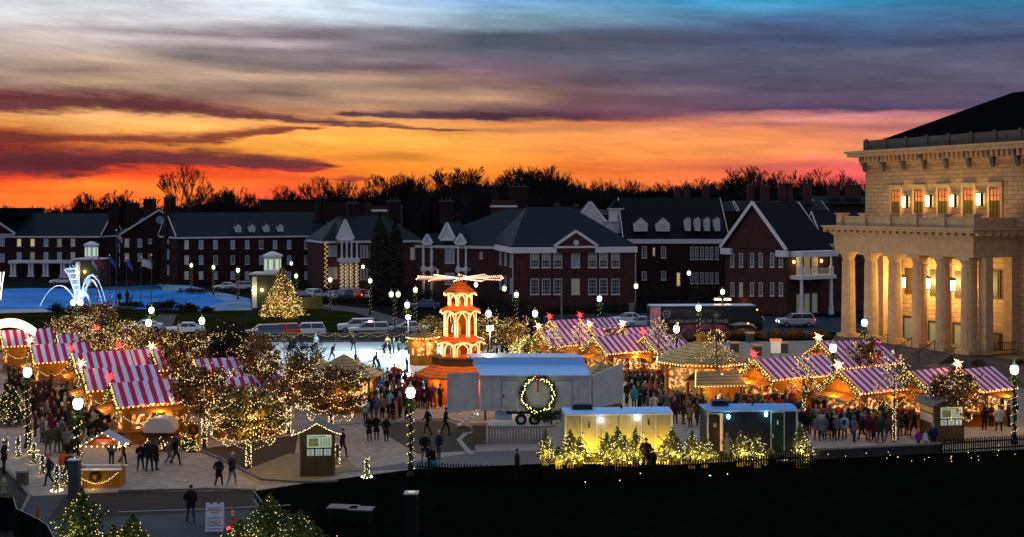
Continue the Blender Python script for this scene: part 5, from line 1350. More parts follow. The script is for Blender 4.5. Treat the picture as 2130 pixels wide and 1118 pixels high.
# ================================================================== CHRISTMAS PYRAMID
PY = 96.0
def zp(py): return H - (py - HZ) * PY / F
t = thing('christmas_pyramid', (XA(957, PY), PY, 0), 'tall orange lit wooden pyramid with blades and arched storeys', 'pyramid', rz=.18)
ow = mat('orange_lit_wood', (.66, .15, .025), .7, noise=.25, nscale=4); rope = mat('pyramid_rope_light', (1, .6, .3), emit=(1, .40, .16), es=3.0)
N6 = 8
MB().lathe([(2.6, 0), (2.6, 2.15)], N6).build('booth_wall', ow, t)
MB().lathe([(3.75, 2.1), (3.75, 2.22), (2.2, 3.0)], N6).build('booth_roof', orsh, t)
MB().lathe([(2.25, 3.0), (2.25, zp(742)), (2.3, zp(742)), (2.3, zp(742) + .08)], N6).build('drum', M['woodd'], t)
tiers = [(zp(742) + .08, zp(711), 1.50, 2.05), (zp(700), zp(648), 1.25, 1.65), (zp(637), zp(611), .92, 1.35)]
for k, (z0, z1, rb, rr_) in enumerate(tiers):
    tp = MB(); rp = MB(); ph = pi / 8
    for i in range(N6):
        a = 2 * pi * i / N6 + ph; b = a + 2 * pi / N6
        A = Vector((rb * cos(a), rb * sin(a), 0)); B = Vector((rb * cos(b), rb * sin(b), 0))
        tp.tube([A + Vector((0, 0, z0)), A + Vector((0, 0, z1))], .07, 4)
        for off in (.12, .0):
            P = A.lerp(B, .10 + off * .2); Q = A.lerp(B, .90 - off * .2)
            if off == 0: continue
        # arch of the opening
        h = z1 - z0; n = 10; arch = []
        for j in range(n + 1):
            u = j / n; p = A.lerp(B, .14 + .72 * u); arch.append(p + Vector((0, 0, z1 - .42 * min(h, 1.6) * .8 + sin(pi * u) * .34 * min(h, 1.6) - .05)))
        P0 = A.lerp(B, .14); Q0 = A.lerp(B, .86)
        outl = [P0 + Vector((0, 0, z0 + .05))] + arch + [Q0 + Vector((0, 0, z0 + .05))]
        outn = [p * 1.0 + p.normalized() * .04 * 1 for p in outl]
        rp.tube([Vector((p.x * 1.04, p.y * 1.04, p.z)) for p in outl], .038, 4)
        rp.tube([Vector((A.x * 1.06, A.y * 1.06, z0 + .05)), Vector((A.x * 1.06, A.y * 1.06, z1 - .05))], .035, 4)
        # spandrel boards beside arch
        tp.bar(P0 + Vector((0, 0, z0)), P0 + Vector((0, 0, z1)), .07); tp.bar(Q0 + Vector((0, 0, z0)), Q0 + Vector((0, 0, z1)), .07)
        tp.bar(A + Vector((0, 0, z1 - .08)), B + Vector((0, 0, z1 - .08)), .06, .16)
        tp.bar(A + Vector((0, 0, z0 + .12)), B + Vector((0, 0, z0 + .12)), .05, .24)
        # scalloped eave with rope light
        ra = rr_; EA = Vector((ra * cos(a), ra * sin(a), 0)); EB = Vector((ra * cos(b), ra * sin(b), 0)); ev = []
        for j in range(9):
            u = j / 8; p = EA.lerp(EB, u); ev.append(p + Vector((0, 0, z1 - .12 + .22 * sin(pi * u))))
        rp.tube(ev, .05, 4)
        for u, v_ in zip(ev, ev[1:]): tp.add([tuple(u), tuple(v_), (v_.x, v_.y, z1 + .16), (u.x, u.y, z1 + .16)], [(0, 1, 2, 3)])
    tp.build('storey', ow, t); rp.build('rope_light', rope, t)
    MB().lathe([(rb * .8, z0), (rb * .8, z0 + .1)], N6, ph=ph).build('floor', ow, t)
    core = MB(); core.lathe([(rb * .5, z0 + .1), (rb * .5, z1)], N6, ph=ph); core.build('core', mat('pyramid_core', (.25, .08, .02), .8), t)
    if k < 2:
        MB().lathe([(rr_ + .06, z1 + .16), (tiers[k + 1][2] + .15, tiers[k + 1][0]), (tiers[k + 1][2], tiers[k + 1][0] + .001)], N6, ph=ph).build('roof', orsh, t)
    else:
        MB().lathe([(rr_ + .06, z1 + .12), (.55, z1 + .75), (.03, zp(582))], N6, ph=ph).build('roof', orsh, t)
    fg = MB()
    for i in range(6):
        a = i * 1.05 + .3; x, y = rb * .72 * cos(a), rb * .72 * sin(a); s_ = .5 * (z1 - z0)
        fg.lathe([(.16, 0), (.13, s_ * .5), (.15, s_ * .75), (.05, s_ * .8), (.09, s_ * .9), (.02, s_ * 1.05)], 7, (x, y, z0 + .1), i % 2)
    fg.build('carved_figures', [mat('figure_cream', (.7, .5, .3), .6), mat('figure_red', (.5, .08, .04), .6)], t)
    for a in (-2.4, -1.57, -.7): lamp('pyramid_light', (cos(a) * (rr_ + .55), sin(a) * (rr_ + .55), (z0 + z1) / 2 + .2), 60, (1, .40, .10), parent=t)
lamp('pyramid_light', (0, -2.6, zp(592)), 130, (1, .42, .1), parent=t)
zb_ = zp(579); MB().lathe([(.2, -.35), (.26, -.1), (.26, .08), (.1, .2)], 8, (0, 0, zb_)).build('hub', ow, t)
for i in range(10):
    a = 2 * pi * i / 10 + .12; u = Vector((cos(a), sin(a), 0)); w_ = Vector((-sin(a), cos(a), 0)) * .16 + Vector((0, 0, .05))
    p0 = u * .3 + Vector((0, 0, zb_)); p1 = u * 3.5 + Vector((0, 0, zb_ + .03))
    w1_ = w_ * 1.7
    MB().slab([tuple(p0 - w_ * .5), tuple(p1 - w1_), tuple(p1 + w1_), tuple(p0 + w_ * .5)], .04).build('blade', ow, t)
    q = MB()
    for p in line_pts(p0 - w_ * .5, p1 - w1_, .16) + line_pts(p1 - w1_, p1 + w1_, .16) + line_pts(p0 + w_ * .5, p1 + w1_, .16): q.octa(p + Vector((0, 0, .0)), .05)
    q.build('light_string', mat('blade_bulb', (1, .7, .5), emit=(1, .62, .42), es=3.5), t)
for a in (-2.6, -1.9, -1.2): lamp('booth_light', (3.1 * cos(a), 3.1 * sin(a), 1.7), 110, (1, .42, .10), parent=t)

# ================================================================== STAGE TRAILER
SY = 85.0; SX0, SX1 = XA(1000, SY), XA(1228, SY); W = SX1 - SX0
grey = mat('grey_trailer_panel', (.46, .48, .47), .5, noise=.12, nscale=1.2); sky_tinted = mat('sky_tinted_white_roof', (.30, .60, 1.0), .45, noise=.05)  # roof: white metal with the sky's blue reflection put into its colour
trimw = mat('aluminium_trim', (.55, .56, .58), .4)
t = thing('stage_trailer', (SX0, SY, 0), 'grey mobile stage trailer with sky tinted white roof, folding wings and a big wreath', 'trailer')
z0, z1 = 1.05, 3.5
MB().box(0, W, 0, 2.6, z0, z1).build('body', grey, t)
for a, c in ((px - 1000) * W / 228 for px in ()) if False else []: pass
for p0, p1 in ((1044, 1080), (1154, 1190)):
    a, c = (p0 - 1000) * W / 228, (p1 - 1000) * W / 228
    d = MB(); d.box(a, c, -.03, -.002, 1.25, 3.2); dd = d.build('door', grey, t)
    e = MB(); e.box(a - .02, a, -.04, -.002, 1.25, 3.22); e.box(c, c + .02, -.04, -.002, 1.25, 3.22); e.box(a, c, -.04, -.002, 3.2, 3.22); e.box(a + .08, a + .16, -.08, -.031, 2.0, 2.2); e.build('door_frame', M['black'], dd)
e = MB()
for i in range(1, 9): e.box(W * i / 9 - .008, W * i / 9 + .008, -.010, -.001, z0 + .08, z1 - .02)
e.build('panel_seams', mat('seam_grey', (.12, .12, .12), .7), t)
e = MB(); e.box(-.06, .08, -.06, -.002, z0, z1); e.box(W - .08, W + .06, -.06, -.002, z0, z1); e.box(0.08, W - .08, -.06, -.002, z0 - .02, z0 + .07); e.build('corner_trim', trimw, t)
st = MB()
for i in range(14): st.box(.2 + i * .52, .44 + i * .52, -.075, -.061, z0 - .01, z0 + .05)
st.build('reflector_tape', mat('red_white_tape', (.5, .03, .03), .5), t)
# raised roof
yb = 3.2; r = MB()
r.slab([(0, -.15, z1 + .08), (W + .02, -.15, z1 + .08), (W - .3, 2.0, z1 + .62), (-.6, 2.0, z1 + .62)], .1); ro = r.build('roof', sky_tinted, t)
MB().box(-.6, W - .3, 2.003, 2.1, z1 + .55, z1 + 1.02).build('roof_edge', sky_tinted, t)
MB().slab([(-.6, 2.1, z1 + 1.03), (W - .3, 2.1, z1 + 1.03), (W - .8, 4.2, z1 + 1.1), (-1.2, 4.2, z1 + 1.1)], .1).build('upper_roof', mat('pale_sky_tinted_roof', (.45, .6, .85), .5), t)  # upper roof also carries the sky's blue in its colour
e = MB(); e.bar((0, -.2, z1 + .06), (W, -.2, z1 + .06), .08); e.bar((-.6, 2.0, z1 + 1.05), (W - .3, 2.0, z1 + 1.05), .08); e.bar((0, -.2, z1 + .08), (-.6, 2.0, z1 + .66), .07); e.bar((W, -.2, z1 + .08), (W - .3, 2.0, z1 + .66), .07); e.build('roof_trim', trimw, t)
for a in (XA(932, SY) - SX0,):
    MB().slab([(-.15, .1, z1 + .2), (-.15, .1, z0 + .1), (a, -.8 + 0, z0 - .0), (a, -.8, z1 + .28)], .08).build('left_wing', grey, t)
    e = MB(); e.bar((-.15, .06, z1 + .22), (a, -.86, z1 + .30), .07); e.bar((a, -.86, z0), (a, -.86, z1 + .3), .07); e.bar((-.15, .06, z0 + .1), (a, -.86, z0), .07); e.build('wing_trim', trimw, t)
c_ = XA(1298, SY) - SX0
MB().slab([(W + .15, .1, z1 + .0), (W + .15, .1, z0 + .2), (c_, 1.2, z0 + .45), (c_, 1.2, z1 + .75)], .08).build('right_wing', grey, t)
e = MB(); e.bar((W + .15, .05, z1 + .02), (c_, 1.15, z1 + .77), .07); e.bar((c_, 1.15, z0 + .45), (c_, 1.15, z1 + .77), .07); e.bar((W + .15, .05, z0 + .2), (c_, 1.15, z0 + .45), .07); e.build('wing_trim', trimw, t)
for x in (2.35, 3.3):
    wb = MB(); wb.lathe([(.38, -.12), (.42, -.06), (.42, .1), (.38, .14)], 18); wl = wb.build('wheel', mat('tyre', (.015, .015, .016), .9), t, loc=(x + .5, .1, .42)); wl.rotation_euler = (pi / 2, 0, 0)
    MB().lathe([(.2, .14), (.2, .16), (.08, .17)], 12).build('rim', trimw, wl)
MB().box(1.8, 4.6, .0, 2.4, .82, z0 - .021).build('chassis', M['black'], t); MB().box(1.0, 2.2, .2, .4, .35, 1.0).build('tool_box', mat('pale_blue_box', (.35, .5, .65), .5), t)
MB().box(5.2, 6.8, .2, .4, .35, 1.0).build('tool_box', mat('pale_blue_box', (.35, .5, .65), .5), t)
for x in (.3, W - .3, 5.0): MB().tube([(x, .6, 0), (x, .6, z0)], .06, 6).build('jack_leg', M['black'], t)
s_ = MB()
for i in range(5): s_.box(-1.6 + i * .28, -1.3 + i * .28, -.9, -.1, .15 + i * .18, .19 + i * .18)
s_.bar((-1.7, -.9, .05), (-.2, -.9, 1.05), .05); s_.bar((-1.7, -.1, .05), (-.2, -.1, 1.05), .05); s_.bar((-1.7, -.9, .95), (-.4, -.9, 1.85), .04); s_.bar((-1.7, -.9, .05), (-1.7, -.9, .95), .04)
s_.build('steps', trimw, t)
# wreath
wx = (1119 - 1000) * W / 228; wz = ZA(820, SY); gm = MB(); q = MB(); rr = random.Random(9)
for i in range(1500):
    a = rr.uniform(0, 6.28); d = 1.08 + rr.gauss(0, .08); gm.card((wx + d * cos(a), -.25 + rr.uniform(-.1, .1), wz + d * 1.12 * sin(a)), .11, 0, rr)
for i in range(500): gm.card((wx + .5 + rr.gauss(0, .45), -.3 + rr.gauss(0, .12), wz - 1.45 + rr.gauss(0, .2)), .13, 0, rr)
for i in range(64): a = i * .0982 + rr.uniform(-.03, .03); d = 1.08 + rr.uniform(-.12, .12); q.octa((wx + d * cos(a), -.42, wz + d * 1.12 * sin(a)), .036)
wr_o = gm.build('wreath', M['fir'], t); q.build('light_string', mat('yellow_bulb', (1, .8, .3), emit=(1, .82, .30), es=7), wr_o)
MB().box(wx - .06, wx + .04, -.5, -.44, wz + .2, wz + 1.15).box(wx - .3, wx + .25, -.5, -.44, wz + 1.1, wz + 1.3).build('bow', mat('red_ribbon', (.45, .02, .02)), wr_o)
for a in range(4): lamp('wreath_light', (wx + 1.15 * cos(a * pi / 2 + .7), -.6, wz + 1.15 * sin(a * pi / 2 + .7)), 3.5, (1, .85, .3), parent=t)

# ================================================================== TOILET TRAILERS
def toilet(pxl, pxc, pxr, pyb, top, body, label, roofc, doors, lights, lcol, open_door=None):
    Y = YG(pyb); x0, x1 = XA(pxc, Y), XA(pxr, Y); W = x1 - x0; z0 = .45; z1 = ZA(top, Y)
    t = thing('toilet_trailer', (x0, Y, 0), label, 'trailer')
    MB().box(0, W, 0, 2.3, z0, z1).build('body', body, t)
    # curved roof
    r = MB(); prof = [(-.06, z1 + .001), (-.06, z1 + .06), (.5, z1 + .16), (1.15, z1 + .2), (1.8, z1 + .16), (2.36, z1 + .06), (2.36, z1 + .001)]
    r.prism(prof, -.06, W + .06, 'x'); r.build('roof', roofc, t)
    e = MB(); e.box(-.07, W + .07, -.09, -.061, z1 - .04, z1 + .05); e.box(-.05, .06, -.04, -.002, z0, z1 - .05); e.box(W - .06, W + .05, -.04, -.002, z0, z1 - .05); e.build('edge_trim', trimw, t)
    sm_ = MB(); nn = int(W / .95)
    for i in range(1, nn): sm_.box(i * W / nn - .008, i * W / nn + .008, -.012, -.001, z0 + .05, z1 - .08)
    sm_.box(.1, W - .1, -.014, -.001, z0 + .22, z0 + .25); sm_.build('panel_seams', M['black'], t)
    vv = MB()
    for i in range(4): vv.box(W * .72 + .0, W * .72 + .35, -.02, -.001, z1 - .34 + i * .05, z1 - .32 + i * .05)
    vv.build('vent', M['stoned'], t); MB().box(.15, W - .15, .25, 2.0, .18, z0 - .001).build('chassis', M['black'], t)
    ac = MB(); ac.prism([(W * .08, z1 + .18), (W * .27, z1 + .18), (W * .27, z1 + .42), (W * .24, z1 + .5), (W * .1, z1 + .5), (W * .08, z1 + .45)], .8, 1.5, 'y'); ac.build('air_conditioner', M['black'], t)
    MB().tube([(W * .55, 1.1, z1 + .15), (W * .55, 1.1, z1 + .42)], .07, 6).build('roof_vent', M['black'], t)
    for p0, p1, pt in doors:
        a = XA(p0, Y) - x0; c = XA(p1, Y) - x0; zt = ZA(pt, Y)
        d = MB().box(a, c, -.03, -.002, z0 + .12, zt).build('door', body if open_door is None else M['darkgreen'], t)
        e = MB(); e.box(a - .05, a, -.05, -.002, z0 + .1, zt + .05); e.box(c, c + .05, -.05, -.002, z0 + .1, zt + .05); e.box(a, c, -.05, -.002, zt, zt + .05); e.box(a + .05, a + .12, -.1, -.031, 1.35, 1.6); e.build('door_frame', trimw, d)
        # person pictogram on the door
        ic = MB(); xm = (a + c) / 2; ic.lathe([(.055, -.004), (.055, .004)], 8, (0, 0, 0)); 
        o = ic.build('pictogram', M['black'], d, loc=(xm, -.036, zt - .38)); o.rotation_euler = (pi / 2, 0, 0)
        MB().box(xm - .05, xm + .05, -.042, -.032, zt - .72, zt - .46).build('pictogram', M['black'] if open_door is None else M['white'], d)
        hr = MB()
        for s_ in (a - .12, c + .12): hr.bar((s_, -.1, 1.45), (s_ + .25, -1.0, 1.25), .035); hr.bar((s_ + .25, -1.0, 1.25), (s_ + .6, -1.7, .55), .035); hr.bar((s_ + .25, -1.0, 1.25), (s_ + .25, -1.0, .1), .03)
        hr.build('handrail', M['black'], t)
        stp = MB(); stp.box(a - .1, c + .3, -1.1, -.08, .38, .44); stp.box(a, c + .4, -1.5, -1.12, .18, .24); stp.build('steps', M['stoned'], t)
    for px_, py_ in lights:
        x = XA(px_, Y) - x0; z = ZA(py_, Y)
        MB().lathe([(.07, -.12), (.10, 0), (.07, .12)], 8, (x, -.1, z)).build('wall_lamp', mat('cool_lamp', (1, 1, 1), emit=(.85, .95, 1), es=14, sample=True) if open_door is None else mat('blue_lamp', (1, 1, 1), emit=(.25, .75, 1), es=14, sample=True), t)
        lamp('wall_lamp_light', (x, -.45, z + .05), 7, lcol, parent=t)
    if open_door:
        a = XA(open_door[0], Y) - x0; c = XA(open_door[1], Y) - x0; zt = ZA(open_door[2], Y)
        MB().box(c - .22, c, -.02, -.002, z0 + .12, zt).build('lit_doorway', mat('orange_interior', (.5, .25, .1), emit=(1, .42, .12), es=.6), t)
        MB().box(a - .06, c + .06, -.05, -.021, zt + .002, zt + .07).box(a - .06, a - .002, -.05, -.002, z0 + .1, zt).box(c + .002, c + .06, -.05, -.002, z0 + .1, zt).build('door_frame', trimw, t)
        dl = MB().slab([(a + .02, -.06, z0 + .12), (a + .02, -.06, zt - .02), (c - .2, -.32, zt - .02), (c - .2, -.32, z0 + .12)], .05).build('door', M['black'], t)
        MB().box(a + .25, a + .45, -.25, -.235, zt - .75, zt - .5).build('door_notice', mat('notice_grey', (.3, .3, .3), .6), dl)
    hw = MB()
    for x in (W * .45, W * .52): hw.lathe([(.3, -.1), (.3, .1)], 14, (0, 0, 0))
    return t, W, Y, x0
tt, W, Y, x0 = toilet(1145, 1176, 1400, 958, 864, mat('white_trailer_panel', (.30, .27, .20), .55, noise=.1, nscale=1.5), 'pale toilet trailer glowing yellow behind the potted firs', sky_tinted, [(1210, 1241, 867), (1336, 1365, 862)], [(1250, 875), (1326, 871)], (.8, .9, 1))
for i in range(8): lamp('fir_uplight', (.5 + i * W / 8, -.75, .35 + .25 * (i % 2)), 95 + 60 * (i % 3 == 1), (1, .66, .04), parent=tt)
tt.rotation_euler = (0, 0, .06)
tt, W, Y, x0 = toilet(1430, 1472, 1660, 958, 856, mat('navy_trailer_panel', (.012, .016, .022), .5, noise=.1), 'dark toilet trailer with sky tinted roof and two blue lamps', mat('deep_sky_tinted_roof', (.10, .33, .75), .45), [(1606, 1632, 860)], [(1515, 867), (1594, 863)], (.3, .8, 1), (1474, 1502, 862))  # blue sky reflection put into this metal roof's colour
tt.rotation_euler = (0, 0, .05)
lamp('doorway_light', (.6, -.9, 1.6), 12, (1, .5, .2), parent=tt)
for i in range(5): lamp('fir_uplight', (.6 + i * W / 4.2, -1.0, .35), 16, (1, .8, .12), parent=tt)

# ================================================================== KIOSKS
def kiosk(px, pyb, wpx, top, label, left_w, light=20, bulbs_=True, rz=.10):
    Y = YG(pyb); x = XA(px, Y); w = wpx * Y / F; z1 = ZA(top, Y)
    t = thing('map_kiosk', (x, Y, 0), label, 'kiosk', 'map kiosks', rz)
    dp = left_w * Y / F * 1.9
    MB().box(-w/2, w/2, 0, dp, 0, z1 - .45).build('wall', M['woodd'], t)
    MB().prism([(-w/2, z1 - .45), (w/2, z1 - .45), (0, z1 - .05)], .0, .1, 'y').build('gable', M['woodd'], t)
    r = MB(); r.slab([(-w/2 - .4, -.35, z1 - .62), (0, -.35, z1 + .02), (0, dp + .3, z1 + .02), (-w/2 - .4, dp + .3, z1 - .62)], .07); r.slab([(w/2 + .4, -.35, z1 - .62), (0, -.35, z1 + .02), (0, dp + .3, z1 + .02), (w/2 + .4, dp + .3, z1 - .62)], .07)
    r.build('roof', mat('grey_shingles', (.13, .125, .12), .85, noise=.3, nscale=12), t)
    # map board
    z = z1 - 1.05; b = MB(); b.box(-w * .30, w * .42, -.06, -.002, z - .42, z + .30); bo = b.build('map_board', mat('glowing_map_board', (.55, .58, .48), .6, emit=(.7, .85, .6), es=.28), t)  # board given a faint glow of its own
    m_ = MB(); m_.box(-w * .26, w * .04, -.068, -.061, z - .34, z + .12); m_.build('map', mat('map_green', (.30, .34, .12), .7, noise=.6, nscale=6), bo)
    m_ = MB()
    for i in range(4):
        for j in range(7): m_.box(w * .08 + i * w * .08, w * .14 + i * w * .08, -.068, -.061, z - .34 + j * .07, z - .31 + j * .07)
    m_.box(-w * .26, w * .26, -.068, -.061, z + .18, z + .23); m_.build('map_text', mat('print_grey', (.10, .11, .10), .7), bo)
    for i in range(3):
        xx = -w * .20 + i * w * .25; s_ = MB(); s_.box(xx - w * .1, xx + w * .1, -.05, -.002, z - .88, z - .52); so = s_.build('notice', mat('glowing_notice', (.6, .66, .62), .6, emit=(.7, .85, .75), es=.22), t)  # notices also glow faintly by themselves
        c = MB(); n = 14
        for k in range(n):
            a, e_ = 2 * pi * k / n, 2 * pi * (k + 1) / n; c.bar((xx + .09 * cos(a), -.056, z - .66 + .09 * sin(a)), (xx + .09 * cos(e_), -.056, z - .66 + .09 * sin(e_)), .018)
        c.bar((xx - .06, -.056, z - .60), (xx + .06, -.056, z - .72), .018); c.box(xx - .1, xx + .1, -.056, -.051, z - .84, z - .81); c.build('symbol', M['black'], so)
    MB().box(-w/2 - .05, -w/2 - .002, .12, dp - .15, z - .1, z + .3).build('notice', mat('orange_lit_notice', (.6, .4, .15), .6), t)
    MB().box(-w/2 - .05, -w/2 - .002, .12, dp - .15, z - .75, z - .2).build('notice', mat('notice_pink', (.5, .4, .38), .6), t)
    if bulbs_:
        q = MB(); gm = MB()
        for s_ in (-1, 1):
            for p in line_pts((s_ * (w/2 + .4), -.4, z1 - .66), (0, -.4, z1 - .02), .10, .06, .02): q.octa(p, .03); gm.card(p, .08); gm.card(p, .08)
        for p in line_pts((-w/2 - .45, -.4, z1 - .66), (-w/2 - .45, dp, z1 - .66), .1, .08, .02): q.octa(p, .03); gm.card(p, .08)
        gm.build('garland', M['fir'], t); q.build('light_string', mat('gold_fairy_strong', (1, .8, .4), emit=(1, .80, .36), es=6), t)
    lamp('kiosk_light', (0, -1.1, z1 - .5), light, (.95, 1, .6), parent=t)
    return t
kiosk(660, 992, 70, 878, 'map kiosk with light garland on its roof edge beside the golden tree', 20, 13)
kiosk(1975, 920, 66, 824, 'unlit brown map kiosk before the last right hut', 34, 2.5, False, .14)
# small ticket booth with counter, bottom left
Y = YG(1015); t = thing('drink_stand', (XA(210, Y), Y, 0), 'open wooden drink stand with lit gable sign and wreath on its counter', 'market stall', rz=.02)
MB().box(-1.35, 1.0, 0, .1, 0, .95).box(-1.35, -1.25, .1, 1.2, 0, .95).box(.9, 1.0, .1, 1.2, 0, .95).build('counter_wall', M['wood'], t)
MB().box(-1.45, 1.1, -.12, .3, .952, 1.0).box(-1.45, 1.1, 1.1, 1.35, .952, 1.0).build('counter', trimw, t)
ZT = 2.25
for x in (-1.3, .95): MB().tube([(x, .7, .95), (x, .7, ZT + .1)], .045, 5).build('post', M['wood'], t)
MB().prism([(-1.1, ZT), (.95, ZT), (-.05, ZT + .62)], .55, .65, 'y').build('gable', M['wood'], t)
r = MB(); r.slab([(-1.3, .4, ZT - .02), (-.05, .4, ZT + .7), (-.05, 1.6, ZT + .7), (-1.3, 1.6, ZT - .02)], .05); r.slab([(1.2, .4, ZT - .02), (-.05, .4, ZT + .7), (-.05, 1.6, ZT + .7), (1.2, 1.6, ZT - .02)], .05); r.build('roof', pattern('blue_grey_stripes', 'stripes', (.5, .52, .6), (.2, .22, .3), .7, .3, 1, .05), t)
MB().box(-.45, .45, .48, .54, ZT + .18, ZT + .33).build('sign', mat('red_sign', (.5, .06, .04), .6, emit=(1, .2, .1), es=.35), t)
MB().prism([(-.25, ZT + .17), (.25, ZT + .17), (0, ZT + .0)], .48, .54, 'y').build('emblem', mat('pale_blue_emblem', (.4, .55, .6), .6), t)
q = MB()
for p in line_pts((-1.3, .5, ZT - .08), (1.2, .5, ZT - .08), .28) + line_pts((-1.2, .36, ZT), (-.05, .36, ZT + .7), .3) + line_pts((1.2, .36, ZT), (-.05, .36, ZT + .7), .3): q.octa(p, .042)
for i in range(8): q.octa((1.0 + R.gauss(0, .25), .45, ZT - .05 + R.gauss(0, .1)), .05)
q.build('light_string', M['glow'], t)
q = MB(); gm = MB()
for p in line_pts((-1.3, -.06, .75), (.95, -.06, .85), .07, .55, .02): q.octa(p, .026); gm.card(p, .07)
q.build('light_string', M['fairy'], t); gm.build('garland', M['fir'], t)
gm = MB()
for i in range(260): a = R.uniform(0, 6.28); d = .24 + R.gauss(0, .04); gm.card((-.3 + d * cos(a), -.08, .62 + d * sin(a)), .06)
gm.build('wreath', M['fir'], t); MB().box(-.36, -.24, -.13, -.1, .5, .75).build('bow', mat('red_ribbon', (.45, .02, .02)), t)
lamp('stand_light', (0, .1, ZT - .2), 16, (1, .5, .15), parent=t); lamp('stand_light', (-.3, -.5, .35), 9, (1, .72, .15), parent=t)
# white covered wagon in front of nearest left hut
Y = YG(938); t = thing('food_cart', (XA(335, Y), Y, 0), 'cart with a rounded white canvas hood before the orange lit hut', 'cart')
hd_ = MB(); prof = [(-.95, 0), (-.98, .3), (-.85, .62), (-.5, .85), (0, .92), (.5, .85), (.85, .62), (.98, .3), (.95, 0)]
hd_.prism([(a, 1.25 + b) for a, b in prof], -.6, .6, 'y'); hd_.build('hood', mat('white_canvas', (.62, .52, .46), .7), t, smooth=False)
vl = MB()
for i in range(10): vl.box(-.95 + i * .19, -.85 + i * .19, -.65, -.601, 1.08, 1.25)
vl.build('valance', M['black'], t)
MB().box(-.85, .85, -.5, .5, .45, 1.0).build('body', M['woodd'], t)
for x in (-.8, .8): MB().tube([(x, -.5, 0), (x, -.5, 1.25)], .03, 4).build('post', M['woodd'], t)
for x in (-.6, .6):
    w_ = MB().lathe([(.32, -.04), (.35, 0), (.32, .04)], 16).build('wheel', M['woodd'], t, loc=(x, -.56, .35)); w_.rotation_euler = (pi / 2, 0, 0)
q = MB()
for i in range(30): q.octa((R.uniform(-.9, .9), -.62, R.uniform(.1, 1.0)), .03)
q.build('light_string', M['fairy'], t)
lamp('cart_light', (-1.2, -.6, 1.8), 22, (1, .5, .2), parent=t)
# wooden screen with wreath
Y = YG(930); t = thing('wooden_screen', (XA(372, Y), Y, 0), 'golden wooden screen with a wreath right of the white cart', 'screen')
MB().box(0, 1.3, 0, .1, 0, 1.6).build('panel', M['wood'], t); q = MB(); gm = MB()
for i in range(260): a = R.uniform(0, 6.28); d = .24 + R.gauss(0, .04); gm.card((.95 + d * cos(a), -.08, 1.1 + d * sin(a)), .06)
gm.build('wreath', M['fir'], t)
MB().box(.9, 1.0, -.14, -.1, 1.1, 1.35).build('bow', mat('red_ribbon', (.45, .02, .02)), t)
for p in line_pts((.1, -.1, .9), (1.25, -.1, .8), .08, .3): q.octa(p, .028)
q.build('light_string', M['fairy'], t); lamp('screen_light', (.6, -.7, .8), 14, (1, .65, .15), parent=t)
for i, (px, py, w_, h) in enumerate([(385, 935, .35, 1.2), (402, 940, .4, 1.0)]): conifer(px, YG(py), h, w_, '%s lit fir bush before the golden wooden screen' % ('left', 'right')[i], 420, 60, .08, 'fairy', 0, name='small_christmas_tree', seed=90 + i, z0=.1, br=.026)
# lit arch sign, far left
Y = 113; t = thing('entrance_arch', (XA(20, Y), Y, 0), 'brightly lit curved arch sign at the left picture edge', 'sign')
a_ = MB(); top = []; bot = []
for i in range(13):
    u = -1 + 2 * i / 12; top.append((u * 2.4, 3.9 + 1.2 * (1 - u * u) * .8 + .45)); bot.append((u * 2.4, 3.9 + 1.2 * (1 - u * u) * .8 - .35))
a_.prism(top + bot[::-1], 0, .25, 'y'); a_.build('sign_board', mat('backlit_sign', (.9, .7, .5), emit=(1, .70, .42), es=2.4), t, loc=(0, 0, -.35))
q = MB()
for p, q_ in zip(top, top[1:]):
    for s_ in line_pts((p[0], -.05, p[1] - .35), (q_[0], -.05, q_[1] - .35), .2): q.octa(s_, .05)
q.build('light_string', mat('red_orange_bulb', (1, .3, .1), emit=(1, .28, .08), es=5), t)
for x in (-2.3, 2.3): MB().box(x - .12, x + .12, .02, .22, 0, 3.7).build('post', M['wood'], t)
lamp('arch_glow', (0, -1.4, 4.2), 40, (1, .55, .25), parent=t)
# curved white light fountain
lw = mat('white_led_wire', (.8, .9, 1), emit=(.62, .78, 1), es=1.15); lc = mat('cyan_led_wire', (.5, .9, 1), emit=(.35, .95, 1), es=2.6)
FY = 187; fx = XA(162, FY)
t = thing('light_fountain', (fx, FY, 0), 'fountain shaped light sculpture of white arcs before the pool', 'light sculpture')
def arc(p0, p1, h, n, w, mm, k):
    A = Vector(p0); B = Vector(p1); m_ = MB(); pts = []
    for i in range(n + 1):
        u = i / n; p = A.lerp(B, u); p.z += h * 4 * u * (1 - u); pts.append(p)
    rnd = random.Random(k)
    for s_ in range(6):
        off = [Vector((rnd.gauss(0, w), rnd.gauss(0, w), rnd.gauss(0, w))) * sin(pi * min(1, .15 + i / n)) for i in range(n + 1)]
        m_.tube([p + o for p, o in zip(pts, off)], .025, 4)
    m_.build('arc', mm, t)
s = FY / F
arc((0, 0, .2), ((83 - 162) * s, 0, 0), 3.1, 16, .05, lw, 1); arc((0, 0, .2), ((222 - 162) * s, 0, 0), 4.7, 16, .14, lw, 2); arc((.5, 0, .2), ((212 - 162) * s, .3, 0), 3.9, 16, .14, lw, 4)
arc((0, 0, .2), ((190 - 162) * s, 0, 0), 2.1, 12, .12, lw, 3); arc((.4, 0, .2), ((188 - 162) * s, 0, 0), 1.6, 12, .1, lw, 6)
m_ = MB(); rnd = random.Random(2)
for k in range(13):
    a = k * .483; m_.tube([(.55 * cos(a), .55 * sin(a), .1), (.45 * cos(a) - .1, .45 * sin(a), 2.2), (.75 * cos(a) - .6, .75 * sin(a), 4.6), (1.0 * cos(a) - 1.1, 1.0 * sin(a), 6.2 + .5 * cos(a))], .03, 4)
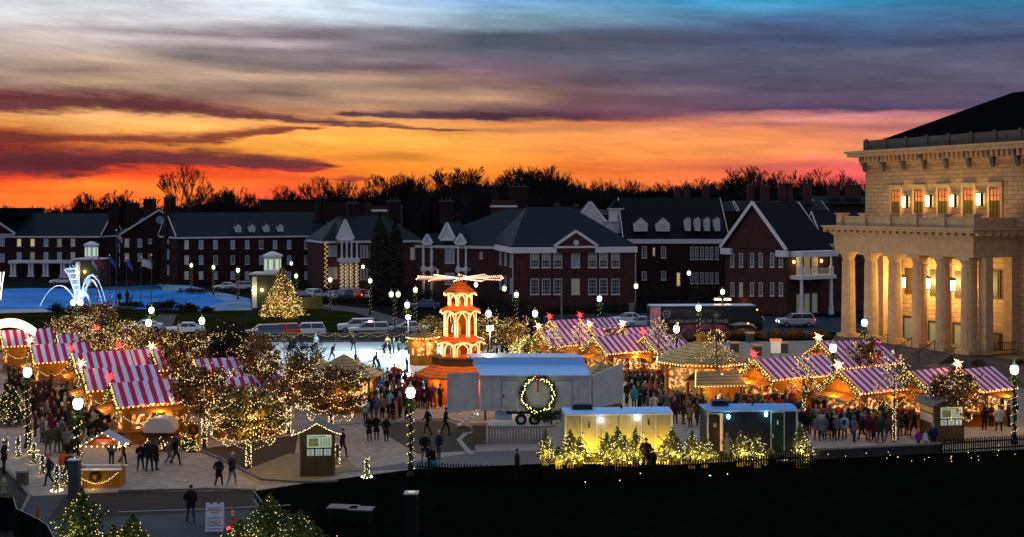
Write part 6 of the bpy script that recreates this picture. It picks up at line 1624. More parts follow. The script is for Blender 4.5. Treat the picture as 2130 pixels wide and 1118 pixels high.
for z in (.6, 1.5, 2.4, 3.3, 4.2, 5.1, 5.8):
    r_ = .5 + max(0, z - 2.4) * .12; cx_ = -max(0, z - 2) * .26; m_.tube([(cx_ + r_ * cos(i), r_ * sin(i), z) for i in [j * pi / 5 for j in range(11)]], .035, 4)
m_.build('plume', lw, t)
lamp('sculpture_light', (0, -3, 2.5), 120, (.6, .75, 1), parent=t)
Y = 200; t = thing('light_fountain', (XA(-4, Y), Y, 0), 'part of a second white light sculpture cut by the left edge', 'light sculpture')
m_ = MB()
for k in range(16):
    a = rnd.uniform(0, 6.28); m_.tube([(.4 * cos(a), .4 * sin(a), 0), (.4 * cos(a) + .3, .4 * sin(a), 2.6), (.6 * cos(a) + .4, .6 * sin(a), 4.6)], .04, 4)
m_.build('plume', mat('warm_led_wire', (1, .9, .8), emit=(1, .85, .7), es=2.2), t)

# ================================================================== gate blocks with white octagonal lanterns
def gate(px0, px1, pyb, ptop, pxc, w, pt, label, Y=None, lit=True):
    Y = Y or YG(pyb); x0, x1 = XA(px0, Y), XA(px1, Y); zt = ZA(ptop, Y)
    t = thing('gate_pavilion', (x0, Y, 0), label, 'pavilion', 'brick pavilions with white lanterns')
    W = x1 - x0; dk = mat('pavilion_stone', (.07, .065, .045), .85, noise=.2)
    MB().box(0, W, 0, 4.5, 0, zt).build('wall', dk, t); MB().box(-.25, W + .25, -.25, 4.7, zt + .002, zt + .25).build('cornice', M['whited'], t)
    xc = XA(pxc, Y) - x0 ; r = w * Y / F; z1 = ZA(pt, Y)
    MB().lathe([(r * .95, zt + .26), (r * .95, z1 - .9), (r * 1.15, z1 - .85), (r * 1.15, z1 - .6)], 8, (xc, 2.2, 0), ph=pi / 8).build('lantern_room', M['white'], t)
    MB().lathe([(r * 1.15, z1 - .59), (r * .4, z1 - .15), (.05, z1)], 8, (xc, 2.2, 0), ph=pi / 8).build('roof', M['whited'], t)
    for i in range(8):
        a = 2 * pi * i / 8 + pi / 4; rr_ = r * .95 * cos(pi / 8) + .02
        o = MB().box(-r * .22, r * .22, -.03, .03, zt + .7, z1 - 1.2).build('window', mat('pale_lit_pane', (.6, .7, .5), .4, emit=(.75, .9, .6), es=.5), t, loc=(xc + rr_ * cos(a), 2.2 + rr_ * sin(a), 0)); o.rotation_euler = (0, 0, a + pi / 2)
    for x, pz in ((W * .12, 1), (W * .42, 1)) if lit else ():
        MB().box(x - .12, x + .12, -.3, -.06, zt * .5, zt * .5 + .45).build('wall_lantern', mat('yellow_lantern', (1, .9, .4), emit=(1, .85, .3), es=9, sample=True), t)
        lamp('wall_lantern_light', (x, -.7, zt * .5 + .2), 45, (1, .85, .25), parent=t)
    MB().box(W * .05, W * .22, -.12, -.002, 0, zt - .3).build('pilaster', M['white'], t)
    return t
gate(522, 578, 641, 572, 561, 19, 524, 'brick pavilion with glowing white lantern left of the big lit fir')
gate(155, 208, 590, 541, 182, 14, 503, 'brick pavilion with white lantern before the far left building', Y=235)
t = thing('garden_wall', (XA(578, 182), 182, 0), 'low golden lit brick wall right of the lit fir', 'wall')
MB().box(0, XA(655, 182) - XA(578, 182), 0, .4, 0, 1.7).build('wall', mat('gold_lit_brick', (.16, .13, .04), .9, noise=.2), t); MB().box(XA(655, 182) - XA(578, 182), XA(670, 182) - XA(578, 182), -.2, .6, 0, 2.0).build('pier', mat('gold_lit_brick', (.16, .13, .04)), t)  # golden light on the wall is put into the brick colour
lamp('wall_wash', (2.5, -2.0, .8), 70, (1, .9, .25), parent=t)
# balustrade + pier
t = thing('balustrade', (XA(1008, 78.5), 78.5, 0), 'stone balustrade with brick pier below the stage trailer', 'balustrade', rz=.04)
MB().box(-.8, .1, -.2, .5, 0, 1.25).build('pier', pattern('tan_brick', 'brick', (.20, .14, .09), (.1, .08, .06), .9, 1.2, 0, .2), t); MB().box(-.9, .2, -.3, .6, 1.252, 1.42).build('pier_cap', M['stonep'], t)
b = MB(); b.box(.2, 4.1, 0, .3, 0, .32); b.box(.2, 4.1, -.03, .33, 1.0, 1.15)
for i in range(20): b.lathe([(.05, .32), (.07, .5), (.04, .8), (.05, 1.0)], 6, (.3 + i * .195, .15, 0))
b.build('rail', mat('grey_balusters', (.25, .24, .24), .8), t)
kerb('kerb', [(980, 948), (968, 935), (955, 918), (968, 905), (1000, 900)], mat('pale_kerb', (.3, .3, .3)), .3, .12)
patch('paved_apron', [(700, 985), (1000, 940), (1160, 938), (1160, 964), (860, 976)], mat('smooth_concrete', (.10, .10, .105), .85, noise=.15), .020)
patch('grass_patch', [(790, 882), (925, 875), (980, 890), (990, 938), (870, 945), (800, 905)], mat('grass_patch_green', (.035, .038, .02), .95, noise=.3), .021)
# ================================================================== PEOPLE
def make_body(name, legs, arms, lean=0.0, coat=0, h=1.75, child=False, look=0.0, bulk=1.0, bag=False):
    """legs: ((hip->knee->ankle) x,y of foot for L,R, knee forward), arms: list of (elbow, wrist) per side; faces -y"""
    s = h / 1.75; mb = MB(); seg = []
    def L(z): return -lean * max(0, z - .9)          # forward lean (towards -y)
    def cap(p, q, rp, rq, m, n=10):
        p = Vector(p); q = Vector(q); pts = []; rs = []
        for i in range(6):
            t = i / 5; pts.append(p.lerp(q, t)); a, b = (rp if isinstance(rp, tuple) else (rp, rp)), (rq if isinstance(rq, tuple) else (rq, rq)); rs.append((a[0] + (b[0] - a[0]) * t, a[1] + (b[1] - a[1]) * t))
        mb.tube(pts, rs, n); seg.append((p, q, m, max(rs[0])))
        for c, r in ((p, rs[0]), (q, rs[-1])): 
            rr_ = min(r); mb.lathe([(rr_ * .5, -rr_ * .87), (rr_ * .87, -rr_ * .5), (rr_, 0), (rr_ * .87, rr_ * .5), (rr_ * .5, rr_ * .87)], 8, tuple(c))
    # torso as a lathe of ellipses
    prof = [(.155, .10, .86), (.165, .115, .95), (.15, .11, 1.08), (.175, .12, 1.25), (.195, .115, 1.38), (.17, .10, 1.44), (.09, .075, 1.49)]
    if coat: prof = [(.20, .15, .86 - coat), (.19, .14, .86 - coat * .5)] + prof[1:]
    vs = []; n = 16
    for rx, ry, z in prof:
        for j in range(n):
            a = 2 * pi * j / n; vs.append((rx * bulk * 1.12 * cos(a), ry * bulk * 1.15 * sin(a) + L(z), z))
    k = len(prof)
    mb.add(vs, [(i * n + j, i * n + (j + 1) % n, (i + 1) * n + (j + 1) % n, (i + 1) * n + j) for i in range(k - 1) for j in range(n)] + [tuple(range(n - 1, -1, -1)), tuple((k - 1) * n + j for j in range(n))])
    seg.append((Vector((0, L(1.0), .98)), Vector((0, L(1.38), 1.38)), 0, .2))
    if coat: seg.append((Vector((-.1, 0, .9 - coat)), Vector((.1, 0, .9 - coat)), 0, .2)); seg.append((Vector((0, 0, .9 - coat)), Vector((0, 0, .95)), 0, .2))
    cap((0, L(1.46), 1.44), (0, L(1.55), 1.56), .055, .055, 2)
    hd_s = 1.12 if child else 1.0
    hy = L(1.64) + (-.01)
    for (cx_, cy_, cz, rx, ry, rz_) in ((0, hy, 1.655, .078, .095, .112), (0, hy - .022, 1.60, .06, .07, .07)):
        mb.lathe([(sin(pi * i / 8) * 1, -cos(pi * i / 8) * rz_ * hd_s) for i in range(1, 8)], 12, (cx_, cy_, cz), 0, rx * hd_s, ry * hd_s)
    mb.tube([(0, hy - .09, 1.665), (0, hy - .118, 1.63), (0, hy - .09, 1.618)], [.012, .017, .012], 6)
    for sx in (-1, 1): mb.tube([(sx * .078, hy + .01, 1.675), (sx * .088, hy + .012, 1.65), (sx * .078, hy + .01, 1.62)], [.012, .018, .01], 5)
    seg.append((Vector((0, hy, 1.60)), Vector((0, hy, 1.70)), 2, .09))
    wr = []
    for sx, (fx, fy, kf, lift) in zip((-1, 1), legs):
        hipp = Vector((sx * .09, 0, .90)); ank = Vector((sx * .09 + fx, fy, .085 + lift)); mid = (hipp + ank) / 2 + Vector((0, -kf, .02))
        cap(hipp, mid, (.10 * bulk, .095 * bulk), .068, 1); cap(mid, ank, .066, .05, 1)
        cap(ank + Vector((0, .03, -.04)), ank + Vector((0, -.15, -.05)), .046, .034, 3)
    for sx, (el_, wrp) in zip((-1, 1), arms):
        sh = Vector((sx * .20 * bulk, L(1.38), 1.39)); e = Vector((sx * abs(el_[0]) if el_[0] >= 0 else -sx * abs(el_[0]), el_[1] + L(1.1), el_[2])); w = Vector((sx * wrp[0], wrp[1] + L(1.0), wrp[2]))
        cap(sh, e, .070 * bulk, .056 * bulk, 0); cap(e, w, .054 * bulk, .040 * bulk, 0)
        d = (w - e).normalized(); cap(w, w + d * .075, (.022, .038), (.02, .036), 2); wr.append((w + d * .07, d, sx))
    if bag: cap((.05, .17 + L(1.2), 1.12), (.05, .17 + L(1.3), 1.34), .11, .10, 4)
    me = mb.mesh(name, [M['black']])
    o = link('tmp', me)
    md = o.modifiers.new('r', 'REMESH'); md.mode = 'VOXEL'; md.voxel_size = .026; md.use_smooth_shade = True
    sm = o.modifiers.new('s', 'SMOOTH'); sm.factor = .5; sm.iterations = 2
    dc = o.modifiers.new('d', 'DECIMATE'); dc.ratio = .33
    dg = bpy.context.evaluated_depsgraph_get(); dg.update()
    m2 = bpy.data.meshes.new_from_object(o.evaluated_get(dg)); bpy.data.objects.remove(o)
    V = [tuple(v.co) for v in m2.vertices]; FS = [tuple(p.vertices) for p in m2.polygons]; mats = []
    for p in m2.polygons:
        c = p.center; best = (9, 0)
        for a, b, m, r in seg:
            ab_ = b - a; tt_ = max(0, min(1, (c - a).dot(ab_) / max(1e-6, ab_.length_squared))); d = (c - (a + ab_ * tt_)).length - r
            if d < best[0]: best = (d, m)
        mats.append(best[1])
    out = MB(); out.v = V; out.f = FS; out.m = mats
    # fingers and thumb of each hand, slightly curled
    for w, d, sx in wr:
        side = d.cross(Vector((0, 1, 0)));
        if side.length < .1: side = Vector((1, 0, 0))
        side.normalize(); pal = side.cross(d)
        for i, ln in enumerate((.060, .072, .066, .050)):
            p = w + side * (-.027 + .018 * i); out.tube([p, p + d * ln * .5 + pal * .006, p + d * ln * .85 + pal * .026], [.0095, .009, .007], 5, 2)
        p = w - d * .045 - side * .034; out.tube([p, p - side * .024 + d * .028, p - side * .024 + d * .056 + pal * .01], [.011, .010, .008], 5, 2)
    out.v = [(x * s, y * s, z * s) for x, y, z in out.v]
    bpy.data.meshes.remove(m2)
    slots = [M['black']] * 4 + ([M['black']] if bag else [])
    return out.mesh(name, slots, True), Vector((0, hy * s, 1.655 * s)), hd_s * s
arm_down = [((.27, .02, 1.12), (.25, -.06, .88)), ((.27, .02, 1.12), (.25, -.06, .88))]
arm_pocket = [((.31, .07, 1.12), (.19, -.10, .96)), ((.31, .07, 1.12), (.19, -.10, .96))]
arm_hold = [((.27, .0, 1.12), (.14, -.26, 1.15)), ((.27, .02, 1.12), (.25, -.05, .88))]
arm_both = [((.27, .0, 1.12), (.12, -.26, 1.12)), ((.27, .0, 1.12), (.12, -.26, 1.12))]
arm_swing = [((.26, .14, 1.14), (.24, .10, .90)), ((.26, -.10, 1.13), (.22, -.28, .98))]
arm_out = [((.42, .02, 1.24), (.60, -.08, 1.12)), ((.42, .02, 1.24), (.60, -.08, 1.12))]
st = [(0, 0, 0, 0), (0.03, -.04, .02, 0)]; wk = [(0, -.26, .07, 0), (0, .30, .10, .06)]; wd_ = [(-.08, .02, 0, 0), (.10, 0, .02, 0)]
POSES = {
 'stand': make_body('person', st, arm_down), 'pocket': make_body('person', wd_, arm_pocket, .02, .12, 1.78, bulk=1.1),
 'coat': make_body('person', st, arm_pocket, 0, .32, 1.68), 'hold': make_body('person', wd_, arm_hold, .05, .1, 1.74),
 'both': make_body('person', st, arm_both, .03, .05, 1.7, bulk=1.05), 'walk': make_body('person', wk, arm_swing, .08, 0, 1.76), 'walkcoat': make_body('person', wk, arm_pocket, .08, .25, 1.68),
 'child': make_body('child', st, arm_down, 0, .05, 1.15, True), 'skate': make_body('person', [(-.05, -.20, .14, 0), (.12, .28, .06, .05)], arm_out, .42, 0, 1.74),
 'glide': make_body('person', [(-.12, -.05, .06, 0), (.16, .12, .05, 0)], arm_down, .18, 0, 1.76), 'skate_child': make_body('child', wd_, arm_out, .2, 0, 1.25, True),
 'backpack': make_body('person', st, arm_down, .03, .05, 1.74, bag=True)}
# head wear and hair (children of each person)
def hair_mesh(kind):
    b = MB(); rx, ry, rz_ = .088, .106, .118
    if kind == 'short': b.lathe([(sin(a) * 1, -cos(a) * rz_) for a in [pi * i / 8 for i in (4, 5, 6, 7)]], 12, (0, .012, .012), 0, rx, ry)
    if kind == 'long':
        b.lathe([(sin(a) * 1, -cos(a) * rz_) for a in [pi * i / 8 for i in (4, 5, 6, 7)]], 12, (0, .014, .012), 0, rx * 1.05, ry * 1.03)
        b.tube([(0, .05, .03), (0, .075, -.08), (0, .09, -.22)], [(.085, .07), (.095, .055), (.07, .03)], 10)
    if kind == 'beanie':
        b.lathe([(1.05, 0), (1.08, .04), (1.0, .085), (.75, .125), (.35, .145)], 12, (0, .006, .01), 0, rx, ry); b.lathe([(.015, 0), (.032, .02), (.03, .045), (.012, .06)], 7, (0, .006, .15))
    if kind == 'hood': b.lathe([(.8, -.12), (1.15, -.06), (1.2, .03), (1.05, .1), (.5, .15)], 12, (0, .03, .0), 0, rx * 1.05, ry)
    if kind == 'santa': b.lathe([(1.1, 0), (1.12, .04)], 12, (0, .006, .02), 1, rx, ry); b.tube([(0, .006, .06), (.0, .03, .16), (.05, .09, .20)], [(.09, .09), (.05, .05), (.02, .02)], 9)
    return b
HAIR = {}
def hair(kind, m):
    k = (kind, m.name)
    if k not in HAIR:
        HAIR[k] = hair_mesh(kind).mesh({'short': 'hair', 'long': 'hair', 'beanie': 'hat', 'hood': 'hood', 'santa': 'hat'}[kind], [m, mat('white_fur', (.7, .68, .65), .9)], True)
    return HAIR[k]
def cm(name, c): return mat('cloth_' + name, c, .85, noise=.12, nscale=8, spec=.15)
JK = {'black': (.010, .010, .012), 'charcoal': (.03, .03, .035), 'navy': (.012, .018, .045), 'dark brown': (.035, .02, .012), 'maroon': (.10, .012, .02), 'dark green': (.015, .035, .02), 'olive': (.06, .06, .025), 'grey': (.13, .13, .14), 'tan': (.26, .18, .10), 'red': (.25, .015, .015), 'cream': (.5, .45, .36), 'pale blue': (.30, .42, .5), 'white': (.6, .6, .6), 'pink': (.55, .12, .2), 'teal': (.05, .35, .38), 'blue': (.03, .14, .42), 'orange': (.75, .10, .01), 'purple': (.2, .03, .22)}
TRS = {'black': (.012, .012, .014), 'jeans': (.03, .055, .10), 'khaki': (.16, .12, .07), 'light jeans': (.12, .22, .3)}
skins = [mat('skin_light', (.50, .30, .21), .6), mat('skin_tan', (.36, .20, .13), .6), mat('skin_brown', (.16, .08, .05), .6)]
haircol = [mat('hair_dark', (.015, .01, .008), .7), mat('hair_brown', (.06, .03, .015), .7), mat('hair_blond', (.35, .24, .11), .7), mat('hair_grey', (.25, .24, .23), .7)]
shoe = mat('shoe_black', (.012, .012, .012), .7); shoew = mat('shoe_white', (.6, .6, .6), .7)
pr = random.Random(11)
def person(x, y, pose, face, jacket, label, group=None, trousers=None, hk=None, hm=None, scale=1.0, white_shoes=False, z=0.0, skin=None):
    me, hp, hs = POSES[pose]
    o = bpy.data.objects.new('person', me); COL.objects.link(o)
    o.location = (x, y, z); o.rotation_euler = (0, 0, face); o.scale = (scale,) * 3
    ms = [cm(jacket.replace(' ', '_'), JK[jacket]), cm('trousers_' + (trousers or 'black').replace(' ', '_'), TRS[trousers or 'black']), skin or pr.choice(skins + skins[:1] * 3), shoew if white_shoes else shoe, M['black']]
    for i, sl in enumerate(o.material_slots):
        sl.link = 'OBJECT'; sl.material = ms[i]
    hk = hk or pr.choice(['short', 'short', 'long', 'beanie', 'beanie', 'hood', 'long'])
    hm = hm or (pr.choice(haircol) if hk in ('short', 'long') else (ms[0] if hk == 'hood' else cm(*pr.choice([('hat_dark', (.02, .02, .025)), ('hat_grey', (.15, .15, .16)), ('hat_red', (.35, .03, .03)), ('hat_cream', (.45, .4, .33)), ('hat_blue', (.04, .08, .2))]))))
    h = link('hair', hair(hk, hm), o, tuple(hp)); h.name = h.data.name; h.scale = (hs,) * 3
    tag(o, label, 'person', group)
    return o
TENS = ['twenty', 'thirty', 'forty']
ORD = ['first', 'second', 'third', 'fourth', 'fifth', 'sixth', 'seventh', 'eighth', 'ninth', 'tenth', 'eleventh', 'twelfth', 'thirteenth', 'fourteenth', 'fifteenth', 'sixteenth', 'seventeenth', 'eighteenth', 'nineteenth', 'twentieth', 'twenty first', 'twenty second', 'twenty third', 'twenty fourth'] + ['%s %s' % (a, b) for a in ('twenty', 'thirty') for b in ('fifth', 'sixth', 'seventh', 'eighth', 'ninth')]
GARM = {'stand': 'jacket', 'pocket': 'jacket', 'coat': 'long coat', 'hold': 'jacket', 'both': 'jacket', 'walk': 'jacket', 'walkcoat': 'long coat', 'child': 'jacket', 'backpack': 'jacket'}
QUEUE = []
def crowd_row(py, xa, xb, rowname, where, group, facing, palette, step=12.5, jit=5, children=.08, special={}):
    """people whose feet are near row py between two columns of the photograph"""
    sp_ = step * (py - HZ) / 450.0; pos = []; x = xa
    while x <= xb: pos.append(x); x += sp_ * pr.uniform(.75, 1.35)
    row = []; QUEUE.append((py, row))
    for i, x in enumerate(pos):
        pyj = py + pr.uniform(-jit, jit); g = G(x, pyj)
        jc = pr.choice(palette); pose = pr.choice(['stand', 'pocket', 'coat', 'hold', 'both', 'walk', 'walkcoat', 'pocket', 'backpack'])
        if pr.random() < children: pose = 'child'
        if i in special: jc = special[i]
        fc = facing if not callable(facing) else facing(); fc += pr.gauss(0, .6)
        who = 'child' if pose == 'child' else 'person'
        kw = {}
        if jc == 'red' and pr.random() < .5: kw = dict(hk='santa', hm=cm('santa_red', (.5, .02, .02)))
        row.append(dict(x=g[0], y=g[1], pose=pose, face=fc, jacket=jc, group=group, trousers=pr.choice(['black', 'black', 'jeans', 'khaki', 'black']), scale=pr.uniform(.93, 1.05), label='%s in %s %s, %s from left, %s row, %s' % (who, jc, GARM[pose], ORD[i], rowname, where), **kw))
DK = ['black', 'black', 'black', 'charcoal', 'navy', 'black', 'dark brown', 'maroon', 'olive', 'grey', 'dark green']
MX = DK + ['tan', 'red', 'grey', 'pale blue', 'cream', 'black', 'charcoal', 'navy', 'black']
any_ = lambda: pr.uniform(0, 6.28)
gA = 'crowd between the left huts and the picture edge'
for k, (py, a, c, nm) in enumerate([(800, 18, 80, 'farthest'), (815, 22, 140, 'second farthest'), (832, 14, 160, 'third farthest'), (850, 40, 175, 'fourth farthest'), (868, 70, 225, 'middle'), (886, 75, 232, 'fourth nearest'), (905, 60, 290, 'third nearest'), (925, 88, 250, 'second nearest'), (944, 100, 145, 'nearest')]):
    crowd_row(py, a, c, nm, 'left crowd', gA, any_, DK + ['maroon', 'grey', 'cream'] if k > 2 else DK, 13)
gB = 'crowd between the ice rink and the grass patch'
for py, a, c, nm in [(805, 750, 850, 'farthest'), (818, 752, 925, 'second farthest'), (831, 758, 925, 'third farthest'), (845, 755, 925, 'third nearest'), (858, 758, 860, 'second nearest'), (872, 762, 850, 'nearest')]:
    crowd_row(py, a, c, nm, 'before the rink', gB, any_, MX, 12.5, 4, special={3: 'blue'} if py == 831 else {})
gC = 'crowd between the stage trailer and the pavilion'
for py, a, c, nm in [(808, 1306, 1400, 'farthest'), (822, 1308, 1425, 'second farthest'), (837, 1304, 1430, 'third farthest'), (851, 1304, 1395, 'third nearest'), (866, 1330, 1430, 'second nearest'), (882, 1404, 1425, 'nearest')]:
    crowd_row(py, a, c, nm, 'right of trailer', gC, any_, MX, 12.5, 4, special={1: 'teal'} if py == 851 else {})
gD = 'crowd queueing before the red starred hut'
for py, a, c, nm in [(861, 1438, 1650, 'far'), (874, 1432, 1645, 'middle'), (888, 1436, 1640, 'near')]:
    crowd_row(py, a, c, nm, 'behind dark trailer', gD, pi, DK + ['red', 'tan', 'grey', 'white'], 14, 3)
gE = 'crowd on the paving before the star topped huts'
for py, a, c, nm in [(878, 1656, 1900, 'farthest'), (893, 1662, 1905, 'third nearest'), (906, 1668, 1908, 'second nearest'), (918, 1700, 1870, 'nearest')]:
    crowd_row(py, a, c, nm, 'right paving', gE, pi, DK + ['grey', 'maroon', 'pale blue'], 13.5, 4)
gF = 'people beyond the ice rink'
crowd_row(733, 806, 905, 'only', 'far ice end', gF, any_, MX, 14, 6)
crowd_row(752, 1000, 1210, 'far', 'beyond the pyramid', 'people between the pyramid and the right huts', any_, MX, 15, 4)
crowd_row(775, 1210, 1236, 'short', 'by serving front', 'people between the pyramid and the right huts', any_, MX, 15, 3)
crowd_row(850, 870, 925, 'orange lit', 'by pyramid booth', gB, pi, ['red', 'maroon', 'dark green', 'black', 'charcoal'], 17, 3)
# single figures
S = [(397, 1085, 'pocket', pi * .97, 'black', 'nearest person in a dark jacket seen from behind, standing with feet apart', 'jeans', 'short', 1.0, 0),
 (455, 1013, 'walkcoat', 2.9, 'black', 'person in a black coat and hat walking left of another walker', 'black', 'beanie', .98, 1),
 (482, 1012, 'walk', 2.8, 'charcoal', 'tall walker in blue jeans and white shoes with a pale cap', 'light jeans', 'beanie', 1.03, 1),
 (292, 979, 'hold', .5, 'black', 'left one of three people standing together behind the drink stand', 'black', 'long', .95, 0),
 (311, 981, 'pocket', 3.0, 'black', 'middle and tallest of three people standing together', 'black', 'short', 1.08, 0),
 (325, 978, 'coat', 2.2, 'black', 'right one of three people standing together', 'black', 'beanie', 1.0, 0),
 (352, 968, 'walk', 1.6, 'grey', 'person in a grey jacket and pale trousers walking by the white cart', 'khaki', 'long', .92, 1),
 (365, 967, 'walk', 1.7, 'black', 'person in black striding beside the grey jacket', 'black', 'short', 1.05, 0),
 (232, 968, 'stand', 3.1, 'grey', 'person in a grey sweater at the right end of the drink stand', 'black', 'short', 1.0, 0),
 (256, 966, 'walk', 1.3, 'navy', 'person in navy hurrying behind the drink stand', 'black', 'short', 1.05, 0),
 (103, 1012, 'walk', 4.8, 'black', 'person with a pink hat walking by the left bollards', 'black', 'beanie', 1.0, 0),
 (133, 1000, 'stand', 3.2, 'orange', 'person in a bright orange jacket beside the tall dark pillar', 'jeans', 'short', 1.0, 0),
 (146, 1005, 'stand', 3.3, 'black', 'person in black right beside the orange jacket', 'black', 'short', 1.0, 0),
 (8, 985, 'pocket', 2.2, 'black', 'dark person cut by the left edge of the picture', 'black', 'short', 1.05, 0),
 (768, 918, 'coat', .3, 'black', 'person with grey hair in a long black coat, left of a close trio', 'black', 'long', 1.0, 0),
 (783, 915, 'coat', .2, 'black', 'middle person of the close trio on the central paving', 'black', 'beanie', 1.0, 0),
 (803, 918, 'coat', .6, 'black', 'person with blond hair in black, right of the close trio', 'black', 'long', .98, 0),
 (760, 878, 'both', .4, 'pale blue', 'person in a pale blue quilted jacket by the brown tree', 'black', 'long', 1.0, 0),
 (884, 962, 'pocket', .2, 'black', 'person in black with tan trousers left of the pair below the trailer steps', 'khaki', 'short', 1.02, 0),
 (913, 955, 'stand', 5.6, 'navy', 'person in navy behind the couple below the trailer steps', 'jeans', 'beanie', .98, 0),
 (896, 990, 'hold', .2, 'black', 'person in black holding a teal bag at the paving edge', 'jeans', 'short', 1.0, 0),
 (890, 905, 'walk', 4.4, 'black', 'person in black striding on the grass patch', 'black', 'short', 1.06, 0),
 (926, 905, 'walk', 1.8, 'black', 'person in black at the foot of the trailer steps', 'black', 'short', 1.05, 0),
 (1076, 1000, 'pocket', 4.8, 'black', 'dark figure below the balustrade', 'black', 'short', 1.0, 0),
 (1512, 958, 'coat', 3.1, 'grey', 'person in a grey hooded coat stepping into the lit doorway', 'jeans', 'hood', 1.0, 0),
 (1344, 975, 'pocket', 3.0, 'black', 'dark person before the right door of the pale toilet trailer', 'black', 'short', 1.0, 0),
 (1358, 980, 'child', 3.0, 'black', 'child in black before the right door of the pale toilet trailer', 'black', 'beanie', 1.1, 0),
 (1910, 935, 'child', .2, 'purple', 'child in a purple jacket left of the second kiosk', 'black', 'long', 1.1, 0),
 (1925, 935, 'child', .5, 'white', 'child in a white jacket beside the purple jacket', 'black', 'long', 1.05, 0),
 (1941, 934, 'backpack', 2.9, 'navy', 'adult with a pale hood standing against the second kiosk', 'black', 'long', .92, 0),
 (2078, 898, 'pocket', 2.9, 'cream', 'person in a cream parka at the right edge', 'black', 'short', 1.0, 0),
 (2048, 896, 'coat', 3.1, 'black', 'dark person before the last right hut', 'black', 'hood', 1.0, 0),
 (2098, 888, 'stand', 1.0, 'black', 'dark person right of the cream parka', 'black', 'short', 1.0, 0),
 (2112, 880, 'stand', 5.0, 'dark brown', 'person in brown behind the last street lamp', 'black', 'short', 1.0, 0),
 (2062, 888, 'both', .5, 'maroon', 'person in maroon between the last hut and the cream parka', 'black', 'beanie', .95, 0),
 (1992, 780, 'stand', .3, 'black', 'person in black on the steps below the hall terrace', 'black', 'short', 1.0, 0),
 (712, 952, 'walk', 2.4, 'black', 'person walking behind the lit bollard by the map kiosk', 'black', 'short', 1.0, 0)]
for px, py, pose, fc, jc, lab, tr_, hk, sc, ws in S:
    g = G(px, py)
    kw = {'hm': cm('hat_pink', (.6, .1, .15))} if px == 103 else ({'hm': haircol[3]} if px == 768 else ({'hm': haircol[2]} if px == 803 else ({'hm': haircol[0]} if hk == 'short' else {})))
    if px == 482: kw = {'hm': cm('hat_cream', (.45, .4, .33))}
    person(g[0], g[1], pose, fc, jc, lab, None, tr_, hk, scale=sc, white_shoes=bool(ws), **kw)
t = thing('shopping_bag', (G(901, 990)[0], G(901, 990)[1] - .3, .55), 'teal bag held by the person at the paving edge', 'bag')
MB().box(-.16, .16, -.08, .08, 0, .35).build('bag', cm('teal_bag', (.03, .3, .35)), t); e = MB(); e.tube([(-.1, 0, .35), (-.06, 0, .5), (.06, 0, .5), (.1, 0, .35)], .01, 4); e.build('handle', M['black'], t)
# skaters
SKT = [(735, 731, 'glide', 0, 'black', 'skater in black alone at the far middle of the ice', .95), (606, 740, 'stand', 1, 'charcoal', 'tall skater at the left end of the ice', 1.05), (600, 738, 'skate_child', 1, 'navy', 'child skater beside the tall skater on the left', .95), (627, 726, 'stand', .5, 'black', 'skater standing by the left far board', .98),
 (777, 772, 'skate', 1.4, 'dark brown', 'bent skater gliding left of centre', 1.0), (789, 780, 'skate', 4.9, 'black', 'leaning skater with arms out near the crowd', 1.0), (848, 785, 'glide', 4.9, 'charcoal', 'tall upright skater nearest the pyramid booth', 1.05), (798, 746, 'skate', 1.2, 'black', 'wide striding skater at the far right', 1.05), (812, 746, 'glide', 4.5, 'black', 'skater behind the wide striding skater', 1.0),
 (878, 755, 'skate', 5.0, 'dark green', 'skater in dark green leaning at the right end', 1.0), (740, 768, 'coat', 2, 'maroon', 'skater in maroon beside the pink jacket', .98), (746, 772, 'skate_child', 4, 'pink', 'child skater in a pink jacket', 1.0), (658, 730, 'glide', 4, 'pale blue', 'skater in pale blue behind the branches', 1.0), (665, 768, 'glide', 4, 'black', 'skater behind the bare twigs on the left', 1.0), (690, 752, 'skate', 2, 'navy', 'skater in navy left of the middle of the ice', 1.0)]
for px, py, pose, fc, jc, lab, sc in SKT:
    g = G(px, py); person(g[0], g[1], pose, fc, jc, lab, 'skaters on the ice rink', 'black' if px != 848 else 'jeans', scale=sc, z=.035)

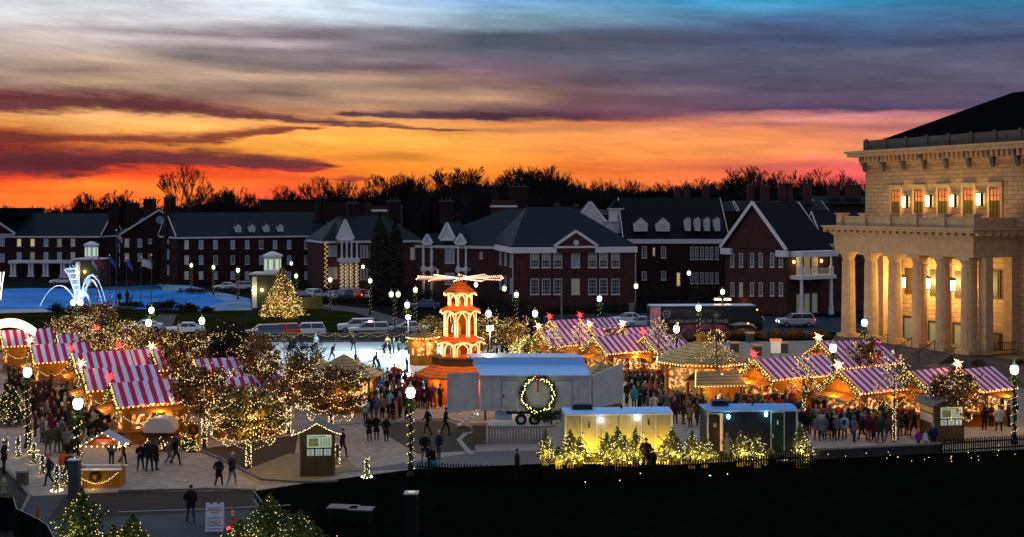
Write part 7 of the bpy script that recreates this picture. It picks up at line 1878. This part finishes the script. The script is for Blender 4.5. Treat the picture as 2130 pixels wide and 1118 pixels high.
# the rows are placed nearest first: the three hundred that show largest are single persons, the rest one crowd
n_single = len([o for o in bpy.data.objects if o.name.startswith('person') and o.parent is None])
budget = 298 - n_single; far = []
QUEUE.sort(key=lambda r: -r[0])
for py, row in QUEUE:
    if len(row) <= budget:
        budget -= len(row)
        for d in row: person(**d)
    else: far += row
if far:
    mats_ = {}; slots = []; cb = MB()
    for d in far:
        me, hp, hs = POSES[d['pose']]; c, sn = cos(d['face']), sin(d['face']); s_ = d['scale']
        ms = [cm(d['jacket'].replace(' ', '_'), JK[d['jacket']]), cm('trousers_' + d['trousers'].replace(' ', '_'), TRS[d['trousers']]), skins[0], shoe, M['black']]
        ix = []
        for m_ in ms + [haircol[0]]:
            if m_.name not in mats_: mats_[m_.name] = len(slots); slots.append(m_)
            ix.append(mats_[m_.name])
        o_ = len(cb.v); cb.v += [(d['x'] + (v.co.x * c - v.co.y * sn) * s_, d['y'] + (v.co.x * sn + v.co.y * c) * s_, v.co.z * s_) for v in me.vertices]
        cb.f += [tuple(i + o_ for i in p_.vertices) for p_ in me.polygons]; cb.m += [ix[p_.material_index] for p_ in me.polygons]
        hb = hair_mesh('short'); o_ = len(cb.v); cb.v += [(d['x'] + ((v[0] * hs + hp.x) * c - (v[1] * hs + hp.y) * sn) * s_, d['y'] + ((v[0] * hs + hp.x) * sn + (v[1] * hs + hp.y) * c) * s_, (v[2] * hs + hp.z) * s_) for v in hb.v]
        cb.f += [tuple(i + o_ for i in f_) for f_ in hb.f]; cb.m += [ix[5]] * len(hb.f)
    tag(cb.build('crowd', slots, smooth=True), 'far rows of visitors deep in the market, too many to tell apart', 'crowd', kind='stuff')
print('PERSONS', len([o for o in bpy.data.objects if o.name.startswith('person') and o.parent is None]), 'far', len(far))
# ================================================================== CARS
def car(px, py, rz, col, label, kind='suv', L=4.7, Wd=1.85, group=None, tail=False, head=False, stripe=False):
    x, y = G(px, py); t = thing('parked_car', (x, y, 0), label, 'car', group, rz)
    hgt = 1.72 if kind == 'suv' else 1.45; a = L / 2; w = Wd / 2
    if kind == 'suv': pr_ = [(-a, .45), (-a, .95), (-a + .12, 1.05), (-a + 1.15, 1.12), (-a + 1.2, 1.12), (a - .35, 1.12), (a - .02, 1.0), (a, .45)]
    else: pr_ = [(-a, .40), (-a, .78), (-a + .15, .86), (-a + 1.3, .95), (a - .7, .98), (a - .03, .92), (a, .42)]
    b = MB(); n = len(pr_); vs = []
    for yy, ins in ((-w, .0), (-w + .08, .06), (w - .08, .06), (w, 0)):
        pass
    cs = [(-w, .90), (-w + .06, 1.0), (w - .06, 1.0), (w, .90)]
    for yy, k in cs: vs += [(u * (.985 if abs(yy) == w else 1), yy, .32 + (v - .32) * (k if v > .8 else 1)) for u, v in pr_]
    b.add(vs, [(i * n + j, i * n + j + 1, (i + 1) * n + j + 1, (i + 1) * n + j) for i in range(3) for j in range(n - 1)] + [tuple(range(n)), tuple(3 * n + j for j in range(n - 1, -1, -1)), (0, n, 2 * n, 3 * n, 4 * n - 1, 3 * n - 1, 2 * n - 1, n - 1)])
    paint = mat('car_paint_' + col[0], col[1], .28, spec=.6); b.build('body', paint, t, smooth=False)
    r0, r1 = (-a + 1.15, a - .12) if kind == 'suv' else (-a + 1.3, a - .65); zb = 1.08 if kind == 'suv' else .93
    g = MB(); f0, f1 = r0 + .75, r1 - (.28 if kind == 'suv' else .75)
    g.add([(r0, -w + .1, zb), (r1, -w + .1, zb), (r1, w - .1, zb), (r0, w - .1, zb), (f0, -w + .26, hgt - .06), (f1, -w + .26, hgt - .06), (f1, w - .26, hgt - .06), (f0, w - .26, hgt - .06)], [(0, 1, 5, 4), (1, 2, 6, 5), (2, 3, 7, 6), (3, 0, 4, 7), (4, 5, 6, 7)])
    g.build('windows', mat('car_glass', (.02, .03, .045), .12, spec=.7), t)
    r = MB(); r.box(f0 - .05, f1 + .05, -w + .25, w - .25, hgt - .06, hgt + .0)
    for s_ in (-1, 1):
        r.bar((r0, s_ * (w - .12), zb), (f0, s_ * (w - .27), hgt - .04), .06); r.bar((r1, s_ * (w - .12), zb), (f1, s_ * (w - .27), hgt - .04), .09); xm = (r0 + r1) / 2 + .1; r.bar((xm, s_ * (w - .1), zb), (xm, s_ * (w - .26), hgt - .05), .06)
    r.build('roof', paint, t)
    for sx in (-1, 1):
        for sy in (-1, 1):
            wo = MB().lathe([(.26, -.1), (.34, -.1), (.35, 0), (.34, .1), (.26, .1)], 16).build('wheel', mat('tyre', (.015, .015, .016), .9), t, loc=(sx * (a - .9), sy * (w - .08), .35)); wo.rotation_euler = (pi / 2, 0, 0)
            MB().lathe([(.2, -.115), (.2, .115)], 10).build('rim', mat('alloy', (.3, .3, .31), .4), wo)
    for sy in (-1, 1):
        MB().box(-a - .02, -a + .12, sy * (w - .35) - .16, sy * (w - .35) + .16, .66, .84).build('headlight', mat('headlamp_on' if head else 'headlamp_off', (.6, .6, .6), .3, emit=(1, .95, .85) if head else None, es=6), t)
        MB().box(a - .1, a + .02, sy * (w - .2) - .12, sy * (w - .2) + .12, .75, 1.05).build('tail_light', mat('tail_on' if tail else 'tail_off', (.4, .02, .02), .4, emit=(1, .08, .05) if tail else None, es=3), t)
    if stripe: MB().box(-a + .5, a - .3, -w - .012, -w - .002, .6, .78).build('stripe', mat('police_stripe', (.05, .05, .07), .5), t); MB().box(-.1, .35, -.45, .45, hgt + .001, hgt + .12).build('light_bar', mat('police_light', (.8, .3, .9), emit=(.75, .25, 1), es=7, sample=True), t)
    return t
C = dict(red=('red', (.55, .02, .02)), silver=('silver', (.60, .60, .66)), white=('white', (.80, .82, .85)), dark=('dark', (.03, .035, .045)), blue=('blue', (.05, .09, .18)), cream=('cream', (.75, .75, .6)))
car(582, 704, .35, C['red'], 'red estate car parked beyond the rink, nearest left', 'suv', 4.8, tail=True)
car(636, 702, .2, C['silver'], 'silver car parked right of the red car')
car(768, 700, .15, C['cream'], 'pale police car with a violet light on its roof', 'suv', 4.9, stripe=True)
car(742, 692, .15, C['white'], 'white car half hidden behind the police car', 'suv')
car(825, 706, .2, C['dark'], 'dark car right of the police car', 'sedan'); car(848, 694, .2, C['silver'], 'silver car behind the street lamp left of the pyramid', 'sedan')
car(545, 706, .35, C['blue'], 'dark blue car hidden behind the red car')
for i, (px, c, lab, tl) in enumerate([(470, 'white', 'leftmost pale car in the lot by the pool', 0), (500, 'silver', 'second pale car in the lot by the pool', 0), (622, 'blue', 'dark car right of the lit fir top', 0), (648, 'white', 'pale car behind the golden garden wall', 0), (690, 'silver', 'first of five cars in the row behind the lamps', 0), (712, 'blue', 'second of five cars in the row behind the lamps', 0), (728, 'white', 'third car of the row with red tail lights', 1), (745, 'red', 'fourth car of the row, dark red', 1), (766, 'cream', 'fifth car of the row, pale with tail lights', 1)]):
    car(px, (604 if px < 600 else 622) + (i % 3), .25 if px < 600 else -.9, C[c], lab, 'suv' if i % 2 else 'sedan', group='cars in the lot behind the lamps', tail=bool(tl))
for px, py, c, lab in ((158, 700, 'silver', 'car glimpsed left behind the sparkling trees'), (300, 690, 'white', 'pale car roof behind the sparkling trees'), (385, 696, 'white', 'pale car left of the dense dark tree'), (130, 592, 'white', 'distant white car on the left beyond the pool'), (882, 644, 'blue', 'dark car under the pyramid blades left tip')):
    car(px, py, .2, C[c], lab, 'sedan')
car(1334, 682, .15, C['silver'], 'silver car left of the tour bus', 'sedan', head=True); car(1306, 674, .15, C['white'], 'pale car farther left of the tour bus', 'sedan'); car(1655, 680, .05, C['silver'], 'silver car in front of the gabled brick house', 'suv', head=True, tail=True)
# bus
bx0, BY = G(1352, 697); bY = BY; bL = 13.8; t = thing('tour_bus', (XA(1352, bY), bY, 0), 'dark long tour bus with pink rear and lettering on its side', 'bus', rz=.05)
bz = 3.45
b = MB(); b.prism([(0, .4), (bL - .1, .4), (bL, 1.2), (bL - .35, 2.9), (bL - .9, bz), (.15, bz), (0, bz - .2)], 0, 2.5, 'y'); b.build('body', mat('bus_black', (.014, .014, .016), .35, spec=.5), t)
MB().box(.02, 1.3, -.03, -.002, .5, bz - .1).build('rear_panel', mat('bus_pink', (.75, .35, .42), .5, noise=.4, nscale=2), t)
MB().box(.1, bL - .9, -.02, 2.5, bz + .001, bz + .07).build('roof_edge', mat('bus_silver', (.8, .85, .95), .3), t)
MB().box(1.5, bL - 1.2, -.02, -.002, 1.95, 3.05).build('windows', mat('car_glass', (.02, .03, .045)), t)
MB().prism([(2.2, .6), (5, .5), (9.5, .6), (9.2, 1.15), (6, 1.3), (3.4, 1.1)], -.02, -.003, 'y').build('side_graphic', mat('bus_maroon', (.35, .08, .13), .5, noise=.5, nscale=1), t)
MB().prism([(9.6, 1.2), (11, 1.5), (12.6, 1.3), (13.1, .6), (12.2, 1.15), (10.4, 1.1)], -.02, -.003, 'y').build('side_graphic', mat('bus_grey_swoosh', (.5, .54, .56), .5), t)
text('AMERICAN PRIDE OF TRAVEL', .55, mat('bus_lettering', (.6, .58, .56), .6), t, (6.0, -.03, 1.6))
ring = MB()
for i in range(16): a_, e_ = 2 * pi * i / 16, 2 * pi * (i + 1) / 16; ring.bar((2.0 + .42 * cos(a_), -.04, 2.5 + .42 * sin(a_)), (2.0 + .42 * cos(e_), -.04, 2.5 + .42 * sin(e_)), .07)
ring.build('emblem', mat('bus_lettering', (.3, .3, .3)), t); text('AP', .4, mat('bus_lettering', (.3, .3, .3)), t, (2.0, -.045, 2.5))
for x in (2.9, 4.1, 11.3):
    wo = MB().lathe([(.35, -.12), (.5, -.12), (.5, .12), (.35, .12)], 16).build('wheel', mat('tyre', (.015, .015, .016)), t, loc=(x, .1, .5)); wo.rotation_euler = (pi / 2, 0, 0); MB().lathe([(.3, -.13), (.3, .13)], 10).build('rim', mat('alloy', (.3, .3, .31)), wo)
for x, z in ((3.3, 1.3), (11.9, 1.25), (13.0, 2.9)): MB().box(x, x + .16, -.06, -.031, z, z + .16).build('marker_light', mat('amber', (1, .4, .05), emit=(1, .35, .05), es=6), t)
MB().bar((bL - .2, -.3, 2.3), (bL + .1, -.45, 1.7), .08).build('mirror', trimw, t)

# ================================================================== FLAGS, STATUE, SMALL THINGS
FLG = [(189, 203, 640, 530, 'white', 'white flag on the leftmost pole'), (203, 534, 640, 533, 'redf', 'red flag on the second pole from the left'), (228, 532, 640, 536, 'bluef', 'small blue flag on the third pole'), (242, 480, 640, 505, 'usa', 'tallest pole with striped flag and blue flag'), (263, 538, 640, 540, 'bluef2', 'blue flag on the pole left of the white seal flag'), (293, 537, 640, 539, 'seal', 'large white flag with dark seal'), (315, 532, 640, None, None, 'bare rightmost pole of the row')]
cols_ = dict(white=(.5, .5, .55), redf=(.45, .03, .03), bluef=(.04, .10, .40), bluef2=(.08, .12, .50), seal=(.6, .6, .58), usa=(.5, .5, .5))
for px, py0, pyb, pf, c, lab in FLG:
    if py0 < 300: py0 = 536
    x, Y = G(px, pyb); h = ZA(py0, Y)
    t = thing('flagpole', (x, Y, 0), lab, 'flagpole', 'flagpoles before the pool')
    MB().tube([(0, 0, 0), (0, 0, h)], [.07, .04], 6).build('pole', mat('grey_pole', (.10, .10, .11), .5), t); MB().lathe([(.02, -.09), (.09, 0), (.02, .09)], 8, (0, 0, h + .08)).build('finial', mat('finial', (.5, .5, .4), .4, emit=(.9, .9, .7), es=.5), t)  # finial material glows faintly, a painted glint
    if c:
        fw, fh = (1.7, 1.15) if c == 'seal' else (1.1, .9)
        z1 = h - .15; nx, nz = 10, 7; bm_ = MB(); vs = []
        droop = 1.0 if c != 'seal' else .45
        for i in range(nx + 1):
            for j in range(nz + 1):
                u, v = i / nx, j / nz; vs.append((.08 + fw * u * (.75 if c != 'seal' else .95), .12 * sin(u * 7 + v * 2), z1 - fh * v - droop * u * .9 + .1 * sin(u * 5)))
        for layer in (0, .015):
            bm_.add([(x_, y_ + layer, z_) for x_, y_, z_ in vs], [(i * (nz + 1) + j, (i + 1) * (nz + 1) + j, (i + 1) * (nz + 1) + j + 1, i * (nz + 1) + j + 1) for i in range(nx) for j in range(nz)], 0)
        m_ = [mat('flag_' + c, cols_[c], .8)]
        if c == 'usa': m_ = [mat('flag_stripe_white', (.5, .5, .5), .8), mat('flag_stripe_red', (.4, .03, .04), .8), mat('flag_canton', (.03, .05, .2), .8)]; bm_.m = [2 if (k // nz) % nx < 4 and (k % nz) < 4 else (k % nz) % 2 for k in range(len(bm_.f))]
        if c == 'seal': m_.append(mat('flag_seal', (.05, .06, .06), .8)); bm_.m = [1 if 3 < ((k // nz) % nx) < 7 and 1 < (k % nz) < 5 else 0 for k in range(len(bm_.f))]
        if c == 'white': m_.append(mat('flag_band_red', (.5, .08, .05))); bm_.m = [1 if k % nz == 0 else 0 for k in range(len(bm_.f))]
        bm_.build('flag', m_, t)
        if c == 'usa':
            b2_ = MB(); b2_.add([(.1, 0, h - 2.1), (.5, .05, h - 1.7), (.55, .05, h - 2.3), (.1, 0, h - 2.5)], [(0, 1, 2, 3)]); b2_.add([(.1, .02, h - 2.1), (.5, .07, h - 1.7), (.55, .07, h - 2.3), (.1, .02, h - 2.5)], [(3, 2, 1, 0)]); b2_.build('flag', mat('flag_bluef', cols_['bluef'], .8), t)
t = thing('statue', (*G(258, 643), 0), 'dark bronze group of two figures before the pool', 'statue')
bz_ = mat('bronze_statue', (.02, .022, .018), .5)
MB().box(-1.4, 1.4, -.6, .6, 0, .35).build('plinth', M['stoned'], t)
for k, (x, pose, rz_, s_) in enumerate(((-.7, 'walkcoat', 1.0, 1.45), (.5, 'both', -.6, 1.6), (.95, 'skate', 1.9, 1.1))):
    me = POSES[pose][0].copy(); me.materials.clear(); me.materials.append(bz_)
    for p in me.polygons: p.material_index = 0
    o = link('statue_figure', me, t, (x, 0, .3), rz_); o.scale = (s_,) * 3
# folding sign
Y = YG(1104); t = thing('folding_sign', (XA(447, Y), Y, 0), 'white folding board reading ONLY for emergency vehicles and pedestrians', 'sign', rz=.06)
ws = mat('white_plastic', (.72, .76, .80), .5); rx = .13
b = MB(); b.add([(-.42, -.22, .0), (.42, -.22, .0), (.42, -.02, 1.22), (-.42, -.02, 1.22), (-.42, -.17, .0), (.42, -.17, .0), (.42, .03, 1.22), (-.42, .03, 1.22)], [(0, 1, 2, 3), (7, 6, 5, 4), (0, 4, 5, 1), (1, 5, 6, 2), (2, 6, 7, 3), (3, 7, 4, 0)])
for a, c in ((-.42, -.24), (-.1, .1), (.24, .42)): b.box(a, c, -.03, .04, 1.22, 1.31)
b.build('front_panel', ws, t)
MB().slab([(-.42, .06, 1.22), (.42, .06, 1.22), (.42, .45, 0), (-.42, .45, 0)], .04).build('back_panel', ws, t)
def sgn(s, size, z, m): 
    o = text(s, size, m, t, (0, -.235 + z * .164, z), rx=pi / 2 - .16)
rdm, blm, bkm = mat('sign_red', (.40, .04, .05), .6), mat('sign_blue', (.03, .18, .50), .6), mat('sign_black', (.03, .03, .04), .6)
sgn('EMERGENCY', .125, .99, rdm); sgn('VEHICLES', .095, .87, rdm); sgn('&', .10, .75, bkm); sgn('PEDESTRIANS', .105, .63, blm); sgn('ONLY', .24, .43, rdm)
for z in (1.10, .30, .14):
    MB().box(-.34, .34, -.243 + z * .164, -.225 + z * .164, z - .012, z + .012).build('printed_line', bkm, t)
for px, py, h, lab in ((484, 1100, 1.1, 'orange traffic post with white bands right of the folding sign'), (78, 1080, .75, 'small dark traffic cone on the asphalt path'), (903, 762, .9, 'orange and white cone at the foot of the pyramid'), (1738, 682, .8, 'orange cone on the street beside the hall')):
    t = thing('traffic_cone', (*G(px, py), 0), lab, 'traffic cone')
    om = mat('cone_orange', (.55, .08, .02), .6, emit=(1, .2, .05) if False else None); MB().box(-.2, .2, -.2, .2, 0, .05).build('base', M['black'], t); MB().lathe([(.11, .05), (.04, h)], 12).build('post', om, t)
    for z in (.62, .78): 
        if z < h: r_ = .11 - .07 * z / h + .008; MB().lathe([(r_, z * h / 1.1), (r_ - .006, z * h / 1.1 + .09)], 12).build('band', mat('reflective_white', (.8, .8, .8), .4), t)
t = thing('lantern', (*G(476, 1106), 0), 'small glowing red lantern at the foot of the orange post', 'lantern'); MB().lathe([(.05, 0), (.10, .06), (.11, .16), (.05, .24)], 10).build('glass', mat('red_glow', (1, .05, .1), emit=(1, .04, .08), es=2.5), t); MB().lathe([(.12, -.01), (.12, .015)], 10).build('base', M['black'], t)
# hydrant
t = thing('fire_hydrant', (*G(8, 1026), 0), 'pale green fire hydrant on the dark verge at the left edge', 'hydrant'); hm_ = mat('hydrant_paint', (.22, .28, .12), .6)
MB().lathe([(.16, 0), (.16, .05), (.10, .07), (.10, .55), (.15, .57), (.15, .62), (.12, .72), (.05, .80), (.03, .86)], 12).build('barrel', hm_, t); e = MB(); e.tube([(-.2, 0, .42), (.2, 0, .42)], .05, 8); e.build('outlet', hm_, t)
t = thing('litter_bin', (*G(47, 1010), 0), 'square stone litter bin on the left plaza edge', 'bin'); MB().box(-.25, .25, -.25, .25, 0, .75).build('body', M['stoned'], t); MB().box(-.3, .3, -.3, .3, .752, .85).build('lid', mat('bin_lid', (.28, .27, .26), .7), t)
t = thing('signal_cabinet', (*G(154, 1038), 0), 'tall dark grey pillar between the orange jacket and the drink stand', 'pillar'); MB().box(-.25, .28, -.2, .25, 0, 2.05).build('body', mat('cabinet_grey', (.05, .055, .06), .6), t); MB().box(-.3, .33, -.25, .3, 2.052, 2.1).build('lid', mat('cabinet_lid', (.5, .5, .5), .5), t)
t = thing('kiosk_bin', (*G(145, 942), 0), 'black round planter tub behind the drink stand', 'planter'); MB().lathe([(.45, 0), (.5, .9), (.55, .95), (.4, .96)], 14).build('tub', M['black'], t)
t = thing('light_barrow', (*G(72, 955), 0), 'small rack of warm lights beside the left bollards', 'rack'); b = MB(); q = MB()
for z in (.25, .5): b.box(-.35, .35, -.1, .1, z - .04, z); [q.octa((x * .1, -.12, z + .04), .035) for x in range(-3, 4)]
b.tube([(-.33, 0, 0), (-.33, 0, .6)], .02, 4); b.tube([(.33, 0, 0), (.33, 0, .6)], .02, 4); b.build('rack', M['black'], t); q.build('light_string', M['glow'], t)
# black fabric fence, bottom left
t = thing('fabric_fence', (0, 0, 0), 'curved black fabric fence with a pale rail at the bottom left corner', 'fence')
fp = [(-60, 1030), (28, 1036), (34, 1058), (80, 1080), (98, 1092), (112, 1118), (140, 1160)]; P_ = []
for px, py in fp: Yf = (H - 1.6) * F / (py - HZ); P_.append(Vector((XA(px, Yf), Yf, 0)))
b = MB(); rl = MB(); ps = MB()
for a, c in zip(P_, P_[1:]): b.bar(a + Vector((0, 0, .8)), c + Vector((0, 0, .8)), .03, 1.56)
rl.tube([p + Vector((0, 0, 1.6)) for p in P_[1:]], .02, 5)
for p in P_: ps.tube([p, p + Vector((0, 0, 1.6))], .035, 5)
b.build('fabric', mat('black_mesh', (.004, .006, .005), .95, spec=0), t); rl.build('rail', mat('grey_rail', (.25, .27, .28), .5), t); ps.build('posts', M['black'], t)
# handrail by the firs
t = thing('metal_railing', (0, 0, 0), 'pale metal railing beside the lit firs at the bottom', 'railing'); b = MB()
A_ = Vector((*G(527, 1060), 0)); B_ = Vector((*G(553, 1100), 0)); 
for z in (1.0, .55): b.tube([A_ + Vector((0, 0, z)), B_ + Vector((0, 0, z))], .022, 6)
for k in range(5): p = A_.lerp(B_, k / 4); b.tube([p, p + Vector((0, 0, 1.0))], .02, 5)
b.build('rail', mat('rail_grey', (.22, .25, .24), .5), t)
# dark bits standing on the black lawn
t = thing('lit_post', (*G(856, 1120), 0), 'dark square post with a pale green lit top on the black lawn', 'post'); MB().box(-.3, .3, -.3, .3, 0, 2.1).build('shaft', mat('blue_black_post', (.006, .008, .014), .7, spec=.1), t); MB().box(-.33, .33, -.33, .33, 2.102, 2.16).build('cap', mat('pale_cap', (.45, .45, .42), .6), t); MB().box(-.15, .15, -.12, .12, 2.162, 2.18).build('lamp', mat('green_glow', (.6, .8, .3), emit=(.7, .9, .25), es=.6), t)
for i, (px, py, w_) in enumerate(((714, 1086, 1.0), (752, 1090, .8))):
    t = thing('picnic_table', (*G(px, py), 0), ['left pale topped table on the black lawn', 'right pale topped table on the black lawn'][i], 'table', 'tables on the black lawn', -.15)
    MB().box(-w_ * .75, w_ * .75, -.4, .4, .72, .77).build('top', mat('grey_table_top', (.16, .15, .155), .7), t)
    for sx in (-1, 1):
        for sy in (-1, 1): MB().tube([(sx * w_ * .6, sy * .3, 0), (sx * w_ * .6, sy * .3, .72)], .03, 5).build('leg', M['black'], t)
# picket fences along the black lawn
def picket(p0, p1, label, h=1.0, m='black', step=.16, lights=0):
    A = Vector((*G(*p0), 0)); B = Vector((*G(*p1), 0)); t = thing('picket_fence', tuple(A), label, 'fence', 'dark picket fences round the lawn'); D = B - A; L = D.length; d = D.normalized()
    b = MB(); n = int(L / step)
    for i in range(n + 1):
        p = d * (L * i / max(1, n)); b.bar(p, p + Vector((0, 0, h + .06 * (i % 2))), .075, .02)
    for z in (.25, .75): b.bar(Vector((0, 0, z * h)), D + Vector((0, 0, z * h)), .03, .08)
    b.build('pickets', mat('black_picket', (.006, .006, .006), .9, spec=0), t)
    if lights:
        q = MB()
        for i in range(lights): p = D * R.random(); q.octa((p.x, p.y - .15, R.choice([.1, .5, .9]) * h * R.uniform(.6, 1.1)), .028)
        q.build('light_string', M['fairyw'], t)
picket((868, 996), (1125, 1008), 'dark picket fence below the balustrade', .9, lights=0); picket((1125, 1008), (1420, 996), 'dark picket fence before the pale toilet trailer', 1.0, lights=3); picket((1420, 996), (1690, 976), 'dark picket fence before the dark toilet trailer', 1.0, lights=3); picket((1960, 946), (2250, 928), 'dark picket fence at the right edge', .9, lights=8)
# low wall before the right crowd
x0_, y0_ = G(1700, 957); x1_, y1_ = G(1960, 944)
t = thing('retaining_wall', (x0_, y0_, 0), 'low dark stone wall in front of the right crowd', 'wall', rz=atan2(y1_ - y0_, x1_ - x0_)); MB().box(0, hypot(x1_ - x0_, y1_ - y0_), 0, .35, 0, .55).build('wall', mat('dark_wall_stone', (.035, .03, .03), .9, noise=.3), t); MB().box(-.05, hypot(x1_ - x0_, y1_ - y0_) + .05, -.05, .4, .552, .62).build('coping', M['stoned'], t)
# lights lying in the lawn
for i, (px, py) in enumerate(((1800, 962), (1870, 955), (1945, 962), (2060, 960), (2030, 940))):
    t = thing('ground_lights', (*G(px, py), .03), '%s scatter of tiny lights on the black lawn at the right, counted from the left' % ORD[sorted([1800, 1870, 1945, 2060, 2030]).index(px)], 'lights', 'tiny lights on the black lawn'); q = MB()
    for k in range(5): q.octa((R.gauss(0, 1.0), R.gauss(0, .8), R.uniform(.03, .4)), .024)
    q.build('light_string', M['fairy'], t)
# rink boards and rail
def board(p0, p1, label, h=.95, lights=True, m='rink_board'):
    A = Vector((*G(*p0), 0)); B = Vector((*G(*p1), 0)); t = thing('rink_barrier', tuple(A), label, 'barrier', 'barriers round the ice rink'); D = B - A; L = D.length; n = max(2, int(L / 1.8)); b = MB(); g_ = MB(); q = MB()
    for i in range(n + 1): p = D * (i / n); b.tube([p, p + Vector((0, 0, h))], .03, 5)
    b.bar(Vector((0, 0, h)), D + Vector((0, 0, h)), .05); b.bar(Vector((0, 0, .1)), D + Vector((0, 0, .1)), .05); b.build('rail', mat('board_rail', (.25, .26, .27), .5), t)
    if lights:
        MB().bar(Vector((0, 0, h * .5)), D + Vector((0, 0, h * .5)), .02, h * .9).build('panel', mat('board_panel', (.06, .05, .05), .7, noise=.6, nscale=1), t)
        for i in range(n):
            for p in line_pts(D * (i / n) + Vector((0, -.1, h)), D * ((i + 1) / n) + Vector((0, -.1, h)), .16, .35, .02): q.octa(p, .03); g_.card(p, .14); g_.card(p, .14)
        g_.build('garland', M['fir'], t); q.build('light_string', M['fairy'], t)
board((552, 710), (735, 711), 'garlanded rink barrier beyond the left half of the ice'); board((735, 711), (905, 711), 'garlanded rink barrier beyond the right half of the ice'); board((640, 814), (930, 816), 'plain rail along the near edge of the ice', 1.0, False)
# small clutter among the market
for i, (px, py, lab) in enumerate(((818, 872, 'orange leaning menu board in the crowd before the rink'), (272, 920, 'white framed menu board left of the white cart'))):
    t = thing('menu_board', (*G(px, py), 0), lab, 'board', rz=.3); MB().slab([(-.3, 0, 1.3), (.3, 0, 1.3), (.34, -.3, 0), (-.26, -.3, 0)], .03).build('panel', mat('orange_board', (.6, .25, .12), .6) if i == 0 else mat('cream_board', (.6, .5, .4), .6), t); MB().slab([(-.3, .04, 1.3), (.3, .04, 1.3), (.3, .35, 0), (-.3, .35, 0)], .03).build('stand', M['woodd'], t)
for px, py, lab in ((1855, 700, 'lit stone pier left of the hall steps'), (1575, 728, 'stone pier behind the pavilion, left'), (1528, 722, 'urn topped pier behind the pavilion'), (1560, 700, 'golden lit pier right of the pavilion cupola'), (1630, 722, 'stone pier behind the red starred hut')):
    if px == 1855: continue
    t = thing('stone_pier', (*G(px, py + 12), 0), lab, 'pier', 'stone piers behind the right huts'); pm_ = M['stonep']; MB().box(-.4, .4, -.4, .4, 0, 1.0).build('shaft', M['stoned'], t); MB().box(-.5, .5, -.5, .5, 1.002, 1.15).build('cap', pm_, t); lamp('pier_light', (0, -.9, 1.5), 6, (1, .75, .35), parent=t)
t = thing('information_sign', (*G(1614, 745), 0), 'lit information sign with an orange top behind the right huts', 'sign'); MB().box(-.5, .5, 0, .12, .5, 1.7).build('panel', mat('white_sign_panel', (.7, .65, .55), .6, emit=(1, .85, .6), es=.35, noise=0), t); MB().box(-.6, .6, -.05, .2, 1.702, 1.95).build('top', mat('orange_sign_top', (.5, .1, .03), .6, emit=(1, .3, .1), es=.6), t); MB().tube([(-.45, .06, 0), (-.45, .06, .5)], .04, 5).tube([(.45, .06, 0), (.45, .06, .5)], .04, 5).build('posts', M['black'], t)
for px, py, lab in ((1314, 668, 'pale stone gate post before the dark brick range'), (1168, 690, 'thin pale post rising before the brick hall')):
    x, Y = G(px, py); t = thing('stone_post', (x, Y, 0), lab, 'post'); MB().box(-.3 if px == 1314 else -.1, .3 if px == 1314 else .1, -.3, .3, 0, 2.2 if px == 1314 else ZA(582, Y)).build('shaft', mat('pale_post', (.2, .18, .15), .8), t); MB().box(-.38 if px == 1314 else -.13, .38 if px == 1314 else .13, -.36, .36, 2.21 if px == 1314 else ZA(582, Y) + .001, 2.35 if px == 1314 else ZA(581, Y) + .1).build('cap', mat('pale_post', (.2, .18, .15)), t)
# ================================================================== every post, bracket and pipe its own part
def split_pieces(o, name):
    me = o.data; n = len(me.vertices); par = list(range(n))
    def fnd(a):
        while par[a] != a: par[a] = par[par[a]]; a = par[a]
        return a
    for p in me.polygons:
        v = p.vertices; r0 = fnd(v[0])
        for k in v[1:]:
            r = fnd(k)
            if r != r0: par[r] = r0
    groups = {}
    for p in me.polygons: groups.setdefault(fnd(p.vertices[0]), []).append(p)
    if len(groups) < 2: o.name = name; return
    for ps in groups.values():
        ids = {}; b = MB()
        for p in ps:
            for v in p.vertices:
                if v not in ids: ids[v] = len(b.v); b.v.append(tuple(me.vertices[v].co))
            b.f.append(tuple(ids[v] for v in p.vertices)); b.m.append(p.material_index)
        b.build(name, list(me.materials), o.parent)
    bpy.data.objects.remove(o)
for o in list(bpy.data.objects):
    base = o.name.split('.')[0]
    if o.type != 'MESH' or not o.parent: continue
    if base in ('posts', 'cornice_brackets', 'rake_board', 'drainpipe', 'corner_trim', 'stems', 'barge_board', 'glazing_bars', 'goods'):
        split_pieces(o, {'posts': 'post', 'cornice_brackets': 'cornice_bracket', 'stems': 'stem', 'glazing_bars': 'glazing_bar', 'goods': 'goods_box'}.get(base, base))
    elif base in ('light_string', 'garland', 'wreath') and len(o.data.polygons) > 30: o['kind'] = 'stuff'
